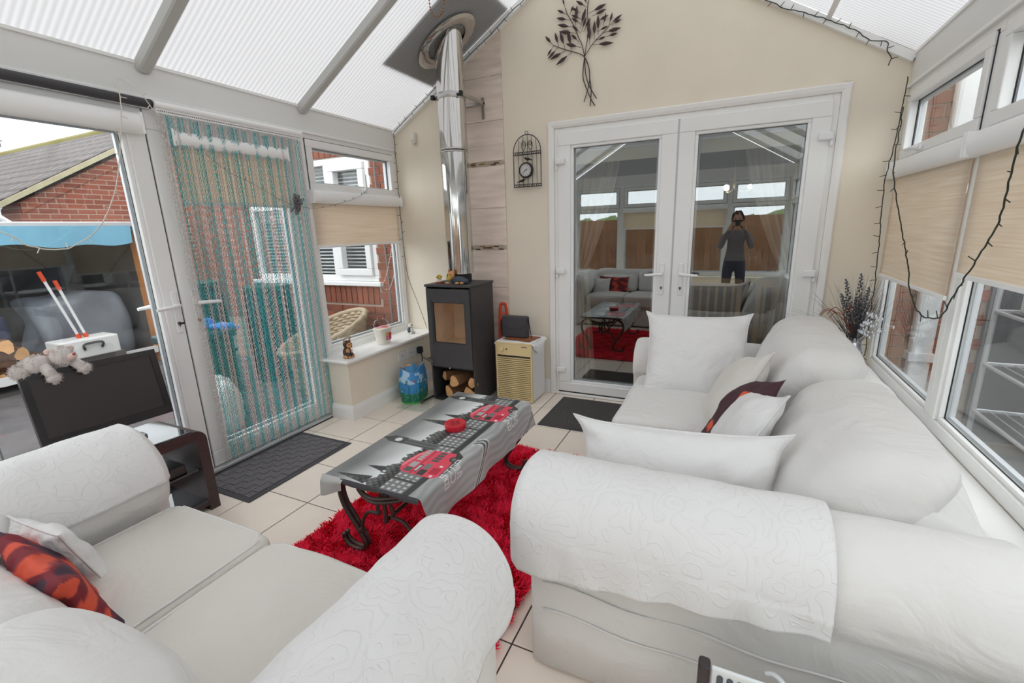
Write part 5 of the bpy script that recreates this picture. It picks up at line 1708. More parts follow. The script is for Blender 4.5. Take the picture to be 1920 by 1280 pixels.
# figurines on the stove
fg = thing('flower_figurine', 'tiny yellow flower figurine on the left of the stove top', 'figurine', (-2.10, 3.08, 0.974))
G().lathe([(0.0, 0.974), (0.034, 0.974), (0.036, 0.978), (0.032, 0.984), (0.0, 0.984)], (-2.10, 3.08, 0), 20).build('base', 'base_red', fg, smooth=40)
G().ball((-2.10, 3.08, 0.995), (0.024, 0.022, 0.014), 12, 8, lambda d: 1+0.2*math.sin(8*d.x+6*d.y)).build('leaves', 'panda_white', fg, smooth=180)
for k in range(7):
    a = 2*PI*k/7
    G().ball((-2.10+0.016*math.cos(a)*(k > 0), 3.08+0.014*math.sin(a)*(k > 0), 1.018+0.006*(k % 3)), 0.011, 8, 6).build('bloom', 'yellow', fg, smooth=180)
def dog_lying():
    t = thing('dog_figurine', 'lying terrier figurine with a tan face on the stove top', 'figurine', (-1.945, 3.05, 0.974))
    z0 = 0.974
    G().ball((-1.905, 3.06, z0+0.030), (0.070, 0.034, 0.030), 18, 12, lambda d: 1+0.05*math.sin(14*d.x)).build('body', 'dog_blue', t, smooth=180)
    h = G().ball((-1.965, 3.045, z0+0.068), (0.030, 0.026, 0.034), 16, 12).build('head', 'dog_tan', t, smooth=180)
    G().ball((-1.975, 3.022, z0+0.052), (0.020, 0.014, 0.024), 12, 8).build('beard', 'yellow', h, smooth=180)
    G().ball((-1.975, 3.012, z0+0.066), 0.006, 8, 6).build('nose', 'black', h, smooth=180)
    for s in (-1, 1):
        G().ball((-1.967+s*0.012, 3.018, z0+0.078), 0.0045, 8, 6).build('eye', 'black', h, smooth=180)
        G().prism([(-0.010, 0), (0.010, 0), (s*0.006, 0.028)], (-1.962+s*0.018, 3.050, z0+0.092), (1,0,0), (0,0,1), (0, -0.008, 0)).build('ear', 'dog_tan', h, fix=True)
    G().ball((-1.966, 3.046, z0+0.092), (0.018, 0.018, 0.010), 10, 6).build('topknot', 'dog_black', h, smooth=180)
    for (x, y) in ((-1.985, 3.02), (-1.90, 3.022), (-1.862, 3.03)):
        G().ball((x, y, z0+0.010), (0.018, 0.014, 0.010), 10, 6).build('paw', 'dog_tan', t, smooth=180)
    G().ball((-1.852, 3.06, z0+0.022), (0.028, 0.034, 0.022), 12, 8).build('haunch', 'dog_blue', t, smooth=180)
dog_lying()

# ---------------------------------------------------------------- old electric heater beside the stove
ht = thing('room_heater', 'old cream louvred room heater with white sides beside the stove', 'heater', (-1.50, 3.3, 0))
hx0, hx1, hya, hyb, hz = -1.662, -1.342, 3.165, 3.445, 0.502
G().box((hx0, hya+0.02, 0.012), (hx1, hyb, hz)).build('casing', 'heater_white', ht, bevel=0.008)
g = G(); fr(g, lambda u, v, w: (u, hya+0.02-w, v), hx0, hx1, 0.012, hz, 0.014, 0.0, 0.018); g.build('front_frame', 'heater_cream', ht, bevel=0.004)
G().box((hx0+0.014, hya+0.012, 0.03), (hx1-0.014, hya+0.0195, 0.385)).build('grille_back', 'heater_slot_shade', ht)
G().box((hx0+0.014, hya+0.004, 0.395), (hx1-0.014, hya+0.0198, hz-0.014)).build('control_panel', 'heater_cream', ht)
G().box((hx0+0.02, hya+0.002, 0.386), (hx1-0.02, hya+0.018, 0.393)).build('trim_strip', 'device', ht)
ls_ = G().add([(0,0.012,0.004),(0.292,0.012,0.004),(0.292,0,0),(0,0,0),(0,0.012,0.010),(0.292,0.012,0.010),(0.292,0,0.0065),(0,0,0.0065)], [(0,1,2,3),(7,6,5,4),(3,2,6,7),(1,0,4,5),(0,3,7,4),(2,1,5,6)]).mesh('louvre', 'heater_cream')
for k in range(22): inst('louvre', ls_, ht, (hx0+0.014, hya+0.002, 0.032+k*0.0161))
g = G().cyl((hx0+0.055, hya+0.005, 0.447), (hx0+0.055, hya-0.020, 0.447), 0.022, n=24); g.build('knob', 'heater_cream', ht, smooth=40, bevel=0.002)
G().cyl((hx0+0.098, hya+0.005, 0.445), (hx0+0.098, hya, 0.445), 0.006, n=12).build('indicator', 'black', ht)
G().box((hx1-0.09, hya+0.003, 0.468), (hx1-0.04, hya+0.005, 0.474)).build('badge', 'device', ht)
def ctop(u, v):
    x, y = hx0-0.012+u*(hx1-hx0+0.025), hya+0.005+v*(hyb-hya)
    z = hz+0.004
    if u > 0.92:
        d = (u-0.92)/0.08
        z -= d*(0.10*(0.35+0.65*math.sin(PI*min(1, v*1.15))))
        x = hx0-0.012+0.92*(hx1-hx0+0.025)+0.032*math.sin(min(1, d*2)*PI/2)
    if u < 0.05: z -= (0.05-u)/0.05*0.035; x = hx0-0.010
    if v < 0.06: z -= (0.06-v)/0.06*0.014*(1+0.4*math.sin(u*12)); y = hya+0.006
    return Vector((x, y, z+0.0015*math.sin(u*14)*math.sin(v*9)))
tag(G().sheet(ctop, 60, 26).build('heater_cloth', 'cloth_white', smooth=180), 'white cloth spread over the cream room heater', 'cloth')
g = G().prism([(0,0),(0.25,-0.035),(0.275,0.15),(0.03,0.17)], (-1.625, 3.235, 0.5085), (1,0,0), (0,1,0), (0,0,0.004)); tag(g.build('leather_mat', 'leather', fix=True), 'thin brown leather mat under the black case on the heater', 'mat')
bg_ = thing('carry_case', 'small black flap-front carry case standing on the heater', 'case', (-1.545, 3.33, 0.513))
G().rbox((-1.548, 3.325, 0.601), (0.112, 0.036, 0.087), 0.014, 4).build('body', 'bag_black', bg_, smooth=180)
fp = []
for k in range(13):
    u = -1+2*k/12
    fp.append((u*0.105, -0.055-0.030*(1-u*u)))
g = G().prism([(0.105, 0.012), (-0.105, 0.012)]+fp, (-1.548, 3.2885, 0.668), (1,0,0), (0,0,1), (0,-0.006,0)); g.build('flap', 'bag_black', bg_, fix=True, bevel=0.002)
g = G().tube(smoothpath([(-1.438, 3.325, 0.675), (-1.420, 3.31, 0.63), (-1.400, 3.29, 0.56), (-1.385, 3.28, 0.518)], 5), 0.007, 6, flat=0.4); g.build('strap', 'black', bg_, smooth=180)
g = G().tube(smoothpath([(-1.658, 3.325, 0.675), (-1.672, 3.31, 0.63), (-1.668, 3.30, 0.55), (-1.655, 3.29, 0.518)], 5), 0.007, 6, flat=0.4); g.build('strap', 'black', bg_, smooth=180)
rf = thing('red_frame', 'red tubular folding frame standing behind the heater beside the stove', 'frame', (-1.71, 3.42, 0))
G().tube(smoothpath([(-1.745, 3.40, 0.01), (-1.742, 3.41, 0.40), (-1.738, 3.43, 0.72), (-1.715, 3.44, 0.765), (-1.69, 3.45, 0.72), (-1.685, 3.45, 0.40), (-1.685, 3.45, 0.01)], 8), 0.013, 8).build('loop', 'orange_red', rf, smooth=180)
for z in (0.42, 0.55, 0.68): G().cyl((-1.741, 3.415+0.03*(z-0.4), z), (-1.686, 3.45, z), 0.007, n=8).build('rung', 'orange_red', rf)

# ---------------------------------------------------------------- shopping bag, sockets
sb = thing('shopping_bag', 'blue and green printed shopping bag on the floor below the sockets', 'bag', (-2.33, 2.95, 0))
NU, NV = 120, 60
def bagp(u, v, k=1.0):
    a = 2*PI*u
    z = 0.003+v*0.285
    rx = (0.095+0.018*math.sin(PI*min(1, v*1.1)))*k*(1-0.10*v); ry = (0.125+0.02*math.sin(PI*v))*k*(1-0.12*v)
    e = 0.62
    cx, sy = math.cos(a), math.sin(a)
    x = math.copysign(abs(cx)**e, cx)*rx; y = math.copysign(abs(sy)**e, sy)*ry
    p = Vector((-2.335+x*0.9-y*0.25, 2.935+y*0.95+x*0.3, z))
    w = nz(p, 9, 0.012, 2)+nz(p, 22, 0.004, 2)
    n = Vector((x, y, 0)).normalized()
    return p+n*w+Vector((0, 0, 0.025*v*math.sin(a*2+0.6)))
g = G().sheet(lambda u, v: bagp(u, v), NU, NV, cu=True)
o = g.build('bag_body', 'bag_print', sb, smooth=180)
ca = o.data.color_attributes.new('Col', 'FLOAT_COLOR', 'POINT')
cols = []
random.seed(2)
bl = [(random.random(), random.uniform(0.45, 0.85), random.uniform(-0.05, 0.05), random.uniform(0.004, 0.009)) for _ in range(70)]
for j in range(NV):
    for i in range(NU):
        u, v = i/NU, j/(NV-1)
        q = c(*[int(a+(b-a)*min(1, v*1.2)) for a, b in zip((40, 128, 190), (62, 140, 206))])
        if noise.noise(Vector((u*9, v*5, 1))) > 0.22 and v > 0.3: q = c(170, 205, 230)
        if v < 0.34+0.10*noise.noise(Vector((u*14, 0, 4))): q = c(34, 110, 88) if noise.noise(Vector((u*30, v*12, 8))) < 0.1 else c(60, 150, 120)
        for (bu, bt, ln, bw) in bl:
            if v < bt:
                cu_ = bu+ln*(v/bt)**2
                if abs((u-cu_+0.5) % 1-0.5) < bw*(1-v/bt)+0.0015: q = c(30, 104, 82); break
        if v < 0.05: q = c(70, 200, 60)
        if ((u-0.83)/0.014)**2+((v-0.74)/0.03)**2 < 1: q = c(190, 60, 50)
        cols += [*q, 1.0]
ca.data.foreach_set('color', cols)
G().sheet(lambda u, v: bagp(u, 0.55+0.45*v, 0.97), NU, 12, cu=True).build('bag_lining', 'bag_inner', sb, smooth=180)
tag(G().ball((-2.335, 2.93, 0.245), (0.075, 0.09, 0.06), 16, 10, lambda d: 1+0.2*math.sin(7*d.x+5*d.y)).build('folded_cloth', 'bag_blue', smooth=180), 'crumpled blue cloth inside the printed shopping bag', 'cloth')
tag(G().tube([(-2.40, 2.88, 0.285), (-2.34, 2.93, 0.30)], [0.016, 0.012], 8).build('wood_stick', 'log_face', smooth=60), 'stub of pale wood poking out of the shopping bag', 'wood')
for k, (y0, lab) in enumerate(((2.965, 'white blank wall plate, farthest left of the three plates'), (3.083, 'white wall socket plate in the middle of the three plates'), (3.196, 'white wall socket plate with a black plug beside the stove'))):
    s_ = thing('socket_plate', lab, 'socket', (-2.5, y0, 0.30), 'wall plates under the left window')
    G().box((-2.5, y0, 0.302), (-2.490, y0+0.100, 0.388)).build('plate', 'switch', s_, bevel=0.003)
    G().box((-2.4905, y0+0.046, 0.342), (-2.4885, y0+0.054, 0.350)).build('screw', 'device', s_)
    if k: G().box((-2.4905, y0+0.030, 0.362), (-2.486, y0+0.045, 0.378)).build('rocker', 'switch', s_, bevel=0.002)
pg = thing('plug', 'black power plug in the right socket with a cable falling into the bag', 'plug', (-2.47, 3.23, 0.34))
G().rbox((-2.468, 3.235, 0.345), (0.022, 0.024, 0.030), 0.010, 3).build('plug_body', 'black', pg, smooth=180)
G().tube(smoothpath([(-2.455, 3.235, 0.32), (-2.44, 3.22, 0.27), (-2.43, 3.19, 0.20), (-2.46, 3.15, 0.10), (-2.47, 3.14, 0.01)], 6), 0.005, 6).build('cable', 'black', pg, smooth=180)

# ---------------------------------------------------------------- things on the left sill
def dog_sit():
    x, y, z0 = -2.555, 2.462, 0.476
    t = thing('dog_ornament', 'sitting terrier puppy ornament on the near end of the left sill', 'ornament', (x, y, z0))
    G().ball((x, y, z0+0.040), (0.030, 0.034, 0.042), 16, 12).build('body', 'dog_black', t, smooth=180)
    G().ball((x+0.020, y-0.010, z0+0.052), (0.014, 0.018, 0.024), 12, 8).build('bib', 'dog_tan', t, smooth=180)
    for s in (-1, 1):
        G().tube([(x+0.018, y+s*0.016, z0+0.05), (x+0.034, y+s*0.018, z0+0.012)], [0.011, 0.010], 10).build('foreleg', 'dog_black', t, smooth=60)
        G().ball((x+0.038, y+s*0.018, z0+0.009), (0.015, 0.011, 0.009), 10, 6).build('paw', 'dog_tan', t, smooth=180)
        G().ball((x+0.012, y+s*0.034, z0+0.012), (0.024, 0.013, 0.013), 10, 8).build('hind_paw', 'dog_tan', t, smooth=180)
    h = G().ball((x+0.008, y, z0+0.103), (0.030, 0.032, 0.031), 18, 12).build('head', 'dog_black', t, smooth=180)
    G().ball((x+0.026, y, z0+0.098), (0.018, 0.026, 0.022), 14, 10).build('face', 'dog_tan', h, smooth=180)
    G().ball((x+0.043, y-0.002, z0+0.088), (0.012, 0.015, 0.012), 12, 8).build('muzzle', 'dog_tan', h, smooth=180)
    G().ball((x+0.054, y-0.003, z0+0.092), 0.005, 8, 6).build('nose', 'black', h, smooth=180)
    for s in (-1, 1):
        G().ball((x+0.040, y+s*0.013, z0+0.106), 0.0045, 8, 6).build('eye', 'black', h, smooth=180)
        G().prism([(-0.012, 0), (0.012, 0), (s*0.008, 0.032)], (x+0.004, y+s*0.024, z0+0.118), (0,1,0), (0,0,1), (0.008, 0, 0)).build('ear', 'dog_tan', h, fix=True)
    G().tube(smoothpath([(x-0.01, y-0.01, z0+0.148), (x+0.005, y+0.03, z0+0.155), (x+0.005, y+0.05, z0+0.142)], 4), [0.004]*9, 6).build('topknot', 'wicker', h, smooth=180)
    G().box((x+0.030, y+0.012, z0+0.035), (x+0.034, y+0.026, z0+0.062)).build('tag_plate', 'panda_white', t)
dog_sit()
bk = thing('bucket', 'white tapered tub with a floral label, lid and wire handle on the left sill', 'tub', (-2.585, 2.905, 0.476))
bx_, by_, z0 = -2.585, 2.905, 0.476
def bucksec(z, h, sx, sy, n=32):
    out = []
    for k in range(n):
        a = 2*PI*k/n
        cx, sy_ = math.cos(a), math.sin(a)
        out.append((bx_+math.copysign(abs(cx)**0.55, cx)*sx, by_+math.copysign(abs(sy_)**0.55, sy_)*sy, z))
    return out
G().loft([bucksec(z0+0.001, 0, 0.040, 0.056), bucksec(z0+0.115, 0, 0.052, 0.074), bucksec(z0+0.120, 0, 0.054, 0.076), bucksec(z0+0.128, 0, 0.054, 0.076)]).build('pail', 'bucket', bk, smooth=40, fix=True)
lid = G().loft([bucksec(z0+0.126, 0, 0.058, 0.081), bucksec(z0+0.134, 0, 0.058, 0.081), bucksec(z0+0.139, 0, 0.052, 0.073)])
lo_ = lid.build('lid', 'bucket', bk, smooth=40, fix=True)
def lab_patch(name, fn, nu, nv, colf, parent):
    o = G().sheet(fn, nu, nv).build(name, 'bucket_label', parent, smooth=180)
    ca = o.data.color_attributes.new('Col', 'FLOAT_COLOR', 'POINT')
    cc = []
    for j in range(nv):
        for i in range(nu): cc += [*colf(i/(nu-1), j/(nv-1)), 1.0]
    ca.data.foreach_set('color', cc)
def flowers(u, v):
    q = c(206, 70, 60)
    for (a, b, r, k) in ((0.25, 0.75, 0.3, (236, 190, 60)), (0.75, 0.8, 0.28, (214, 40, 50)), (0.35, 0.2, 0.33, (226, 90, 160)), (0.75, 0.3, 0.24, (180, 60, 110)), (0.5, 0.55, 0.16, (120, 90, 190)), (0.1, 0.45, 0.14, (230, 130, 60))):
        if (u-a)**2+(v-b)**2 < r*r*(0.7+0.3*math.sin(8*math.atan2(v-b, u-a))): q = c(*k)
    if 0.15 < u < 0.6 and abs(v-0.30) < 0.07 and math.sin(u*60) > 0: q = c(245, 240, 240)
    return q
lab_patch('label', lambda u, v: (bx_+0.0525+0.0022*0-0.0105*(1-v)*0.55+0.002, by_-0.020+u*0.062, z0+0.035+v*0.060), 28, 28, flowers, bk)
lab_patch('lid_print', lambda u, v: (bx_-0.046+u*0.092, by_-0.062+v*0.124, z0+0.1402), 30, 40, lambda u, v: c(236, 232, 220) if (u-0.5)**2+(v-0.5)**2 > 0.22 else flowers(v, u), lo_)
G().tube(smoothpath([(bx_, by_-0.082, z0+0.125), (bx_-0.012, by_-0.086, z0+0.165), (bx_-0.02, by_-0.06, z0+0.200), (bx_-0.02, by_-0.028, z0+0.208), (bx_-0.02, by_-0.022, z0+0.222), (bx_-0.02, by_+0.022, z0+0.222), (bx_-0.02, by_+0.028, z0+0.208), (bx_-0.02, by_+0.06, z0+0.200), (bx_-0.012, by_+0.086, z0+0.165), (bx_, by_+0.082, z0+0.125)], 5), 0.0018, 6).build('wire_handle', 'gutter', bk, smooth=180)
G().cyl((bx_-0.02, by_-0.024, z0+0.222), (bx_-0.02, by_+0.024, z0+0.222), 0.007, n=10).build('grip', 'handle_red', bk, smooth=60)
pn = thing('bear_ornament', 'small black and white bear ornament at the far end of the left sill', 'ornament', (-2.60, 3.29, 0.476))
x, y = -2.60, 3.29
G().ball((x, y, z0+0.032), (0.026, 0.030, 0.032), 14, 10).build('body', 'dog_blue', pn, smooth=180)
G().ball((x+0.014, y-0.002, z0+0.034), (0.018, 0.020, 0.024), 12, 8).build('belly', 'panda_white', pn, smooth=180)
G().ball((x+0.006, y, z0+0.077), (0.020, 0.022, 0.020), 14, 10).build('head', 'panda_white', pn, smooth=180)
for s in (-1, 1):
    G().ball((x, y+s*0.016, z0+0.096), 0.007, 8, 6).build('ear', 'panda_white', pn, smooth=180)
    G().ball((x+0.022, y+s*0.022, z0+0.010), (0.013, 0.011, 0.010), 10, 6).build('foot', 'panda_white', pn, smooth=180)
    G().ball((x+0.024, y+s*0.009, z0+0.080), 0.0035, 6, 5).build('eye', 'black', pn, smooth=180)

# ================================================================ WALL DECORATION
STEMS = [[(-1.025, 2.543), (-1.036, 2.464), (-1.031, 2.39), (-0.978, 2.268), (-0.947, 2.218)], [(-1.025, 2.543), (-1.018, 2.444), (-0.992, 2.356), (-0.936, 2.264)], [(-1.025, 2.543), (-0.993, 2.468), (-0.985, 2.4), (-0.975, 2.314), (-0.981, 2.22)], [(-1.025, 2.543), (-0.996, 2.48), (-0.986, 2.4), (-0.995, 2.345), (-1.026, 2.252)], [(-1.025, 2.543), (-1.064, 2.569), (-1.112, 2.589), (-1.165, 2.611), (-1.214, 2.634), (-1.257, 2.655)], [(-1.025, 2.543), (-1.045, 2.62), (-1.068, 2.668), (-1.097, 2.733), (-1.125, 2.788), (-1.154, 2.834), (-1.166, 2.871)], [(-1.025, 2.543), (-1.013, 2.609), (-1.004, 2.657), (-1.001, 2.731), (-1.006, 2.807), (-1.003, 2.859), (-0.996, 2.889), (-0.991, 2.919)], [(-1.025, 2.543), (-0.988, 2.589), (-0.951, 2.625), (-0.899, 2.664), (-0.857, 2.699)]]
LEAVES = [((-1.257, 2.655), (-1.319, 2.724)), ((-1.214, 2.634), (-1.243, 2.733)), ((-1.165, 2.611), (-1.204, 2.731)), ((-1.122, 2.598), (-1.148, 2.735)), ((-1.254, 2.651), (-1.302, 2.592)), ((-1.214, 2.633), (-1.297, 2.569)), ((-1.161, 2.607), (-1.283, 2.567)), ((-1.112, 2.588), (-1.238, 2.521)), ((-1.045, 2.601), (-1.163, 2.645)), ((-1.064, 2.64), (-1.122, 2.7)), ((-1.084, 2.698), (-1.213, 2.732)), ((-1.103, 2.737), (-1.223, 2.775)), ((-1.129, 2.788), (-1.233, 2.822)), ((-1.154, 2.826), (-1.224, 2.869)), ((-1.166, 2.871), (-1.182, 2.928)), ((-1.135, 2.822), (-1.106, 2.875)), ((-1.052, 2.692), (-1.116, 2.753)), ((-1.09, 2.748), (-1.078, 2.867)), ((-1.058, 2.721), (-1.018, 2.841)), ((-1.046, 2.702), (-1.012, 2.787)), ((-1.053, 2.816), (-1.122, 2.862)), ((-1.046, 2.778), (-1.122, 2.819)), ((-1.052, 2.747), (-1.119, 2.8)), ((-1.006, 2.839), (-1.087, 2.895)), ((-0.996, 2.805), (-0.875, 2.837)), ((-0.977, 2.78), (-0.874, 2.804)), ((-1.003, 2.859), (-1.028, 2.896)), ((-1.033, 2.7), (-0.984, 2.776)), ((-1.007, 2.657), (-0.99, 2.756)), ((-0.985, 2.599), (-0.992, 2.73)), ((-0.957, 2.637), (-0.956, 2.752)), ((-0.927, 2.659), (-0.931, 2.782)), ((-0.891, 2.705), (-0.875, 2.779)), ((-0.854, 2.704), (-0.833, 2.778)), ((-0.857, 2.699), (-0.767, 2.752)), ((-0.836, 2.7), (-0.769, 2.723)), ((-0.899, 2.667), (-0.772, 2.675)), ((-0.877, 2.639), (-0.793, 2.645)), ((-0.933, 2.679), (-0.86, 2.7)), ((-0.943, 2.742), (-0.859, 2.767)), ((-0.948, 2.628), (-0.874, 2.639)), ((-0.969, 2.604), (-0.817, 2.591))]
tr = thing('wall_tree', 'dark metal branch wall art with pointed leaves above the back doors', 'wall art', (-1.02, D-0.012, 2.54))
for k, s in enumerate(STEMS):
    G().tube(smoothpath([(x, D-0.010-0.002*(k % 4), z) for x, z in s], 5), 0.0032 if k < 4 else 0.0028, 6).build('stem', 'brown_metal', tr, smooth=180)
random.seed(8)
for k, (a, b) in enumerate(LEAVES):
    A, B = Vector((a[0], 0, a[1])), Vector((b[0], 0, b[1]))
    d = B-A; n = Vector((-d.z, 0, d.x)).normalized()
    w = min(0.0125, d.length*0.095); y = D-0.014-0.004*(k % 3)
    yo = Vector((0, y, 0))
    ap = 0.28
    g = G()
    prof = [(ap, 0.0), (ap+0.14, 0.55), (ap+0.30, 1.0), (ap+0.45, 0.85), (ap+0.60, 0.4), (1.0, 0.0)]
    L_ = [yo+A+d*t+n*w*q for t, q in prof]; R_ = [yo+A+d*t-n*w*q for t, q in prof[1:-1]]
    mid = [yo+A+d*t+Vector((0, -0.005*q, 0)) for t, q in prof]
    vs = L_+R_+mid; nL = len(prof); m0 = nL+len(R_)
    fs = []
    for i in range(nL-1):
        fs.append((i, i+1, m0+i+1, m0+i))
        r0 = 0 if i == 0 else nL+i-1; r1 = nL-1 if i == nL-2 else nL+i
        fs.append((r1, r0, m0+i, m0+i+1))
    g.add(vs, fs)
    g.tube([yo+A, yo+A+d*ap*1.1], 0.0016, 5)
    lo2 = g.build('leaf', 'brown_metal', tr)
    md = lo2.modifiers.new('thick', 'SOLIDIFY'); md.thickness = 0.0012

cg = thing('birdcage_clock', 'black wire birdcage wall clock with two small birds left of the back doors', 'clock', (-1.473, D-0.02, 1.69))
cx_, cz0, cw, yf = -1.473, 1.695, 0.115, D-0.035
arcp = [(cx_-cw, yf, cz0), (cx_-cw, yf, 1.955)]+[(cx_+cw*math.cos(PI-PI*k/16), yf, 1.955+0.125*math.sin(PI*k/16)) for k in range(1, 16)]+[(cx_+cw, yf, 1.955), (cx_+cw, yf, cz0)]
G().tube(arcp, 0.0036, 6).build('outer_frame', 'black_metal', cg, smooth=60)
for k in range(1, 6):
    x = cx_-cw+2*cw*k/6
    zt = 1.955+0.125*math.sqrt(max(0, 1-((x-cx_)/cw)**2))
    G().tube([(x, yf+0.012, cz0), (x, yf+0.012, 1.95), (cx_+(x-cx_)*0.9, yf+0.010, zt-0.004)], 0.002, 5).build('cage_bar', 'black_metal', cg)
for z in (1.698, 1.935):
    g = G().box((cx_-cw, yf-0.006, z), (cx_+cw, yf+0.016, z+0.005)).box((cx_-cw, yf-0.006, z+0.018), (cx_+cw, yf+0.0, z+0.022))
    for k in range(12):
        xx = cx_-cw+2*cw*(k+0.5)/12
        g.tube([(xx+0.009*math.cos(PI*q/6), yf-0.004, z+0.005+0.014*math.sin(PI*q/6)) for q in range(7)], 0.0018, 5)
    g.build('lace_band', 'black_metal', cg)
for s in (-1, 1):
    pts = []
    for k in range(26):
        t = k/25
        a = t*3.4*PI
        r = 0.006+0.016*(1-t)
        pts.append((cx_+s*(0.026+r*math.cos(a)*0.9), yf, 2.015+r*math.sin(a)))
    pts = [(cx_+s*0.028, yf, 1.962), (cx_+s*0.046, yf, 1.990)]+pts
    G().tube(pts, 0.0022, 5).build('heart_scroll', 'black_metal', cg, smooth=180)
    G().tube([(cx_+s*0.028, yf, 1.962), (cx_+s*0.008, yf, 2.0), (cx_+s*0.010, yf, 2.02)], 0.0022, 5).build('heart_scroll', 'black_metal', cg)
G().tube([(cx_+0.012*math.cos(2*PI*k/16), yf, 2.092+0.012*math.sin(2*PI*k/16)) for k in range(16)], 0.0022, 5, closed=True).build('hanging_ring', 'black_metal', cg)
cc_ = (cx_-0.010, 1.822)
ck = G().lathe([(0.058, -0.012), (0.060, 0.0), (0.056, 0.012), (0.048, 0.016), (0.046, 0.010), (0.0465, 0.004)], (cc_[0], yf-0.002, cc_[1]), 32, axis=1)
ck.f = ck.f[:-2]; ck.mi = ck.mi[:-2]
ck.move(lambda p: Vector((p.x, 2*(yf-0.002)-p.y, p.z))); cko = ck.build('clock_case', 'black_metal', cg, smooth=40, fix=True)
G().cyl((cc_[0], yf-0.012, cc_[1]), (cc_[0], yf-0.008, cc_[1]), 0.047, n=32).build('clock_dial', 'clock_face', cko)
g = G()
for k in range(12):
    a = 2*PI*k/12
    g.box((cc_[0]+0.038*math.cos(a)-0.0022, yf-0.0128, cc_[1]+0.038*math.sin(a)-0.0022), (cc_[0]+0.038*math.cos(a)+0.0022, yf-0.0121, cc_[1]+0.038*math.sin(a)+0.0022))
g.build('hour_marks', 'black', cko)
for a, L in ((0.35, 0.024), (-2.35, 0.034)):
    G().tube([(cc_[0], yf-0.014, cc_[1]), (cc_[0]+L*math.cos(a), yf-0.014, cc_[1]+L*math.sin(a))], [0.0028, 0.001], 5).build('clock_hand', 'black', cko)
def birdy(x, z, s):
    b = G().ball((x, yf-0.010, z), (0.020, 0.007, 0.010), 12, 8); b.ball((x-s*0.018, yf-0.010, z+0.009), 0.0085, 10, 8)
    b.tube([(x+s*0.014, yf-0.010, z-0.002), (x+s*0.040, yf-0.010, z-0.010)], [0.006, 0.003], 6, flat=0.5)
    b.tube([(x-s*0.025, yf-0.010, z+0.009), (x-s*0.034, yf-0.010, z+0.008)], [0.003, 0.0006], 6)
    b.build('bird', 'black_metal', cg, smooth=180)
birdy(cx_+0.010, 1.900, 1); birdy(cx_-0.046, 1.744, -1)
sn = thing('motion_sensor', 'small white motion sensor high on the back wall left of the flue', 'sensor', (-2.539, D, 2.165))
G().rbox((-2.539, D-0.020, 2.166), (0.023, 0.020, 0.048), 0.015, 3).build('housing', 'panda_white', sn, smooth=180)
G().ball((-2.541, D-0.037, 2.150), (0.015, 0.007, 0.018), 12, 8).build('lens', 'switch', sn, smooth=180)
G().box((-2.546, D-0.0445, 2.140), (-2.539, D-0.042, 2.146)).build('led_window', 'device', sn)

# ================================================================ BLINDS, CURTAIN, LIGHT STRINGS
def roller(P, u0, u1, zt, zc, zb, w0, label, fabric=True, cass=0.085):
    t = thing('roller_blind', label, 'blind', P((u0+u1)/2, zc, w0))
    secs = []
    for u in (u0, u1):
        q = [(w0, zc), (w0+0.034, zc), (w0+0.048, zc+0.012), (w0+0.054, zc+cass*0.45), (w0+0.046, zc+cass*0.85), (w0+0.028, zc+cass), (w0, zc+cass)]
        secs.append([P(u, v, w) for w, v in q])
    G().loft(secs).build('cassette', 'upvc_bright', t, smooth=50, fix=True)
    for u, s in ((u0, 1), (u1, -1)):
        g = G(); a, b = sorted((u-s*0.001, u+s*0.012)); ub(g, P, a, b, zc-0.002, zc+cass+0.002, w0-0.0005, w0+0.0555)
        g.build('end_cap', 'upvc_bright', t, bevel=0.006)
    if fabric:
        g = G(); ub(g, P, u0+0.022, u1-0.022, zb+0.018, zc+0.01, w0+0.008, w0+0.0092)
        g.build('fabric', 'blind', t)
        g = G(); ub(g, P, u0+0.018, u1-0.018, zb, zb+0.020, w0+0.003, w0+0.016)
        g.build('bottom_bar', 'upvc_bright', t, bevel=0.004)
    return t
roller(PL, 0.60, 1.462, 0, 1.900, 0, 0.017, 'white blind cassette across the top of the left garden door', fabric=False, cass=0.10)
roller(PL, 1.585, 2.30, 0, 1.862, 1.565, 0.017, 'beige roller blind half lowered behind the chain curtain')
roller(PL, 2.475, 3.470, 0, 1.605, 1.285, 0.001, 'beige roller blind on the window above the left sill', cass=0.092)
roller(PR, 2.475, 3.485, 0, 1.595, 1.030, 0.001, 'beige roller blind on the right window nearest the back wall', cass=0.092)
roller(PR, 1.437, 2.460, 0, 1.595, 1.135, 0.001, 'beige roller blind cut off by the right edge of the picture', cass=0.092)
roller(PF, -1.84, -0.98, 0, 1.595, 1.30, 0.001, 'beige roller blind on the left front window reflected in the doors', cass=0.092)
roller(PF, -0.93, -0.07, 0, 1.595, 1.30, 0.001, 'beige roller blind on the right front window reflected in the doors', cass=0.092)
dp_ = thing('curtain_pole', 'dark grey curtain pole above the left garden door', 'pole', (XL+0.05, 1.0, 2.045))
G().tube([(XL+0.045, -0.2, 2.052), (XL+0.045, 1.515, 2.052)], 0.021, 16).build('pole', 'bag_black', dp_, smooth=60)
G().cyl((XL+0.045, 1.515, 2.052), (XL+0.045, 1.522, 2.052), 0.022, n=16).build('end_cap', 'black', dp_)
for yq in (0.2, 1.3): G().box((XL+0.005, yq, 2.04), (XL+0.045, yq+0.02, 2.062)).build('bracket', 'bag_black', dp_)

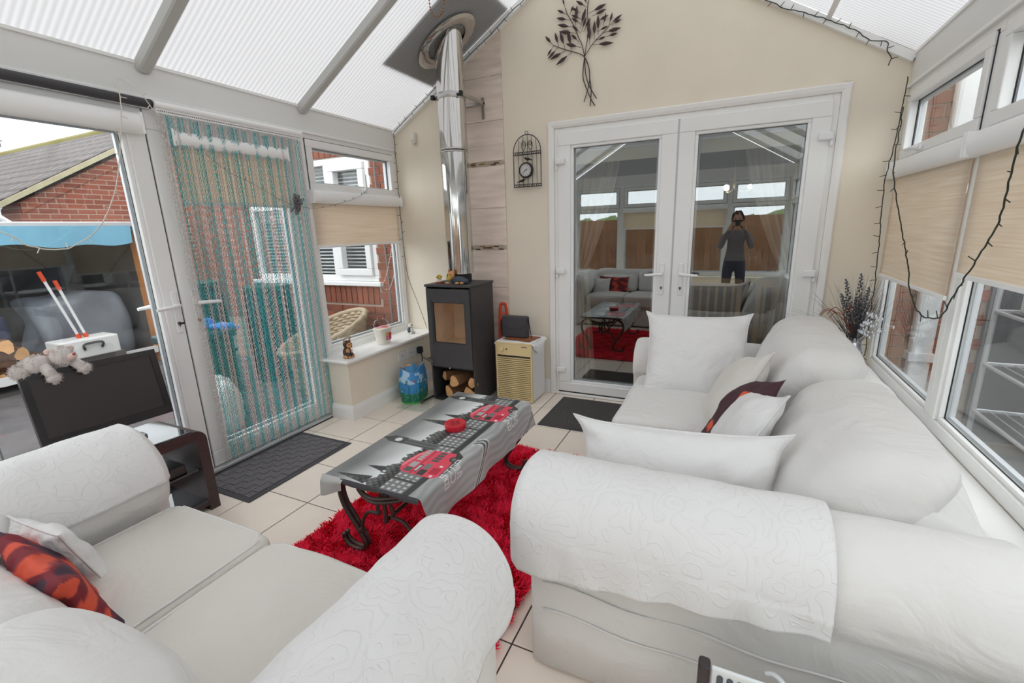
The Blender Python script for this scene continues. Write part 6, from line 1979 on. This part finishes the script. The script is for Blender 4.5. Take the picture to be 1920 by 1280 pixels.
cu = thing('chain_curtain', 'teal and silver aluminium chain fly curtain over the right garden door', 'curtain', (XL+0.075, 1.97, 0.03))
G().tube([(XL+0.06, 1.525, 2.050), (XL+0.06, 2.425, 2.050)], 0.019, 16).build('rail', 'upvc_bright', cu, smooth=60)
G().box((XL+0.052, 1.53, 2.012), (XL+0.068, 2.42, 2.034)).build('hook_strip', 'upvc_bright', cu)
hk = G().box((-0.001, 0, 0), (0.001, 0.004, 0.005)).mesh('hook_slot', 'device')
for k in range(88): inst('hook_slot', hk, cu, (XL+0.069, 1.536+k*0.01, 2.02))
def chain_mesh(mt):
    g = G()
    z, k = 2.0, 0
    Lk = 0.0215
    while z > 0.055:
        w = 0.0056
        s = 1 if k % 2 else -1
        dx, dy = (w, 0.0035*s)
        pts = [(0, 0, z), (0.0012*s, w, z-Lk*0.30), (0.0012*s, w*0.9, z-Lk*0.75), (0, 0.0005, z-Lk*1.08), (-0.0012*s, -w*0.9, z-Lk*0.75), (-0.0012*s, -w, z-Lk*0.30)]
        g.tube(pts, 0.0017, 3, closed=True)
        z -= Lk; k += 1
    return g.mesh('chain_strand', mt)
CS, CT = chain_mesh('chain_silver'), chain_mesh('chain_teal')
random.seed(31)
pat = 'SSSSTTTSSTTTSSSSTTTTSSSSTTTSSSSTTTSSSSTTTTSSSSTTSSSSTTTSSSSTTTTSSSTTSSSSTTTSSTTSSSSTTTSSS'
for k in range(88):
    yk = 1.538+k*0.01+random.uniform(-0.0015, 0.0015)
    o = inst('chain_strand', CT if pat[k % len(pat)] == 'T' else CS, cu, (XL+0.062+random.uniform(-0.004, 0.004), yk, random.uniform(-0.004, 0.012)), (random.uniform(-0.004, 0.004), random.uniform(-0.003, 0.003), random.uniform(-0.5, 0.5)))
cl = G()
random.seed(12)
pts = [Vector((XL+0.11+random.uniform(-0.025, 0.025), 2.285+random.gauss(0, 0.022), 1.60+random.gauss(0, 0.032))) for _ in range(40)]
cl.tube(smoothpath(pts, 4), 0.0035, 5)
tag(cl.build('wire_clump', 'grey_cloth', smooth=180), 'tangled grey clump of wire hung on the chain curtain', 'wire')

bulbM = {}
def bulb_mesh(mt, L=0.020, r=0.0022):
    if (mt, L) not in bulbM:
        bulbM[(mt, L)] = G().cyl((0, 0, 0), (0, 0, L), r, r*0.8, 6).mesh('bulb', mt)
    return bulbM[(mt, L)]
def lights(label, pts, mt, r, step, L, axis_out, seed, wob=0.006):
    random.seed(seed)
    P = smoothpath(pts, 10)
    out = Vector(axis_out)
    P = [p+Vector((nz(p, 30, wob, seed), nz(p, 30, wob*0.3, seed+2), nz(p, 30, wob, seed+5))) for p in P]
    t = thing('string_lights', label, 'lights', tuple(P[0]))
    G().tube(P, r, 5).build('wire', mt, t, smooth=180)
    acc = 0.0
    me = bulb_mesh(mt, L)
    for a, b in zip(P[:-1], P[1:]):
        acc += (b-a).length
        if acc > step:
            acc -= step
            d = (b-a).normalized()
            side = d.cross(out).normalized()*random.choice((-1, 1))
            v = (side+out*random.uniform(-0.1, 0.5)+d*random.uniform(-0.3, 0.3)).normalized()
            q = Vector((0, 0, 1)).rotation_difference(v)
            o = inst('bulb', me, t, b)
            o.rotation_euler = q.to_euler()
    return t
lights('black fairy lights running up the left roof slope on the back wall', [(-2.714, 3.44, 2.225), (-2.578, 3.44, 2.312), (-2.402, 3.44, 2.418), (-2.262, 3.44, 2.505), (-2.10, 3.44, 2.60), (-1.926, 3.44, 2.690), (-1.712, 3.44, 2.813), (-1.564, 3.44, 2.908), (-1.449, 3.44, 2.972), (-1.25, 3.44, 3.08)], 'wire_green', 0.0026, 0.075, 0.030, (0, -1, 0), 1)
lights('black fairy lights hanging down the back left corner beside the window', [(-2.716, 3.44, 2.218), (-2.715, 3.44, 2.001), (-2.717, 3.44, 1.733), (-2.715, 3.44, 1.408), (-2.710, 3.44, 1.168)], 'wire_green', 0.0026, 0.075, 0.030, (0, -1, 0), 2)
tag(G().tube(smoothpath([(-2.710, 3.44, 1.168), (-2.69, 3.44, 0.972), (-2.62, 3.44, 0.78), (-2.55, 3.44, 0.585), (-2.53, 3.45, 0.50)], 6), 0.0026, 5).build('light_lead', 'wire_green', smooth=180), 'thin black lead trailing from the corner lights behind the stove', 'cable')
lights('black fairy lights sagging under the right roof slope on the back wall', [(0.0, 3.455, 2.70), (0.098, 3.455, 2.640), (0.199, 3.455, 2.580), (0.325, 3.455, 2.525), (0.433, 3.455, 2.470), (0.54, 3.455, 2.412), (0.627, 3.455, 2.340), (0.703, 3.455, 2.322), (0.708, 3.455, 2.275), (0.735, 3.455, 2.231), (0.726, 3.455, 2.200)], 'wire_green', 0.0026, 0.065, 0.030, (0, -1, 0), 3)
lights('black fairy lights hanging down the back right corner to the sill', [(0.818, 3.43, 2.123), (0.812, 3.43, 1.975), (0.806, 3.43, 1.808), (0.790, 3.42, 1.665), (0.785, 3.42, 1.60), (0.790, 3.43, 1.489), (0.800, 3.43, 1.308), (0.815, 3.44, 1.089), (0.82, 3.44, 0.895), (0.825, 3.45, 0.694), (0.828, 3.45, 0.557), (0.80, 3.46, 0.485)], 'wire_green', 0.0028, 0.085, 0.032, (-0.6, -0.8, 0), 4)
lights('black fairy lights looped across the right window blinds', [(0.78, 3.273, 1.942), (0.77, 3.238, 1.78), (0.76, 3.179, 1.60), (0.79, 3.032, 1.342), (0.80, 2.854, 1.141), (0.80, 2.762, 1.022), (0.80, 2.623, 0.956), (0.80, 2.495, 0.952), (0.80, 2.38, 0.985), (0.80, 2.301, 1.086), (0.80, 2.186, 1.217), (0.80, 2.094, 1.346), (0.79, 2.053, 1.477), (0.77, 1.99, 1.60), (0.77, 1.9, 1.66)], 'wire_green', 0.0030, 0.085, 0.032, (-1, 0, 0), 5)
lights('white fairy lights looped down across the left garden door glass', [(-2.70, 1.384, 2.135), (-2.66, 1.359, 2.0), (-2.66, 1.327, 1.854), (-2.66, 1.289, 1.707), (-2.66, 1.243, 1.584), (-2.66, 1.172, 1.462), (-2.66, 1.076, 1.38), (-2.66, 0.996, 1.354), (-2.66, 0.913, 1.371), (-2.66, 0.865, 1.41), (-2.66, 0.80, 1.453), (-2.67, 0.6, 1.56)], 'wire_white', 0.0026, 0.09, 0.026, (1, 0, 0), 6, 0.004)
lights('white fairy lights tail pinned to the beam beside the curtain rail', [(-2.70, 1.394, 2.135), (-2.66, 1.452, 2.085), (-2.66, 1.493, 2.02), (-2.665, 1.525, 1.99)], 'wire_white', 0.0022, 0.05, 0.024, (1, 0, 0), 7, 0.003)
lights('thin silver wire strung across the chain curtain to the window handle', [(-2.665, 1.72, 1.84), (-2.66, 1.83, 1.756), (-2.66, 1.986, 1.694), (-2.65, 2.158, 1.608), (-2.65, 2.274, 1.575), (-2.66, 2.456, 1.566), (-2.68, 2.70, 1.61), (-2.70, 2.90, 1.66), (-2.715, 3.02, 1.715)], 'grey_cloth', 0.0012, 0.12, 0.014, (1, 0, 0), 8, 0.003)
lights('white fairy lights drooping outside the left window glass', [(-2.832, 3.445, 1.30), (-2.87, 3.36, 1.02), (-2.90, 3.32, 0.90), (-2.89, 3.38, 0.86), (-2.87, 3.43, 0.94), (-2.832, 3.455, 1.10)], 'wire_white', 0.002, 0.06, 0.02, (1, 0, 0), 9, 0.003)

# beaded pull chain under the roof
pc = thing('pull_chain', 'brown beaded pull chain loop hanging from the roof', 'chain', (-1.655, 2.60, 2.9))
P = smoothpath([(-1.700, 2.60, 2.885), (-1.706, 2.60, 2.75), (-1.708, 2.60, 2.69), (-1.700, 2.60, 2.645), (-1.680, 2.60, 2.613), (-1.658, 2.60, 2.605), (-1.630, 2.60, 2.620), (-1.612, 2.60, 2.65), (-1.606, 2.60, 2.70), (-1.608, 2.60, 2.78), (-1.615, 2.60, 2.92)], 8)
G().tube(P, 0.0015, 5).build('cord', 'brass', pc)
bd_ = G().ball((0, 0, 0), 0.0048, 8, 6).mesh('bead', 'rust')
acc = 0
for a, b in zip(P[:-1], P[1:]):
    acc += (b-a).length
    if acc > 0.016: acc = 0; inst('bead', bd_, pc, b)

# ================================================================ TELEVISION CORNER
ts = thing('tv_stand', 'dark wood television stand with black glass top and shelves', 'stand', (-2.55, 0.85, 0))
tx0, tx1, ty0, ty1, tz = -2.705, -2.352, 0.42, 1.265, 0.445
def arch_prof(y0, y1, z1, r, t):
    o, i = [], []
    for k in range(9):
        a = PI/2*k/8
        o.append((y0+r-r*math.cos(a), z1-r+r*math.sin(a))); i.append((y0+t+(r-t)-(r-t)*math.cos(a), z1-t-(r-t)+(r-t)*math.sin(a)))
    return o, i
oL, iL = arch_prof(0, 0, tz, 0.055, 0.048)
half_o = oL; half_i = iL
W_ = ty1-ty0
outer = [(0, 0)]+half_o+[(W_-y, z) for y, z in reversed(half_o)]+[(W_, 0)]
inner = [(W_-0.048, 0)]+[(W_-y, z) for y, z in half_i]+[(y, z) for y, z in reversed(half_i)]+[(0.048, 0)]
secs = []
g = G()
n = len(outer)
inn = [(0.048, 0)]+half_i+[(W_-y, z) for y, z in reversed(half_i)]+[(W_-0.048, 0)]
vs = []
for x in (tx0, tx1):
    vs += [(x, ty0+y, z) for y, z in outer]; vs += [(x, ty0+y, z) for y, z in inn]
fs = []
for k in range(n-1):
    fs.append((k, k+1, n+k+1, n+k)); fs.append((2*n+k+1, 2*n+k, 3*n+k, 3*n+k+1))
    fs.append((k+1, k, 2*n+k, 2*n+k+1)); fs.append((n+k, n+k+1, 3*n+k+1, 3*n+k))
fs += [(0, n, 3*n, 2*n), (n-1, 2*n+n-1, 3*n+n-1, n+n-1)]
g.add(vs, fs); g.build('frame', 'wenge', ts, fix=True, smooth=35)
G().box((tx0+0.01, ty0+0.06, tz+0.0005), (tx1-0.012, ty1-0.06, tz+0.006)).build('glass_top', 'glass_black', ts, bevel=0.002)
G().box((tx0+0.02, ty0+0.048, 0.232), (tx1-0.02, ty1-0.048, 0.240)).build('shelf', 'glass_black', ts)
G().box((tx0+0.01, ty0+0.048, 0.055), (tx1-0.004, ty1-0.048, 0.063)).build('shelf', 'glass_black', ts)
G().box((tx1-0.03, ty0+0.048, 0.030), (tx1-0.004, ty1-0.048, 0.0545)).build('lower_rail', 'wenge', ts)
sbx = thing('set_top_box', 'black set-top box on the middle shelf of the television stand', 'set-top box', (-2.50, 1.02, 0.24))
G().box((-2.62, 0.80, 0.2405), (-2.385, 1.16, 0.288)).build('case', 'device', sbx, bevel=0.004)
for k in range(4): G().box((-2.386, 1.0+k*0.026, 0.262), (-2.3835, 1.006+k*0.026, 0.267)).build('led', 'led', sbx)
rm = thing('remote_control', 'grey remote control lying on the set-top box', 'remote', (-2.43, 1.02, 0.289))
G().rbox((-2.43, 1.00, 0.298), (0.024, 0.085, 0.0085), 0.006, 3).build('case', 'remote', rm, smooth=180)
bt = G().box((0, 0, 0), (0.008, 0.009, 0.002)).mesh('button', 'clock_face')
for i in range(3):
    for j in range(8): inst('button', bt, rm, (-2.448+i*0.0135, 0.925+j*0.0165, 0.3062))

# television, tilted back and turned a little
tv = thing('television', 'small black flat television tilted back on the stand', 'television', (-2.56, 0.99, 0.452))
TVM = frame_m((-2.575, 0.985, 0.690), (0.10, 1.0, 0.0), (-0.20, 0.02, 1.0))
def tvb(g, a, b):
    n0 = len(g.v); g.box(a, b)
    for k in range(n0, len(g.v)): g.v[k] = tuple(TVM @ Vector(g.v[k]))
    return g
hw_, hh_ = 0.243, 0.165
tvb(G(), (-hw_, -hh_, -0.035), (hw_, hh_, -0.004)).build('back_shell', 'tv_black', tv, bevel=0.006)
g = G(); tvb(g, (-hw_, -hh_, -0.004), (-hw_+0.026, hh_, 0.006)); tvb(g, (hw_-0.026, -hh_, -0.004), (hw_, hh_, 0.006)); tvb(g, (-hw_+0.026, hh_-0.026, -0.004), (hw_-0.026, hh_, 0.006)); tvb(g, (-hw_+0.026, -hh_, -0.004), (hw_-0.026, -hh_+0.044, 0.006))
g.build('bezel', 'tv_black', tv)
tvb(G(), (-hw_+0.026, -hh_+0.044, -0.003), (hw_-0.026, hh_-0.026, 0.001)).build('screen', 'tv_screen', tv)
tvb(G(), (-0.02, -hh_+0.016, 0.006), (0.02, -hh_+0.022, 0.0068)).build('badge', 'metal_grey', tv)
G().tube([tuple(TVM @ Vector((0, -hh_+0.02, -0.025))), (-2.555, 0.985, 0.475)], 0.024, 12, flat=0.6).build('neck', 'tv_black', tv, smooth=60)
G().lathe([(0.0, 0.4518), (0.105, 0.4518), (0.108, 0.456), (0.10, 0.466), (0.0, 0.472)], (-2.545, 0.99, 0), 36, sx=0.8).build('foot', 'tv_black', tv, smooth=40)

# plush toy draped over the television's top edge
pl = thing('plush_toy', 'pale grey fluffy toy lamb lying over the top of the television', 'toy', (-2.56, 0.86, 0.86))
def fuzz(d): return 1+0.05*math.sin(40*d.x)*math.sin(38*d.y+1)*math.sin(36*d.z)
T0 = TVM @ Vector((-0.135, hh_, 0.0))
def tp(u, v, w): return tuple(TVM @ Vector((-0.125+u, hh_+v, w)))
def fur(g, n, L, seed):
    random.seed(seed)
    V0 = [Vector(p) for p in g.v]
    cen = sum(V0, Vector())/len(V0)
    for _ in range(n):
        p = random.choice(V0)
        d = (p-cen).normalized()+Vector((random.gauss(0, .5), random.gauss(0, .5), random.gauss(0, .5)-0.3))
        d.normalize(); s = d.orthogonal().normalized()*0.0016
        l = L*random.uniform(0.6, 1.3)
        g.add([p-s, p+s, p+d*l], [(0, 1, 2)])
    return g
hgrp = [('body', (-0.050, 0.030, -0.015), (0.062, 0.040, 0.038)), ('head', (0.030, 0.048, 0.022), (0.042, 0.040, 0.040)), ('haunch', (-0.105, 0.012, -0.01), (0.032, 0.030, 0.03))]
for nm, p, r in hgrp:
    g = G().ball(tp(*p), (r[2], r[0], r[1]), 20, 14, fuzz); fur(g, 500, 0.011, len(nm)); hobj = g.build(nm, 'plush', pl, smooth=180)
    if nm == 'head':
        G().ball(tp(0.052, 0.038, 0.056), (0.014, 0.020, 0.014), 12, 8).build('muzzle', 'plush_nose', hobj, smooth=180)
        G().ball(tp(0.058, 0.046, 0.070), (0.005, 0.007, 0.005), 8, 6).build('nose', 'handle_red', hobj, smooth=180)
        for s in (-1, 1):
            G().ball(tp(0.030+s*0.036, 0.076, 0.008), (0.007, 0.015, 0.013), 10, 8).build('ear', 'plush_nose', hobj, smooth=180)
for (a, b) in (((-0.035, 0.020, 0.012), (-0.018, -0.038, 0.026)), ((0.058, 0.018, 0.016), (0.086, -0.022, 0.030))):
    A, B = Vector(tp(*a)), Vector(tp(*b))
    g = G().tube([A, A*0.5+B*0.5+Vector((0.006, 0, 0)), B], [0.020, 0.021, 0.020], 12); g.ball(tuple(B), (0.022, 0.025, 0.021), 14, 10, fuzz); fur(g, 300, 0.010, 7); g.build('leg', 'plush', pl, smooth=180)

# ================================================================ DOOR MATS
def mat_obj(name, label, x0, x1, y0, y1, base, edge):
    t = thing(name, label, 'doormat', ((x0+x1)/2, (y0+y1)/2, 0))
    G().box((x0, y0, 0.0005), (x1, y1, 0.006)).build('backing', edge, t, bevel=0.003)
    G().box((x0+0.03, y0+0.03, 0.005), (x1-0.03, y1-0.03, 0.008)).build('carpet', base, t)
    return t
m1 = mat_obj('doormat', 'charcoal basket-weave doormat in front of the chain curtain', -2.690, -2.225, 1.335, 2.085, 'mat_grey', 'mat_edge')
g = G()
cell = 0.0465
for i in range(8):
    for j in range(14):
        xa, ya = -2.658+i*cell*1.085, 1.367+j*cell*1.06
        for k in range(4):
            if (i+j) % 2: g.box((xa+0.002, ya+k*0.0115, 0.007), (xa+cell, ya+k*0.0115+0.005, 0.0105))
            else: g.box((xa+k*0.0115, ya+0.002, 0.007), (xa+k*0.0115+0.005, ya+cell, 0.0105))
o = g.build('woven_ribs', 'mat_light', m1); o['kind'] = 'stuff'
m2 = mat_obj('doormat', 'brown-grey ribbed doormat in front of the back doors', -1.165, -0.40, 2.82, 3.415, 'mat_brown', 'mat_edge')
g = G()
for k in range(30): g.box((-1.13, 2.855+k*0.018, 0.007), (-0.435, 2.855+k*0.018+0.009, 0.0105))
o = g.build('ribs', 'mat_brown', m2); o['kind'] = 'stuff'

# ================================================================ VASE OF DRIED GRASSES, RIGHT SILL
vx, vy, vz = 0.735, 3.33, 0.474
va = thing('vase', 'mottled silver vase of dried grasses on the right window sill', 'vase', (vx, vy, vz))
G().lathe([(0.0, vz), (0.036, vz), (0.044, vz+0.02), (0.054, vz+0.07), (0.052, vz+0.11), (0.040, vz+0.165), (0.034, vz+0.195), (0.036, vz+0.20), (0.031, vz+0.198), (0.030, vz+0.17)], (vx, vy, 0), 36).build('vessel', 'vase', va, smooth=60)
random.seed(44)
g = G(); zt = vz+0.19
for k in range(210):
    a = random.uniform(0, 2*PI); sp_ = abs(random.gauss(0, 0.45))+0.05; L = random.uniform(0.26, 0.46)
    if math.cos(a) > 0.55 and math.sin(a) < 0.9: sp_ *= 0.55
    d = Vector((math.cos(a)*math.sin(sp_), math.sin(a)*math.sin(sp_), math.cos(sp_)))
    p0 = Vector((vx+random.uniform(-.015, .015), vy+random.uniform(-.015, .015), zt-0.05))
    droop = random.uniform(0.0, 0.5)*sp_
    pts = []
    for q in range(6):
        t_ = q/5
        pt = p0+d*L*t_+Vector((d.x, d.y, -0.8))*droop*L*t_*t_
        pt.y = min(pt.y, D-0.006); pt.x = min(pt.x, XR-0.014)
        pts.append(pt)
    g.tube(pts, [0.0016*(1-0.8*q/5) for q in range(6)], 3)
o = g.build('grass', 'grass_dark', va); o['kind'] = 'stuff'
for k, (dx, dy, L) in enumerate(((-0.10, 0.05, 0.40), (-0.02, -0.02, 0.43), (-0.16, 0.0, 0.32), (0.03, -0.08, 0.36), (-0.06, -0.10, 0.30))):
    d = Vector((dx, dy, 0.5)).normalized()
    p0 = Vector((vx, vy, zt-0.03))
    g = G().tube([p0, p0+d*L], 0.0022, 5)
    for q in range(34):
        t_ = 0.42+0.58*q/34; a = q*2.4; r = 0.016*(1-0.7*max(0, (t_-0.5)/0.5))
        cpt = p0+d*L*t_+Vector((math.cos(a)*r, math.sin(a)*r, 0))
        g.ball(tuple(cpt), 0.0065*(1.1-0.6*(t_-0.42)), 6, 5)
    g.build('flower_spike', 'spike_grey', va, smooth=180)
for k in range(5):
    a = 2.2+0.5*k
    pts = smoothpath([(vx, vy, zt-0.03), (vx+0.06*math.cos(a), vy+0.06*math.sin(a)*0.6, zt+0.10), (vx+0.15*math.cos(a), vy+min(0.14, 0.14*math.sin(a)), zt+0.14+0.02*k), (vx+0.20*math.cos(a), vy+min(0.14, 0.16*math.sin(a)), zt+0.10+0.02*k)], 5)
    G().tube(pts, 0.0022, 5).build('rust_stem', 'rust', va, smooth=180)
for s in range(4):
    d = Vector((0.10+0.03*s-0.06, -0.55+0.1*s, 0.62-0.15*s)).normalized(); L = 0.30
    p0 = Vector((vx, vy, zt-0.02))
    g = G().tube(smoothpath([p0, p0+d*L*0.5+Vector((0, 0, 0.02)), p0+d*L], 4), 0.0012, 4)
    for q in range(12):
        t_ = 0.3+0.7*q/12
        cpt = p0+d*L*t_+Vector((0.010*math.cos(q*2.2), 0.014*math.sin(q*2.2), 0.012*math.cos(q*1.3)))
        g.ball(tuple(cpt), (0.005, 0.006, 0.009), 6, 5)
    g.build('silver_sprig', 'sprig', va, smooth=180)
tag(G().box((0.595, D-0.055, 0.30), (0.637, D-0.002, 0.668)).build('orange_box', 'orange', bevel=0.006), 'small orange box against the wall behind the sofa', 'box')

# ================================================================ PANEL HEATER BEHIND THE SOFA ARM
ph = thing('panel_heater', 'white slotted panel heater with dark end cap in the bottom right foreground', 'heater', (0.2, 0.93, 0))
px0, px1, py, pz = 0.006, 0.62, 0.905, 0.420
G().box((px0, py-0.008, 0.06), (px0+0.026, py+0.026, pz+0.004)).build('end_cap', 'heat_black', ph, bevel=0.008, seg=3)
G().box((px1-0.026, py-0.008, 0.06), (px1, py+0.026, pz+0.004)).build('end_cap', 'heat_black', ph, bevel=0.008, seg=3)
G().box((px0+0.027, py+0.002, 0.08), (px1-0.027, py+0.012, pz)).build('body', 'heat_white', ph, bevel=0.004)
sl_ = []
for k in range(9):
    a = PI*k/8
    sl_.append((0.0064*math.cos(a), 0.300+0.0064*math.sin(a)))
sm = G().prism(sl_+[(-0.0064, 0.0), (0.0064, 0.0)], (0, 0, 0), (1,0,0), (0,0,1), (0,-0.0015,0)).mesh('slot', 'heat_slot')
for k in range(27): inst('slot', sm, ph, (px0+0.046+k*0.0200, py+0.0015, 0.10))
for x in (px0+0.06, px1-0.06): G().box((x-0.015, py-0.04, 0.0), (x+0.015, py+0.085, 0.065)).build('foot', 'heat_black', ph, bevel=0.005)
G().tube(smoothpath([(px0+0.135, py+0.03, pz+0.002), (px0+0.15, py+0.025, pz+0.012), (px0+0.17, py+0.01, pz+0.004), (px0+0.18, py-0.006, pz-0.04), (px0+0.20, py-0.01, pz-0.2), (px0+0.22, py-0.02, 0.02)], 5), 0.006, 6).build('cable', 'metal_grey', ph, smooth=180)
# ================================================================ PHOTOGRAPHER, seen only as a reflection in the back doors
pe = thing('person', 'person in a grey top holding up a camera, reflected in the right back door', 'person', (0.08, -0.42, 0))
def skin_body():
    X0, Y0 = 0.08, -0.42
    J = [((0, 0, 0.80), 0.135), ((0, 0.0, 0.95), 0.125), ((0, 0.01, 1.09), 0.135), ((0, 0.0, 1.20), 0.10), ((0, 0.01, 1.275), 0.050), ((0, 0.02, 1.33), 0.048)]
    V, R, E = [], [], []
    for p, r in J:
        V.append(p); R.append(r)
    E += [(i, i+1) for i in range(5)]
    for s in (-1, 1):
        b = len(V)
        V += [(s*0.085, 0, 0.74), (s*0.095, 0.015, 0.44), (s*0.10, -0.01, 0.09), (s*0.105, 0.10, 0.045)]
        R += [0.085, 0.060, 0.042, 0.040]
        E += [(0, b), (b, b+1), (b+1, b+2), (b+2, b+3)]
        b = len(V)
        V += [(s*0.155, 0.0, 1.185), (s*0.205, 0.10, 1.02), (s*0.115, 0.235, 1.235), (s*0.085, 0.275, 1.315)]
        R += [0.055, 0.042, 0.030, 0.028]
        E += [(3, b), (b, b+1), (b+1, b+2), (b+2, b+3)]
        for k in range(4):
            f0 = len(V)
            V += [(s*0.075, 0.30, 1.325+0.014*k), (s*0.045, 0.315, 1.332+0.014*k), (s*0.022, 0.305, 1.332+0.014*k)]
            R += [0.0095, 0.0085, 0.0075]
            E += [(b+3, f0), (f0, f0+1), (f0+1, f0+2)]
        f0 = len(V)
        V += [(s*0.065, 0.255, 1.335), (s*0.045, 0.245, 1.350)]; R += [0.011, 0.009]; E += [(b+3, f0), (f0, f0+1)]
    me = bpy.data.meshes.new('body')
    me.from_pydata([(X0+x, Y0+y, z) for x, y, z in V], E, [])
    o = bpy.data.objects.new('body', me); COL.objects.link(o); o.parent = pe; o.location = -wl(pe)
    md = o.modifiers.new('skin', 'SKIN'); md.use_smooth_shade = True
    for i, r in enumerate(R): me.skin_vertices[0].data[i].radius = (r, r*(0.75 if i < 4 else 1))
    me.skin_vertices[0].data[0].use_root = True
    o.modifiers.new('sub', 'SUBSURF').levels = 2
    o.modifiers['sub'].render_levels = 2
    m, t, out = new_mat('person_cloth')
    b = t.nodes.new('ShaderNodeBsdfPrincipled'); b.inputs['Roughness'].default_value = 0.9
    tcn = t.nodes.new('ShaderNodeTexCoord'); sp = t.nodes.new('ShaderNodeSeparateXYZ'); rp = t.nodes.new('ShaderNodeValToRGB')
    rp.color_ramp.interpolation = 'CONSTANT'
    rp.color_ramp.elements[0].color = (*c(60, 66, 84), 1)
    rp.color_ramp.elements[1].position = 0.86; rp.color_ramp.elements[1].color = (*c(128, 124, 128), 1)
    e = rp.color_ramp.elements.new(0.9999); e.color = (*c(205, 160, 138), 1)
    mr = t.nodes.new('ShaderNodeMapRange'); mr.inputs['From Max'].default_value = 1.265 if False else 1.265
    t.links.new(tcn.outputs['Object'], sp.inputs[0]); t.links.new(sp.outputs[2], mr.inputs[0]); t.links.new(mr.outputs[0], rp.inputs[0]); t.links.new(rp.outputs[0], b.inputs['Base Color']); t.links.new(b.outputs[0], out.inputs[0])
    rp.color_ramp.elements[1].position = 0.66
    me.materials.append(m)
skin_body()
hd_ = G().ball((0.08, -0.39, 1.415), (0.072, 0.088, 0.108), 24, 18, lambda d: 1-0.12*max(0, -d.z)*abs(d.x)).build('head', 'skin', pe, smooth=180)
G().ball((0.08, -0.300, 1.405), (0.012, 0.018, 0.020), 10, 8).build('nose', 'skin', hd_, smooth=180)
G().ball((0.08, -0.312, 1.372), (0.022, 0.008, 0.007), 10, 6).build('mouth', 'handle_red', hd_, smooth=180)
for s in (-1, 1):
    G().ball((0.08+s*0.028, -0.313, 1.425), (0.011, 0.008, 0.007), 10, 6).build('eye', 'hair', hd_, smooth=180)
    G().ball((0.08+s*0.073, -0.385, 1.405), (0.008, 0.018, 0.026), 10, 8).build('ear', 'skin', hd_, smooth=180)
def hairf(d): return 1.0+0.06*math.sin(9*d.x+5*d.z)
g = G().ball((0.08, -0.408, 1.432), (0.086, 0.096, 0.106), 24, 18, hairf)
g.move(lambda p: Vector((p.x, min(p.y, -0.335) if p.z < 1.455 else p.y, p.z)))
g.ball((0.08, -0.455, 1.32), (0.080, 0.045, 0.13), 16, 12, hairf)
g.build('hair', 'hair', pe, smooth=180)
hc = thing('hand_camera', 'black camera held up by the person reflected in the door', 'camera', (0.08, -0.13, 1.33))
G().rbox((0.08, -0.145, 1.365), (0.062, 0.024, 0.040), 0.010, 3).build('body', 'black', hc, smooth=180)
G().cyl((0.08, -0.122, 1.365), (0.08, -0.075, 1.365), 0.032, n=20).build('lens', 'bag_black', hc, smooth=40)
